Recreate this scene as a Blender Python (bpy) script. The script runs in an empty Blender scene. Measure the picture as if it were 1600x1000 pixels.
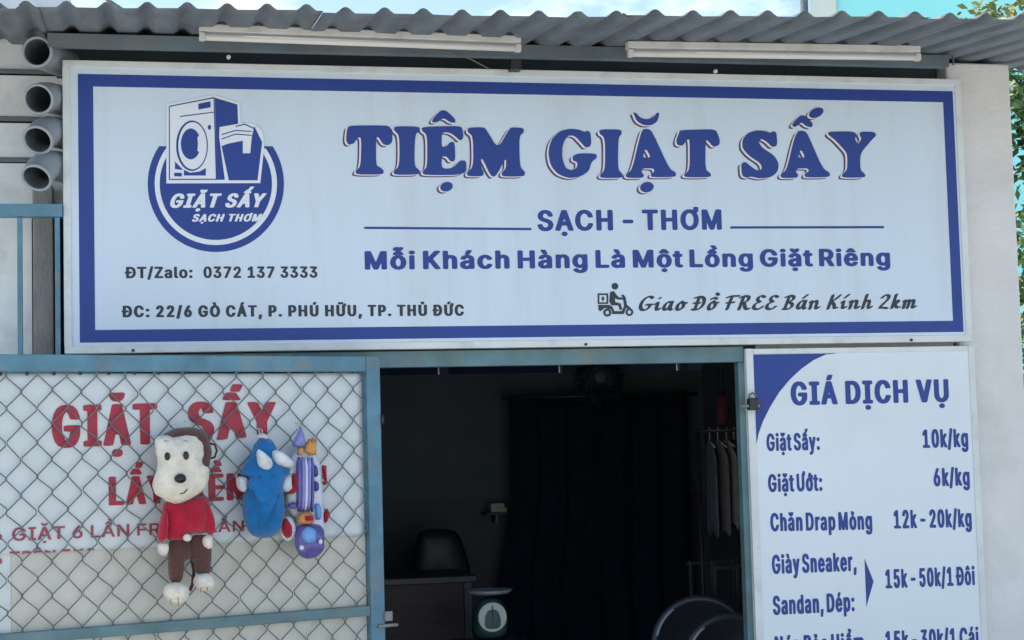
import bpy, bmesh, math, random
from mathutils import Vector, Matrix, noise
random.seed(7)
R = math.radians
S = bpy.context.scene
COL = S.collection

# ------------------------------------------------------------------ camera
F_PX = 2700.0
CAM = Vector((0.190, -6.297, 1.60))
YAW, PIT, ROL = 0.21568, 0.074445, -0.026345
fwd = Vector((math.sin(YAW)*math.cos(PIT), math.cos(YAW)*math.cos(PIT), math.sin(PIT)))
rt = Vector((math.cos(YAW), -math.sin(YAW), 0))
up = rt.cross(fwd)
r2 = math.cos(ROL)*rt + math.sin(ROL)*up
u2 = -math.sin(ROL)*rt + math.cos(ROL)*up
cd = bpy.data.cameras.new('camera')
cam = bpy.data.objects.new('camera', cd); COL.objects.link(cam)
cd.sensor_width = 36; cd.lens = F_PX/1600*36; cd.clip_end = 2000; cd.clip_start = 0.05
m = Matrix.Identity(4)
for i in range(3):
    m[i][0] = r2[i]; m[i][1] = u2[i]; m[i][2] = -fwd[i]; m[i][3] = CAM[i]
cam.matrix_world = m
S.camera = cam

# ------------------------------------------------------------------ sky, sun, exposure
SUN_EL, SUN_AZ = 58.0, -52.0          # azimuth measured from +Y (behind the shop) towards +X
w = bpy.data.worlds.new('World'); S.world = w; w.use_nodes = True
nt = w.node_tree; N = nt.nodes; L = nt.links
bg = N['Background']; bg.inputs['Strength'].default_value = 0.13
sky = N.new('ShaderNodeTexSky'); sky.sky_type = 'NISHITA'; sky.sun_disc = False
sky.sun_elevation = R(SUN_EL); sky.sun_rotation = R(SUN_AZ)
sky.air_density = 1.0; sky.dust_density = 1.0; sky.ozone_density = 1.5
tc = N.new('ShaderNodeTexCoord')
mp = N.new('ShaderNodeMapping'); mp.inputs['Scale'].default_value = (3.0, 3.0, 7.5); mp.inputs['Location'].default_value = (0.35, 0.1, 0.2)
nz = N.new('ShaderNodeTexNoise'); nz.inputs['Scale'].default_value = 2.2; nz.inputs['Detail'].default_value = 8; nz.inputs['Roughness'].default_value = 0.55
cr = N.new('ShaderNodeValToRGB'); cr.color_ramp.elements[0].position = 0.50; cr.color_ramp.elements[1].position = 0.64
mx = N.new('ShaderNodeMix'); mx.data_type = 'RGBA'
mx.inputs[7].default_value = (6.0, 7.0, 8.0, 1)
L.new(tc.outputs['Generated'], mp.inputs[0]); L.new(mp.outputs[0], nz.inputs['Vector'])
L.new(nz.outputs[0], cr.inputs[0]); L.new(cr.outputs[0], mx.inputs[0])
L.new(sky.outputs[0], mx.inputs[6]); L.new(mx.outputs[2], bg.inputs['Color'])
sl = bpy.data.lights.new('sun', 'SUN'); sl.energy = 4.6; sl.angle = R(0.5); sl.color = (1, 0.95, 0.87)
so = bpy.data.objects.new('sun', sl); COL.objects.link(so)
sd = Vector((math.sin(R(SUN_AZ))*math.cos(R(SUN_EL)), math.cos(R(SUN_AZ))*math.cos(R(SUN_EL)), math.sin(R(SUN_EL))))
so.rotation_euler = sd.to_track_quat('Z', 'Y').to_euler()
S.view_settings.view_transform = 'Standard'; S.view_settings.look = 'None'
S.view_settings.gamma = 1; S.view_settings.use_curve_mapping = False
S.view_settings.exposure = 0.85
S.cycles.max_bounces = 8

# ------------------------------------------------------------------ materials
def srgb(r, g, b):
    f = lambda c: (c/255/12.92) if c/255 <= 0.04045 else ((c/255+0.055)/1.055)**2.4
    return (f(r), f(g), f(b))
MATS = {}
def mat(name, c, rough=0.6, var=0.12, scale=6.0, bump=0.0, bscale=60.0, metal=0.0, dirt=None, dscale=1.5, damt=0.5, stretch=(1,1,1), spec=0.5, dpos=(0.5,0.75), wave=None):
    if name in MATS: return MATS[name]
    mt = bpy.data.materials.new(name); mt.use_nodes = True
    n = mt.node_tree.nodes; l = mt.node_tree.links; b = n['Principled BSDF']
    b.inputs['Roughness'].default_value = rough; b.inputs['Metallic'].default_value = metal
    b.inputs['Specular IOR Level'].default_value = spec
    t = n.new('ShaderNodeTexCoord'); mpn = n.new('ShaderNodeMapping'); mpn.inputs['Scale'].default_value = stretch
    l.new(t.outputs['Object'], mpn.inputs[0])
    z = n.new('ShaderNodeTexNoise'); z.inputs['Scale'].default_value = scale; z.inputs['Detail'].default_value = 6
    l.new(mpn.outputs[0], z.inputs['Vector'])
    rp = n.new('ShaderNodeValToRGB')
    rp.color_ramp.elements[0].position = 0.3; rp.color_ramp.elements[1].position = 0.7
    rp.color_ramp.elements[0].color = (*[x*(1-var) for x in c], 1)
    rp.color_ramp.elements[1].color = (*[min(1, x*(1+var)) for x in c], 1)
    l.new(z.outputs[0], rp.inputs[0]); out = rp.outputs[0]
    if dirt:
        z2 = n.new('ShaderNodeTexNoise'); z2.inputs['Scale'].default_value = dscale; z2.inputs['Detail'].default_value = 9; z2.inputs['Roughness'].default_value = 0.65
        l.new(mpn.outputs[0], z2.inputs['Vector'])
        r3 = n.new('ShaderNodeValToRGB'); r3.color_ramp.elements[0].position = dpos[0]; r3.color_ramp.elements[1].position = dpos[1]
        r3.color_ramp.elements[1].color = (damt, damt, damt, 1)
        l.new(z2.outputs[0], r3.inputs[0])
        mm = n.new('ShaderNodeMix'); mm.data_type = 'RGBA'; mm.inputs[7].default_value = (*dirt, 1)
        l.new(r3.outputs[0], mm.inputs[0]); l.new(out, mm.inputs[6]); out = mm.outputs[2]
    l.new(out, b.inputs['Base Color'])
    if bump:
        z3 = n.new('ShaderNodeTexNoise'); z3.inputs['Scale'].default_value = bscale; z3.inputs['Detail'].default_value = 4
        l.new(mpn.outputs[0], z3.inputs['Vector'])
        bp = n.new('ShaderNodeBump'); bp.inputs['Strength'].default_value = bump; bp.inputs['Distance'].default_value = 0.01
        l.new(z3.outputs[0], bp.inputs['Height']); l.new(bp.outputs[0], b.inputs['Normal'])
    MATS[name] = mt
    return mt
M_face = mat('sign_vinyl', (0.61, 0.705, 0.795), 0.42, 0.03, 1.2, 0.10, 2.2, dirt=(0.5,0.52,0.52), dscale=2.0, damt=0.45, stretch=(3.5,1,0.35))
M_board = mat('board_vinyl', (0.71, 0.77, 0.80), 0.45, 0.03, 1.2, 0.06, 3, dirt=(0.5,0.52,0.52), dscale=2.0, damt=0.25)
M_trim = mat('white_aluminium', (0.66, 0.69, 0.68), 0.4, 0.08, 5, 0.02, 40, dirt=(0.3,0.31,0.28), dscale=6, damt=0.5)
M_blue = mat('blue_print', (0.010, 0.043, 0.25), 0.45, 0.08, 3)
M_dkp = mat('dark_print', (0.022, 0.030, 0.042), 0.5, 0.08, 3)
M_shadow = mat('plum_print', (0.085, 0.06, 0.13), 0.5, 0.08, 3)
M_pale = mat('pale_print', (0.80, 0.72, 0.76), 0.5, 0.05, 3)
M_white = mat('white_print', (0.74, 0.77, 0.82), 0.5, 0.04, 3)
M_red = mat('red_print', (0.36, 0.022, 0.045), 0.5, 0.12, 8)
M_redt = mat('faded_red_print', (0.33, 0.055, 0.085), 0.5, 0.12, 8)
M_teal = mat('teal_paint', (0.085, 0.21, 0.285), 0.45, 0.25, 9, 0.25, 60, dirt=(0.22,0.21,0.17), dscale=7, damt=0.7, dpos=(0.5,0.68))
M_hdr = mat('green_teal_paint', (0.095, 0.185, 0.205), 0.5, 0.25, 9, 0.25, 60, dirt=(0.20,0.19,0.15), dscale=7, damt=0.6)
M_teald = mat('dull_teal_paint', (0.115, 0.15, 0.165), 0.5, 0.2, 6, 0.2, 50, dirt=(0.16,0.15,0.12), dscale=5, damt=0.6)
M_wire = mat('wire_steel', (0.14, 0.17, 0.175), 0.5, 0.3, 30, metal=0.3, dirt=(0.12,0.09,0.05), dscale=12, damt=0.5)
M_banner = mat('banner_vinyl', (0.62, 0.66, 0.66), 0.45, 0.05, 3, 0.5, 6, dirt=(0.5,0.52,0.46), dscale=3, damt=0.4)
M_cream = mat('cream_sheet', (0.56, 0.55, 0.48), 0.5, 0.07, 4, 0.15, 8, dirt=(0.42,0.37,0.27), dscale=3, damt=0.5)
M_plaster = mat('plaster', (0.70, 0.69, 0.67), 0.85, 0.06, 5, 0.5, 28, dirt=(0.40,0.37,0.33), dscale=3.2, damt=0.35, dpos=(0.5,0.8))
M_roof = mat('roof_sheet', (0.145, 0.17, 0.185), 0.7, 0.25, 5, 0.25, 30, dirt=(0.09,0.085,0.08), dscale=4, damt=0.75, stretch=(3,0.6,1))
M_siding = mat('pale_siding', (0.77, 0.80, 0.79), 0.6, 0.08, 5, 0.1, 30, dirt=(0.3,0.31,0.26), dscale=4, damt=0.5)
M_pvc = mat('pvc', (0.30, 0.34, 0.37), 0.4, 0.1, 8, 0.05, 50, dirt=(0.22,0.22,0.2), dscale=8, damt=0.5)
M_pvcin = mat('pipe_inside', (0.10, 0.12, 0.13), 0.7, 0.3, 20)  # darker colour for the inside of the pipes
M_conc = mat('concrete', (0.27, 0.265, 0.25), 0.9, 0.2, 10, 0.4, 60, dirt=(0.14,0.12,0.10), dscale=5, damt=0.5, stretch=(2,2,0.9))
M_ground = mat('yard_concrete', (0.42, 0.41, 0.385), 0.9, 0.12, 1.5, 0.3, 40, dirt=(0.2,0.18,0.15), dscale=0.6, damt=0.6)
M_lamp = mat('lamp_enamel', (0.62, 0.61, 0.57), 0.4, 0.08, 6, dirt=(0.35,0.30,0.24), dscale=8, damt=0.5)
M_tube = mat('lamp_glass', (0.70, 0.68, 0.64), 0.25, 0.03, 6)
M_dark = mat('dark_plastic', (0.02, 0.024, 0.03), 0.45, 0.2, 10)
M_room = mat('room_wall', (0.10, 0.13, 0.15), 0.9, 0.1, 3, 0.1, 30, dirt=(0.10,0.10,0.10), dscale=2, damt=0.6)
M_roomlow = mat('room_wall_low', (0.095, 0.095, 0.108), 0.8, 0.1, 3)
M_rack = mat('rack_metal', (0.045, 0.055, 0.06), 0.4, 0.2, 10, metal=0.3)
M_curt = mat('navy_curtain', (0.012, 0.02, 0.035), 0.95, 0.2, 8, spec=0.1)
M_wood = mat('brown_wood', (0.04, 0.02, 0.022), 0.6, 0.25, 4, stretch=(1,1,8))
M_cyan = mat('cyan_render', (0.30, 0.80, 0.78), 0.8, 0.05, 0.8, 0.2, 20, dirt=(0.38,0.72,0.68), dscale=0.7, damt=0.6)
M_cornice = mat('pale_render', (0.62, 0.68, 0.60), 0.8, 0.08, 2)
M_bark = mat('bark', (0.09, 0.07, 0.05), 0.9, 0.3, 12, 0.6, 40)
M_leaf = mat('leaf', (0.055, 0.13, 0.03), 0.55, 0.4, 2.5)
M_leaf2 = mat('yellow_leaf', (0.20, 0.22, 0.05), 0.55, 0.4, 2.5)

# ------------------------------------------------------------------ object helpers
def tag(o, label=None, cat=None, group=None, kind=None):
    if label: o['label'] = label
    if cat: o['category'] = cat
    if group: o['group'] = group
    if kind: o['kind'] = kind
    return o
def empty(name, label, cat, loc=(0,0,0), rz=0.0, group=None):
    o = bpy.data.objects.new(name, None); COL.objects.link(o)
    o.location = loc; o.rotation_euler = (0, 0, rz); o.empty_display_size = 0.1
    return tag(o, label, cat, group)
def obj(name, bm, m, parent=None, smooth=False):
    me = bpy.data.meshes.new(name)
    if isinstance(bm, bmesh.types.BMesh):
        bmesh.ops.recalc_face_normals(bm, faces=bm.faces[:])
        bm.to_mesh(me); bm.free()
    else:
        me.from_pydata(bm[0], [], bm[1])
    me.materials.append(m)
    if smooth:
        me.polygons.foreach_set('use_smooth', [True]*len(me.polygons))
    o = bpy.data.objects.new(name, me); COL.objects.link(o)
    if parent: o.parent = parent
    return o
def copy_tree(o, parent=None):
    c = o.copy(); COL.objects.link(c)
    if parent: c.parent = parent
    for ch in [x for x in S.objects if x.parent == o]:
        copy_tree(ch, c)
    return c
def bbox(bm, x0, x1, y0, y1, z0, z1, bev=0.0):
    vs = [bm.verts.new((x, y, z)) for x in (x0, x1) for y in (y0, y1) for z in (z0, z1)]
    fs = [(0,1,3,2),(4,6,7,5),(0,4,5,1),(2,3,7,6),(0,2,6,4),(1,5,7,3)]
    faces = [bm.faces.new([vs[i] for i in f]) for f in fs]
    if bev:
        es = list({e for f in faces for e in f.edges})
        bmesh.ops.bevel(bm, geom=es, offset=bev, segments=2, affect='EDGES', profile=0.5)
    return bm
def box(x0, x1, y0, y1, z0, z1, bev=0.0):
    return bbox(bmesh.new(), x0, x1, y0, y1, z0, z1, bev)
def tube(bm, pts, rad, seg=8, cap=True):
    pts = [Vector(p) for p in pts]; n = len(pts)
    rs = rad if isinstance(rad, (list, tuple)) else [rad]*n
    rings = []; prev = None
    for i, p in enumerate(pts):
        d = (pts[min(i+1, n-1)] - pts[max(i-1, 0)]).normalized()
        if prev is None:
            a = Vector((0,0,1)) if abs(d.z) < 0.9 else Vector((1,0,0))
            a = (a - d*a.dot(d)).normalized()
        else:
            a = (prev - d*prev.dot(d)).normalized()
        prev = a; b = d.cross(a)
        rings.append([bm.verts.new(p + rs[i]*(math.cos(2*math.pi*k/seg)*a + math.sin(2*math.pi*k/seg)*b)) for k in range(seg)])
    for i in range(n-1):
        for k in range(seg):
            bm.faces.new((rings[i][k], rings[i][(k+1)%seg], rings[i+1][(k+1)%seg], rings[i+1][k]))
    if cap:
        bm.faces.new(rings[0][::-1]); bm.faces.new(rings[-1])
    return bm
def lathe(bm, prof, seg=24, M=Matrix.Identity(4)):
    rings = []
    for r, z in prof:
        rings.append([bm.verts.new(M @ Vector((r*math.cos(2*math.pi*k/seg), r*math.sin(2*math.pi*k/seg), z))) for k in range(seg)])
    for i in range(len(prof)-1):
        for k in range(seg):
            bm.faces.new((rings[i][k], rings[i][(k+1)%seg], rings[i+1][(k+1)%seg], rings[i+1][k]))
    if prof[0][0] > 1e-5: bm.faces.new(rings[0][::-1])
    if prof[-1][0] > 1e-5: bm.faces.new(rings[-1])
    bmesh.ops.remove_doubles(bm, verts=bm.verts[:], dist=1e-6)
    return bm

# a vertical plane in the place; measured points of the photograph are brought onto it
class Plane:
    def __init__(s, origin, ang=0.0):
        s.o = Vector(origin); s.a = ang
        s.x = Vector((math.cos(ang), math.sin(ang), 0)); s.y = Vector((-math.sin(ang), math.cos(ang), 0))
    def __call__(s, px, py, off=0.0):
        d = fwd + r2*((px-800)/F_PX) - u2*((py-500)/F_PX)
        t = ((s.o + s.y*off - CAM).dot(s.y))/d.dot(s.y)
        p = CAM + d*t - s.o
        return (p.dot(s.x), p.z)
P0 = Plane((0,0,0))
def at(px, py, Y):
    x, z = P0(px, py, Y); return Vector((x, Y, z))

# flat print: filled outlines, 'y' is the height of the face the print lies on (towards -y)
def print_mesh(name, loops_list, m, parent, y, z_off=0.0008):
    """loops_list: list of groups; a group is a list of closed loops (even-odd filled) in plane coords"""
    cu = bpy.data.curves.new('tmp', 'CURVE'); cu.dimensions = '2D'; cu.fill_mode = 'BOTH'
    for loops in loops_list:
        for lp in loops:
            sp = cu.splines.new('POLY'); sp.points.add(len(lp)-1)
            for i, (x, z) in enumerate(lp): sp.points[i].co = (x, z, 0, 1)
            sp.use_cyclic_u = True
    cu.extrude = 0.0003
    o = bpy.data.objects.new('tmp', cu); COL.objects.link(o)
    dg = bpy.context.evaluated_depsgraph_get()
    me0 = o.evaluated_get(dg).to_mesh()
    verts = [(v.co.x, y - z_off + v.co.z*-1, v.co.y) for v in me0.vertices]
    faces = [tuple(p.vertices) for p in me0.polygons]
    o.evaluated_get(dg).to_mesh_clear()
    bpy.data.objects.remove(o); bpy.data.curves.remove(cu)
    return obj(name, (verts, faces), m, parent)
def chaikin(pts, it=2, c=0.22):
    for _ in range(it):
        out = []
        for i in range(len(pts)):
            a = pts[i]; b = pts[(i+1) % len(pts)]
            out.append((a[0]+(b[0]-a[0])*c, a[1]+(b[1]-a[1])*c))
            out.append((a[0]+(b[0]-a[0])*(1-c), a[1]+(b[1]-a[1])*(1-c)))
        pts = out
    return pts
def ell(cx, cy, rx, ry, rot=0, n=28):
    c, s = math.cos(R(rot)), math.sin(R(rot))
    return [(cx+rx*math.cos(2*math.pi*i/n)*c - ry*math.sin(2*math.pi*i/n)*s, cy+rx*math.cos(2*math.pi*i/n)*s + ry*math.sin(2*math.pi*i/n)*c) for i in range(n)]

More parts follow.
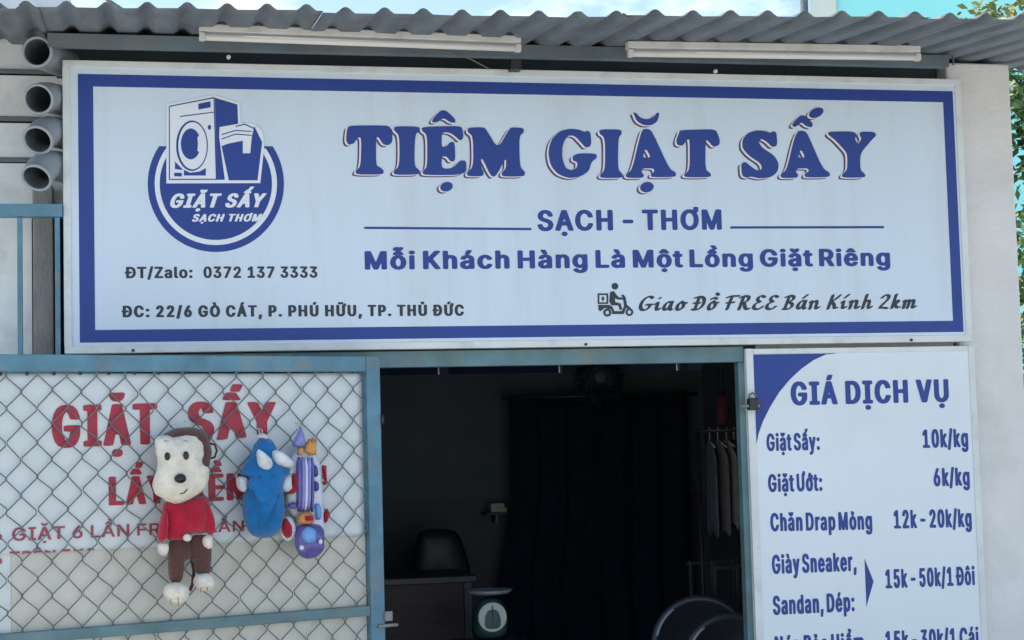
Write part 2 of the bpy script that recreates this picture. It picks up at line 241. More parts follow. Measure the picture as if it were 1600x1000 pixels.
# glyph outlines: char|advance|loops of delta-coded points, 600 units to the em, capitals 436 high
FONTS = {
'B': """-|293|63 105 -16 4 -6 4 -2 4 -1 12 1 18 4 6 6 3 20 4 116 -1 16 -4 6 -4 2 -4 1 -12 -1 -18 -4 -6 -6 -3 -20 -4
/|181|9 -41 -12 2 -8 4 -3 4 -1 6 88 326 6 10 8 4 16 3 26 -1 12 -2 8 -4 3 -4 0 -8 -88 -326 -5 -8 -8 -4 -16 -3
0|293|113 -3 -30 6 -28 14 -20 19 -10 15 -8 16 -11 36 -4 34 0 30 2 22 4 22 8 24 11 22 13 18 17 14 14 8 10 4 28 7 28 0 20 -3 18 -6 12 -6 18 -13 9 -9 9 -14 10 -20 9 -26 6 -42 0 -32 -4 -34 -11 -36 -14 -26 -11 -14 -13 -10 -10 -6 -18 -8 -32 -7;119 53 8 -1 6 2 8 6 7 9 7 14 4 12 5 20 2 20 0 34 -2 20 -5 22 -6 16 -8 14 -6 7 -8 5 -10 1 -8 -5 -6 -6 -8 -12 -6 -14 -4 -16 -5 -32 0 -32 2 -20 5 -22 5 -14 6 -12 9 -11
1|293|43 1 -14 3 -6 3 -3 4 -2 6 0 18 1 6 2 4 5 4 7 3 14 2 42 0 2 1 3 4 0 156 -2 4 -3 0 -20 -14 -10 -5 -18 0 -8 3 -6 4 -3 6 1 36 4 6 58 42 14 7 14 2 10 0 22 0 16 -3 8 -4 5 -8 1 -234 4 -3 30 0 14 -2 10 -5 5 -8 -1 -26 -4 -6 -6 -3 -18 -4
2|293|37 1 -14 3 -6 3 -3 4 -2 12 0 12 2 6 18 22 83 87 24 29 6 10 6 14 1 24 -3 10 -8 11 -10 5 -12 1 -12 -6 -7 -9 -3 -8 -4 -18 -4 -6 -8 -4 -14 -3 -26 0 -16 3 -10 6 -3 8 3 18 6 16 8 14 11 14 17 12 16 8 20 6 16 3 18 0 16 0 22 -5 24 -11 19 -13 11 -14 8 -14 7 -22 0 -18 -1 -8 -4 -14 -16 -30 -24 -31 -23 -25 -36 -36 -3 -4 -1 -4 1 -2 4 -1 76 0 20 -4 6 -3 4 -6 1 -12 -1 -18 -4 -6 -6 -3 -18 -4
3|293|107 -3 -24 4 -20 6 -22 11 -12 8 -10 11 -10 16 -6 16 -3 12 2 4 3 4 8 4 16 3 26 0 16 -3 8 -4 4 -6 5 -12 5 -8 8 -7 8 -3 18 -1 8 2 8 4 8 9 4 8 2 8 1 14 -5 18 -8 11 -10 7 -8 3 -36 0 -16 3 -8 4 -5 8 0 22 3 8 49 56 6 10 -1 2 -6 1 -70 0 -16 3 -6 3 -4 3 -3 6 0 26 5 8 10 5 16 2 156 0 18 -4 6 -3 4 -6 1 -22 -3 -8 -24 -29 -40 -44 -3 -5 0 -2 3 -2 20 -7 20 -11 14 -11 12 -17 8 -18 3 -12 0 -26 -5 -18 -6 -12 -13 -18 -13 -10 -14 -9 -16 -7 -16 -5 -28 -4
7|293|55 1 -12 2 -8 4 -3 4 1 6 111 222 2 8 -1 2 -6 1 -100 0 -16 3 -8 4 -5 8 0 20 1 8 4 6 8 4 16 3 42 0 128 0 18 -3 8 -4 4 -6 1 -30 -4 -12 -123 -242 -10 -6 -14 -3
:|147|45 -1 -14 3 -12 6 -6 4 -8 15 -1 14 6 12 13 11 14 6 14 2 9 -1 13 -3 12 -6 6 -4 4 -5 5 -10 2 -6 0 -6 -5 -12 -14 -13 -12 -6 -14 -2;45 151 -14 3 -10 5 -9 6 -7 14 -1 14 6 12 13 11 14 6 14 2 9 -1 13 -3 12 -6 6 -4 4 -5 5 -10 2 -6 0 -6 -7 -14 -12 -11 -14 -6 -14 -2
C|325|133 -3 -22 3 -14 4 -10 4 -22 11 -14 9 -17 17 -9 12 -7 12 -13 32 -5 20 -2 18 0 26 2 20 7 26 4 10 12 24 13 18 11 11 18 12 24 12 16 6 24 4 38 0 32 -7 26 -11 16 -11 20 -20 8 -12 7 -14 8 -22 -1 -6 -4 -6 -8 -4 -16 -3 -24 0 -14 2 -10 5 -4 4 -9 20 -11 15 -13 9 -13 5 -18 0 -16 -6 -15 -11 -9 -12 -7 -12 -5 -14 -5 -20 0 -48 5 -20 7 -18 11 -17 8 -8 8 -5 8 -4 10 -3 20 0 12 5 7 4 13 14 6 9 6 17 5 4 7 3 22 2 18 0 14 -2 10 -5 3 -4 2 -4 -5 -18 -5 -12 -8 -14 -14 -18 -19 -14 -22 -12 -26 -8 -28 -5
G|330|135 -3 -32 5 -22 8 -26 15 -25 24 -9 14 -8 16 -8 22 -5 20 -2 18 0 28 4 28 7 22 13 26 11 17 16 16 20 14 16 7 16 6 26 5 38 0 26 -5 24 -9 20 -11 11 -8 11 -11 15 -21 7 -16 6 -18 -1 -6 -5 -5 -8 -4 -16 -2 -24 0 -18 4 -6 3 -4 4 -10 20 -5 8 -10 10 -11 7 -10 3 -8 1 -10 0 -12 -4 -18 -12 -10 -13 -6 -10 -8 -24 -3 -14 0 -46 5 -20 5 -14 15 -23 14 -11 10 -5 8 -2 22 0 12 5 10 7 6 7 8 12 6 18 0 4 -2 2 -42 1 -14 3 -10 6 -3 8 1 26 4 6 10 5 16 2 92 0 20 -3 8 -4 5 -8 0 -40 -5 -24 -4 -12 -7 -14 -10 -16 -21 -20 -20 -12 -20 -9 -40 -8
H|329|35 1 -12 2 -8 4 -3 4 -2 6 0 268 0 6 3 6 10 6 14 3 10 0 16 0 14 -2 8 -4 4 -3 3 -8 0 -98 1 -4 2 -2 6 -1 84 0 4 1 2 2 1 4 0 96 2 8 3 4 6 3 16 4 26 0 10 -2 8 -1 8 -4 3 -4 2 -6 0 -268 0 -6 -3 -6 -10 -6 -14 -3 -10 0 -18 0 -14 2 -8 4 -4 3 -3 8 0 104 -1 4 -2 2 -6 1 -84 0 -4 -1 -2 -2 -1 -4 0 -102 -2 -8 -3 -4 -10 -5 -16 -2
K|301|35 1 -12 2 -8 4 -3 4 -2 6 0 268 0 6 3 6 10 6 22 3 18 0 14 -2 7 -3 5 -4 2 -4 1 -6 0 -74 1 -4 2 -1 4 2 77 85 5 4 8 4 16 3 38 0 16 -3 10 -6 1 -4 -2 -6 -37 -39 -64 -68 -5 -7 0 -4 3 -6 101 -142 3 -6 -2 -6 -10 -6 -18 -3 -32 0 -14 3 -8 4 -72 100 -4 5 -4 2 -4 -3 -9 -12 0 -80 -1 -6 -2 -4 -10 -6 -14 -3
L|260|35 1 -12 2 -8 4 -3 4 -2 6 1 276 4 6 6 3 18 4 24 0 14 -2 7 -3 5 -4 2 -4 1 -6 0 -88 0 -134 1 -6 2 -2 4 -1 94 0 18 -3 8 -4 4 -6 1 -12 -1 -18 -4 -6 -6 -3 -18 -4
M|390|35 1 -12 2 -8 4 -3 4 -2 6 0 270 1 6 4 6 8 4 14 3 40 0 18 -3 10 -6 16 -38 49 -126 3 -3 2 0 2 3 4 10 54 140 5 12 3 4 8 4 16 3 42 0 18 -4 6 -3 4 -6 1 -8 0 -266 -1 -6 -4 -6 -8 -4 -14 -3 -26 0 -18 3 -10 6 -2 4 -1 6 0 80 -1 5 -2 2 -8 -17 -30 -76 -4 -6 -8 -4 -16 -3 -22 0 -18 4 -8 4 -3 5 -35 86 -4 7 -2 -2 -1 -5 0 -80 -2 -8 -3 -4 -10 -5 -16 -2
R|291|35 1 -12 2 -8 4 -3 4 -2 6 0 270 1 6 4 6 8 4 16 3 94 0 44 -7 13 -4 17 -9 10 -6 14 -15 10 -18 5 -12 4 -16 0 -20 -3 -16 -3 -12 -4 -8 -8 -14 -15 -15 -14 -9 -1 -4 54 -102 2 -6 -3 -6 -10 -5 -20 -2 -28 0 -14 3 -8 4 -9 14 -45 84 -6 5 -16 0 -4 -1 -2 -2 -1 -4 0 -84 -2 -8 -3 -4 -10 -5 -16 -2;95 165 28 -1 20 2 8 4 7 5 5 10 3 10 0 20 -3 14 -7 12 -9 6 -10 3 -38 0 -4 -1 -2 -2 -1 -6 0 -68 1 -6
S|290|99 -3 -22 4 -18 6 -16 8 -16 11 -12 13 -12 22 -5 18 0 6 3 6 10 6 16 3 26 0 16 -3 10 -6 8 -22 12 -12 12 -5 24 0 8 2 5 3 13 12 5 12 0 14 -2 6 -3 6 -10 8 -22 8 -54 16 -24 11 -20 13 -10 10 -10 16 -7 24 0 10 4 18 9 18 12 15 8 8 8 5 22 11 16 6 24 4 36 0 26 -5 12 -4 22 -11 11 -7 15 -16 10 -18 6 -22 -1 -6 -3 -4 -6 -3 -16 -4 -28 0 -16 3 -10 6 -7 18 -9 11 -16 7 -14 1 -16 -6 -10 -9 -5 -14 0 -12 2 -6 6 -8 11 -7 20 -7 48 -14 30 -13 16 -11 12 -12 11 -20 3 -8 3 -14 0 -10 -5 -20 -10 -20 -12 -15 -14 -10 -26 -13 -26 -7 -16 -2
T|291|107 1 -12 2 -8 4 -3 4 -2 6 -1 230 -2 2 -4 1 -52 0 -14 2 -6 3 -6 4 -2 4 -1 26 2 6 5 5 6 3 14 3 120 0 82 0 18 -3 8 -4 4 -6 1 -26 -2 -6 -3 -4 -10 -5 -16 -2 -50 0 -4 -1 -2 -2 -1 -232 -5 -8 -10 -5 -16 -2
Z|285|23 1 -12 2 -10 6 -3 8 0 16 2 6 129 190 11 18 -1 2 -4 1 -106 0 -18 3 -8 4 -5 8 0 24 3 8 10 6 18 3 188 -1 14 -3 6 -3 3 -4 2 -12 0 -14 -2 -6 -125 -184 -13 -20 2 -2 5 -1 104 0 18 -3 8 -4 5 -8 0 -24 -3 -8 -10 -6 -18 -3
a|258|71 -3 -20 4 -10 4 -22 12 -11 10 -8 14 -6 16 -2 16 4 20 5 10 5 8 13 11 24 12 10 3 44 9 26 2 5 5 -1 12 -4 10 -4 5 -6 2 -12 0 -4 -1 -6 -3 -16 -19 -8 -4 -14 -2 -22 4 -24 8 -4 2 -3 4 2 8 7 14 4 6 5 6 13 10 30 14 32 7 28 0 32 -7 30 -16 8 -7 6 -9 10 -22 3 -16 0 -136 0 -8 -3 -6 -10 -6 -16 -3 -24 0 -22 4 -18 -5 -16 -3;85 51 18 -1 6 3 8 6 7 10 4 14 -1 11 -2 2 -6 0 -28 -5 -6 -2 -7 -6 -3 -10 0 -6 3 -10
c|262|97 -3 -18 3 -14 5 -26 14 -19 18 -13 22 -9 24 -4 34 5 34 8 22 8 14 6 9 18 17 10 7 22 9 16 5 16 2 24 0 24 -4 18 -7 24 -14 13 -12 11 -18 5 -14 -1 -6 -10 -6 -18 -5 -22 -4 -18 4 -8 5 -5 10 -7 9 -6 5 -6 3 -10 0 -6 -2 -6 -4 -10 -11 -5 -10 -6 -20 0 -38 5 -16 5 -12 4 -6 11 -10 8 -3 8 0 6 2 11 9 9 16 4 4 8 4 12 2 14 -1 26 -7 10 -5 4 -7 -1 -6 -5 -10 -11 -18 -11 -11 -16 -10 -16 -8 -22 -6 -16 -2
g|278|107 -83 -16 1 -22 5 -12 4 -16 7 -12 8 -11 11 -5 6 -6 10 -1 6 5 6 28 15 16 3 14 -2 8 -4 14 -15 8 -5 10 -3 14 1 10 4 9 8 3 6 3 12 -1 4 -4 2 -34 -5 -34 5 -14 5 -20 10 -12 8 -7 7 -7 10 -10 18 -7 20 -4 28 2 26 2 12 9 25 13 21 17 17 16 10 20 8 24 4 22 0 18 -3 16 -4 24 5 24 0 18 -4 6 -3 4 -6 1 -218 -3 -18 -4 -12 -6 -12 -10 -13 -12 -9 -14 -8 -14 -6 -18 -5 -32 -4;108 57 7 -1 6 2 8 4 7 7 7 14 5 20 0 32 -7 24 -10 15 -6 5 -6 3 -14 -1 -13 -10 -7 -12 -7 -24 0 -32 5 -20 4 -8 7 -10 5 -4
h|270|31 1 -12 2 -8 4 -3 4 -2 6 0 270 1 6 4 6 10 5 22 2 14 0 14 -2 10 -5 3 -4 2 -6 0 -50 1 -6 4 -1 24 4 24 0 26 -6 22 -11 12 -10 12 -18 8 -24 2 -16 1 -10 0 -122 -1 -6 -4 -6 -8 -4 -14 -3 -26 0 -18 4 -6 3 -3 4 -2 8 0 128 -3 16 -6 10 -8 7 -8 2 -10 -3 -8 -7 -5 -9 -4 -10 -2 -16 0 -118 -2 -8 -3 -4 -10 -5 -14 -2
i|135|31 1 -12 2 -8 4 -3 4 -2 6 0 202 5 8 8 4 16 3 26 -1 12 -2 8 -4 3 -4 2 -6 0 -202 -5 -8 -8 -4 -16 -3;43 245 -18 4 -14 7 -7 9 -5 14 2 8 4 8 8 8 16 8 20 3 18 -4 12 -6 11 -13 3 -8 1 -6 -5 -12 -10 -10 -18 -8
l|148|71 -1 -24 4 -10 4 -10 5 -8 7 -4 6 -6 12 -3 10 0 244 5 8 8 4 16 3 22 0 14 -2 6 -3 6 -4 3 -6 1 -230 4 -7 14 -3 10 -6 4 -10 3 -18 0 -4 -2 -4 -11 -6 -28 -5
n|269|31 1 -12 2 -8 4 -3 4 -2 6 0 200 3 8 8 5 18 4 20 0 16 -2 10 -3 32 7 24 0 28 -6 22 -11 18 -18 7 -12 5 -14 3 -10 2 -20 0 -60 0 -66 -1 -6 -2 -4 -10 -6 -18 -3 -24 0 -14 3 -8 4 -3 4 -2 6 0 126 -3 18 -6 12 -6 6 -8 3 -10 -2 -8 -6 -6 -8 -4 -11 -3 -14 0 -122 -1 -6 -4 -6 -10 -5 -14 -2
o|272|97 -3 -26 6 -24 11 -11 7 -17 18 -11 18 -10 26 -4 30 2 26 5 18 8 20 11 18 19 18 24 13 22 7 16 3 30 -1 22 -4 24 -9 18 -12 14 -15 10 -16 10 -24 5 -24 0 -32 -5 -22 -9 -24 -12 -18 -15 -14 -20 -13 -20 -7 -26 -5;107 51 6 -1 10 1 6 3 8 8 8 15 7 24 0 28 -3 14 -3 10 -5 10 -5 8 -7 7 -6 3 -6 1 -10 -1 -6 -3 -8 -8 -4 -5 -4 -8 -7 -22 0 -36 5 -18 7 -16 11 -11
t|169|79 -1 -24 5 -18 9 -13 12 -7 14 -5 18 0 118 -3 4 -16 4 -10 6 -3 6 0 18 1 8 4 6 8 4 14 3 4 3 1 32 5 8 8 4 16 3 24 0 16 -3 8 -4 4 -6 2 -34 4 -3 10 0 16 -4 8 -5 3 -6 0 -22 -3 -8 -10 -6 -26 -4 -3 -4 0 -114 1 -6 4 -3 12 1 10 -1 10 -5 4 -6 6 -26 -1 -4 -3 -4 -10 -5 -22 -4
à|258|71 -3 -26 6 -20 10 -10 7 -8 9 -7 12 -5 14 -3 16 3 18 4 10 7 12 11 10 28 14 28 7 50 6 5 5 0 10 -4 10 -5 7 -6 2 -12 0 -6 -2 -9 -7 -11 -14 -8 -4 -12 -2 -24 4 -22 7 -8 5 -1 4 1 4 8 16 8 11 12 10 26 13 12 4 18 4 3 2 -2 2 -7 2 -8 4 -7 8 -28 44 -2 6 1 4 10 6 16 3 30 0 14 -3 6 -3 4 -3 2 -4 24 -50 -1 -4 -3 -4 -13 -6 -2 -2 5 -2 28 -7 20 -10 11 -7 7 -8 10 -18 4 -10 3 -16 0 -140 -1 -6 -2 -4 -10 -6 -16 -3 -24 0 -22 4 -18 -5 -16 -3;85 51 18 -1 6 3 8 6 7 10 4 14 -1 11 -2 2 -6 0 -28 -5 -6 -2 -7 -6 -3 -10 0 -6 3 -10
á|258|71 -3 -26 6 -20 10 -10 7 -8 9 -7 12 -5 14 -3 16 3 18 4 10 7 12 11 10 30 15 26 6 50 6 4 4 1 11 -4 10 -5 7 -6 2 -12 0 -6 -2 -9 -7 -11 -14 -8 -4 -12 -2 -24 4 -22 7 -8 5 -1 4 1 4 8 16 8 11 12 10 26 13 12 4 18 4 3 2 -2 2 -7 2 -8 4 -3 4 1 7 23 47 3 5 6 3 20 5 24 0 18 -3 8 -4 3 -4 0 -6 -31 -48 -6 -6 -13 -6 -2 -2 5 -2 28 -7 20 -10 11 -7 10 -12 8 -16 4 -10 2 -16 0 -138 -1 -6 -2 -4 -10 -6 -16 -3 -24 0 -22 4 -18 -5 -16 -3;85 51 18 -1 6 3 8 6 7 10 4 14 -1 11 -2 2 -6 0 -28 -5 -6 -2 -7 -6 -3 -10 0 -6 3 -10
ê|266|99 -3 -22 4 -12 4 -26 14 -21 20 -13 24 -7 20 -4 28 2 28 5 18 6 16 12 20 20 20 30 16 30 7 28 0 24 -5 12 -4 16 -8 14 -9 11 -11 9 -14 10 -24 5 -20 0 -30 -3 -8 -6 -4 -6 -3 -14 -2 -112 0 -6 -1 -2 -2 2 -10 8 -16 10 -10 10 -5 14 0 6 2 11 9 9 14 8 4 12 2 14 -1 26 -7 12 -6 3 -4 0 -4 -3 -8 -8 -14 -16 -17 -11 -7 -17 -8 -24 -7 -16 -2;83 147 8 -1 50 1 2 4 -2 6 -3 8 -6 8 -7 6 -4 2 -12 1 -6 -2 -6 -4 -10 -11 -6 -12 0 -4;53 241 -12 2 -8 4 -3 4 0 6 34 40 11 11 6 3 6 3 16 2 22 0 14 -2 12 -6 12 -14 32 -37 1 -4 -1 -4 -6 -4 -6 -3 -14 -2 -28 0 -14 3 -8 4 -6 5 -18 -10 -14 -2
Đ|326|41 1 -12 2 -6 3 -4 3 -3 6 -1 108 -2 2 -18 3 -8 4 -5 5 -2 6 0 20 3 8 10 6 20 4 3 4 0 102 2 8 3 4 6 3 18 4 88 0 22 -2 24 -5 18 -5 10 -4 22 -13 12 -9 16 -19 15 -28 9 -28 3 -18 0 -48 -4 -20 -6 -18 -13 -26 -15 -20 -17 -14 -28 -15 -20 -7 -40 -7;101 57 6 -1 34 0 18 6 14 9 7 6 7 10 5 10 5 14 5 22 0 40 -5 22 -8 20 -11 16 -15 11 -14 6 -12 2 -12 0 -22 0 -4 -3 0 -64 2 -2 4 -1 42 0 14 -3 6 -3 4 -3 3 -6 0 -24 -5 -8 -10 -5 -14 -2 -40 0 -4 -1 -2 -2 -1 -6 0 -54 1 -4
Ơ|337|133 -3 -22 3 -14 4 -10 4 -22 11 -14 9 -18 18 -16 25 -12 30 -5 20 -2 18 0 28 2 16 6 26 14 30 15 22 10 11 22 16 30 13 30 7 46 0 12 -2 26 0 4 3 1 10 0 10 2 6 3 4 10 5 14 2 24 0 18 -5 6 -4 2 -4 1 -34 -3 -14 -8 -15 -6 -5 -11 -6 -2 -4 15 -28 8 -22 5 -18 2 -18 0 -34 -7 -36 -9 -24 -15 -24 -12 -15 -20 -15 -22 -12 -26 -8 -28 -5;134 55 25 -1 12 5 9 6 12 12 9 14 8 20 3 14 2 18 0 18 -2 18 -7 26 -6 12 -12 17 -14 11 -12 5 -8 2 -16 -1 -12 -4 -16 -11 -10 -13 -9 -18 -8 -28 0 -46 4 -20 5 -14 12 -20 8 -9 12 -8
Ạ|308|127 -79 -14 3 -12 6 -6 4 -4 5 -4 8 -1 12 6 12 11 9 12 6 14 2 10 0 16 -4 14 -8 6 -7 3 -6 2 -6 0 -8 -6 -12 -10 -8 -15 -7 -14 -2;11 1 -12 2 -8 4 -3 4 -1 6 98 270 6 11 12 6 14 2 22 0 22 -2 12 -6 4 -7 38 -102 62 -172 1 -6 -3 -4 -8 -4 -16 -3 -28 0 -18 4 -8 4 -3 5 -21 58 -4 6 -6 1 -62 0 -6 -1 -3 -4 -21 -60 -4 -6 -8 -4 -14 -3;117 135 26 -1 4 1 1 2 -1 6 -10 28 -4 9 -2 0 -2 -2 -13 -37 0 -4
ặ|258|99 -79 -14 3 -12 6 -6 4 -4 5 -4 8 -1 12 7 14 6 5 16 8 14 2 10 0 16 -4 14 -8 6 -7 3 -6 2 -6 0 -8 -6 -12 -10 -8 -15 -7 -14 -2;71 -3 -20 4 -10 4 -22 12 -11 10 -8 14 -6 16 -2 16 4 20 5 10 5 8 9 9 5 3 25 12 16 4 36 7 26 2 5 5 0 10 -3 8 -3 6 -5 4 -6 1 -10 0 -6 -2 -9 -7 -11 -14 -8 -4 -12 -2 -24 4 -22 7 -8 5 -1 4 1 4 8 16 8 11 12 10 26 13 12 4 20 4 5 2 1 2 -20 6 -22 11 -11 11 -5 8 -5 10 -3 8 -1 8 5 8 8 4 16 3 16 0 18 -5 6 -4 6 -13 4 -3 3 4 5 12 5 4 7 3 14 2 16 0 16 -3 8 -4 3 -6 -1 -12 -6 -15 -8 -12 -14 -11 -8 -4 -30 -10 2 -2 8 -2 28 -6 22 -11 10 -6 8 -9 7 -10 6 -14 4 -16 0 -144 -1 -6 -2 -4 -10 -6 -16 -3 -24 0 -22 4 -34 -8;85 51 18 -1 6 3 8 6 7 10 4 14 -1 11 -2 2 -6 0 -28 -5 -6 -2 -7 -6 -3 -10 0 -6 3 -10
ồ|272|97 -3 -26 6 -24 11 -11 7 -17 18 -11 18 -10 26 -4 30 2 26 3 12 8 22 13 22 16 16 7 5 35 17 -1 2 -30 3 -8 4 -4 3 -1 4 3 8 30 35 14 13 10 5 14 2 14 0 3 1 2 2 -2 4 -29 42 -1 4 1 4 4 3 8 4 14 2 22 0 22 -3 11 -6 25 -50 1 -4 -1 -4 -6 -4 -18 -5 -12 0 -3 -3 2 -6 34 -38 2 -6 -1 -4 -10 -6 -16 -3 -16 -1 -3 -2 25 -11 16 -11 15 -14 9 -14 10 -22 5 -16 2 -14 0 -32 -5 -22 -9 -24 -12 -18 -15 -14 -20 -13 -20 -7 -26 -5;107 51 6 -1 10 1 6 3 8 8 8 15 7 24 0 28 -3 14 -3 10 -5 10 -5 8 -7 7 -6 3 -6 1 -10 -1 -6 -3 -8 -8 -4 -5 -4 -8 -7 -22 0 -36 5 -18 7 -16 11 -11;106 237 9 -1 9 1 1 2 -4 4 -4 3 -4 -1 -8 -6
ỗ|272|97 -3 -26 6 -22 9 -12 8 -17 17 -12 20 -7 18 -5 18 -2 24 2 22 4 16 8 20 11 18 20 20 10 7 29 13 -3 2 -16 1 -14 3 -8 4 -3 4 1 6 3 6 40 46 -1 2 -2 1 -26 3 -10 6 -2 6 1 10 8 18 9 10 12 6 8 3 18 2 16 -3 16 -5 4 1 20 5 18 0 18 -5 6 -4 2 -4 1 -4 -1 -6 -5 -12 -4 -8 -11 -10 -8 -4 -12 -4 -2 -2 45 -52 2 -4 0 -4 -3 -4 -8 -4 -16 -3 -16 -1 -3 -2 25 -11 16 -11 15 -14 9 -14 10 -22 5 -16 2 -14 0 -30 -5 -24 -9 -24 -12 -18 -15 -14 -20 -13 -20 -7 -26 -5;107 51 6 -1 10 1 6 3 8 8 8 15 7 24 0 28 -3 14 -3 10 -5 10 -5 8 -7 7 -6 3 -6 1 -10 -1 -6 -3 -8 -8 -4 -5 -4 -8 -7 -22 0 -36 5 -18 7 -16 11 -11;106 237 9 -1 9 1 1 2 -4 4 -4 3 -4 -1 -8 -6
ộ|272|109 -79 -14 3 -12 6 -6 4 -4 5 -4 8 -1 12 6 12 11 9 12 6 14 2 10 0 16 -4 14 -8 6 -7 3 -6 2 -6 0 -8 -6 -12 -10 -8 -15 -7 -14 -2;97 -3 -26 6 -24 11 -11 7 -17 18 -11 18 -10 26 -4 30 2 26 5 18 8 20 11 18 19 18 24 13 22 7 16 3 30 -1 22 -4 24 -9 18 -12 14 -15 10 -16 10 -24 5 -24 0 -32 -5 -22 -9 -24 -12 -18 -15 -14 -20 -13 -20 -7 -26 -5;107 51 6 -1 10 1 6 3 8 8 8 15 7 24 0 28 -3 14 -3 10 -5 10 -5 8 -7 7 -6 3 -6 1 -10 -1 -6 -3 -8 -8 -4 -5 -4 -8 -7 -22 0 -36 5 -18 7 -16 11 -11;55 241 -12 2 -8 4 -3 4 0 6 32 38 13 13 6 3 6 3 16 2 22 0 14 -2 12 -6 11 -13 24 -26 8 -12 1 -4 -2 -4 -6 -4 -6 -3 -14 -2 -26 0 -14 3 -8 4 -6 5 -18 -10 -14 -2""",
'C': """,|104|11 -65 -12 4 -4 4 -1 4 4 48 6 54 5 6 12 4 32 0 12 -4 4 -6 -17 -102 -4 -6 -7 -4 -12 -3
-|200|39 107 -12 4 -5 6 0 26 1 4 4 4 16 5 82 -1 12 -4 5 -6 0 -26 -1 -4 -4 -4 -16 -5
/|126|3 -41 -10 3 -5 3 -2 4 0 8 57 326 3 8 7 4 12 3 22 -1 8 -2 6 -3 3 -5 0 -6 -57 -326 -3 -10 -7 -4 -12 -3
0|200|71 -3 -20 6 -18 11 -14 19 -8 18 -7 22 -6 40 0 78 4 30 6 24 9 22 11 18 11 11 16 8 16 4 22 0 14 -3 17 -10 15 -16 12 -22 8 -28 5 -26 2 -26 0 -52 -4 -38 -7 -28 -8 -20 -8 -14 -14 -15 -14 -8 -20 -5;80 53 3 0 3 4 9 20 7 32 2 26 0 38 -4 36 -9 30 -7 12 -3 1 -2 -1 -7 -12 -8 -26 -4 -32 0 -58 2 -20 5 -22 4 -12 6 -13
1|211|25 1 -10 3 -6 6 -1 23 1 8 4 4 4 2 12 3 22 0 2 1 3 4 0 148 -1 4 -2 1 -10 -5 -12 -3 -12 3 -6 4 -3 6 1 36 3 6 29 33 12 11 16 5 33 -1 11 -4 4 -4 1 -4 0 -236 1 -2 4 -3 16 0 14 -5 8 -10 8 -4 4 -4 1 -16 -2 -4 -5 -3 -14 -4
2|200|19 1 -10 3 -6 5 -1 8 1 20 80 136 8 20 5 26 -5 22 -4 9 -6 5 -4 -2 -6 -12 -5 -16 -1 -14 -4 -4 -6 -3 -10 -2 -20 0 -16 5 -5 6 0 20 7 26 8 16 6 9 10 10 10 6 12 5 16 3 20 0 10 -2 14 -6 10 -6 8 -8 8 -11 6 -12 4 -12 3 -10 2 -26 -3 -22 -7 -24 -8 -18 -12 -22 -41 -68 -2 -6 2 -2 4 -1 50 0 14 -5 4 -4 1 -4 0 -28 -2 -4 -5 -3 -14 -4
3|200|65 -3 -16 4 -14 7 -10 6 -9 9 -9 14 -6 14 -5 20 0 8 2 8 7 4 12 3 24 0 10 -3 7 -4 2 -4 5 -20 6 -10 4 -3 4 -1 5 2 5 6 4 8 5 14 0 22 -4 16 -5 10 -7 8 -5 3 -22 1 -12 3 -5 3 -2 6 0 24 2 6 34 62 3 8 -2 3 -4 0 -44 1 -10 2 -7 4 -2 6 0 26 5 6 12 4 110 1 14 -3 5 -4 2 -4 0 -22 -2 -8 -38 -68 -6 -12 2 -4 15 -8 12 -9 10 -13 6 -12 6 -20 3 -18 0 -18 -5 -24 -6 -16 -8 -14 -13 -14 -9 -6 -10 -5 -22 -5
5|200|67 -3 -22 7 -19 13 -9 12 -8 16 -7 24 0 14 2 4 5 4 14 3 24 -1 10 -2 5 -4 2 -4 3 -14 5 -10 5 -7 4 0 7 7 5 12 5 22 0 18 -5 20 -8 16 -4 5 -4 1 -4 -1 -10 -9 -4 -2 -10 -2 -8 -1 -26 5 -7 4 -4 6 10 140 5 6 8 3 10 2 94 0 16 -5 4 -4 1 -4 0 -26 -2 -4 -5 -3 -14 -4 -48 0 -6 -1 -2 -2 -3 -10 0 -20 -2 -10 1 -2 4 -3 20 0 14 -4 8 -3 15 -12 6 -6 6 -10 10 -22 6 -26 0 -42 -5 -24 -12 -26 -6 -9 -12 -11 -16 -9 -18 -5
6|200|69 -3 -16 5 -16 9 -11 10 -10 16 -7 18 -5 20 -2 24 2 26 7 28 8 24 45 104 7 14 6 6 14 3 24 0 14 -3 6 -6 -1 -6 -36 -82 -2 -8 3 -4 14 -4 16 -9 12 -12 8 -15 7 -18 4 -24 0 -30 -2 -16 -5 -16 -8 -18 -6 -9 -14 -14 -14 -8 -18 -5;78 53 5 -1 4 5 6 12 5 22 0 14 -3 16 -6 16 -4 6 -2 2 -4 -1 -4 -5 -5 -10 -4 -16 0 -32 7 -20
:|104|25 -1 -12 4 -10 10 -5 12 1 18 5 12 11 10 14 3 14 -1 12 -4 12 -12 3 -10 -1 -20 -4 -9 -12 -10 -14 -4;25 153 -12 4 -10 10 -5 12 1 18 5 12 11 10 14 3 14 -1 12 -4 12 -12 3 -10 -1 -20 -4 -9 -12 -10 -14 -4
B|201|19 1 -12 4 -4 4 -1 4 0 274 1 8 6 6 14 3 80 0 16 -5 12 -6 17 -16 7 -14 4 -10 5 -28 0 -14 -5 -24 -6 -12 -9 -12 -1 -4 14 -17 5 -9 3 -8 5 -20 0 -38 -3 -12 -6 -16 -7 -12 -11 -11 -11 -7 -11 -4 -22 -5;67 53 6 -1 20 1 5 4 5 8 5 14 0 12 -4 18 -6 12 -5 6 -6 3 -18 0 -4 -3 -1 -68 1 -4;67 181 14 -1 6 2 5 5 5 10 3 10 0 22 -3 10 -4 8 -4 4 -4 1 -16 0 -4 -3 -1 -62 1 -4
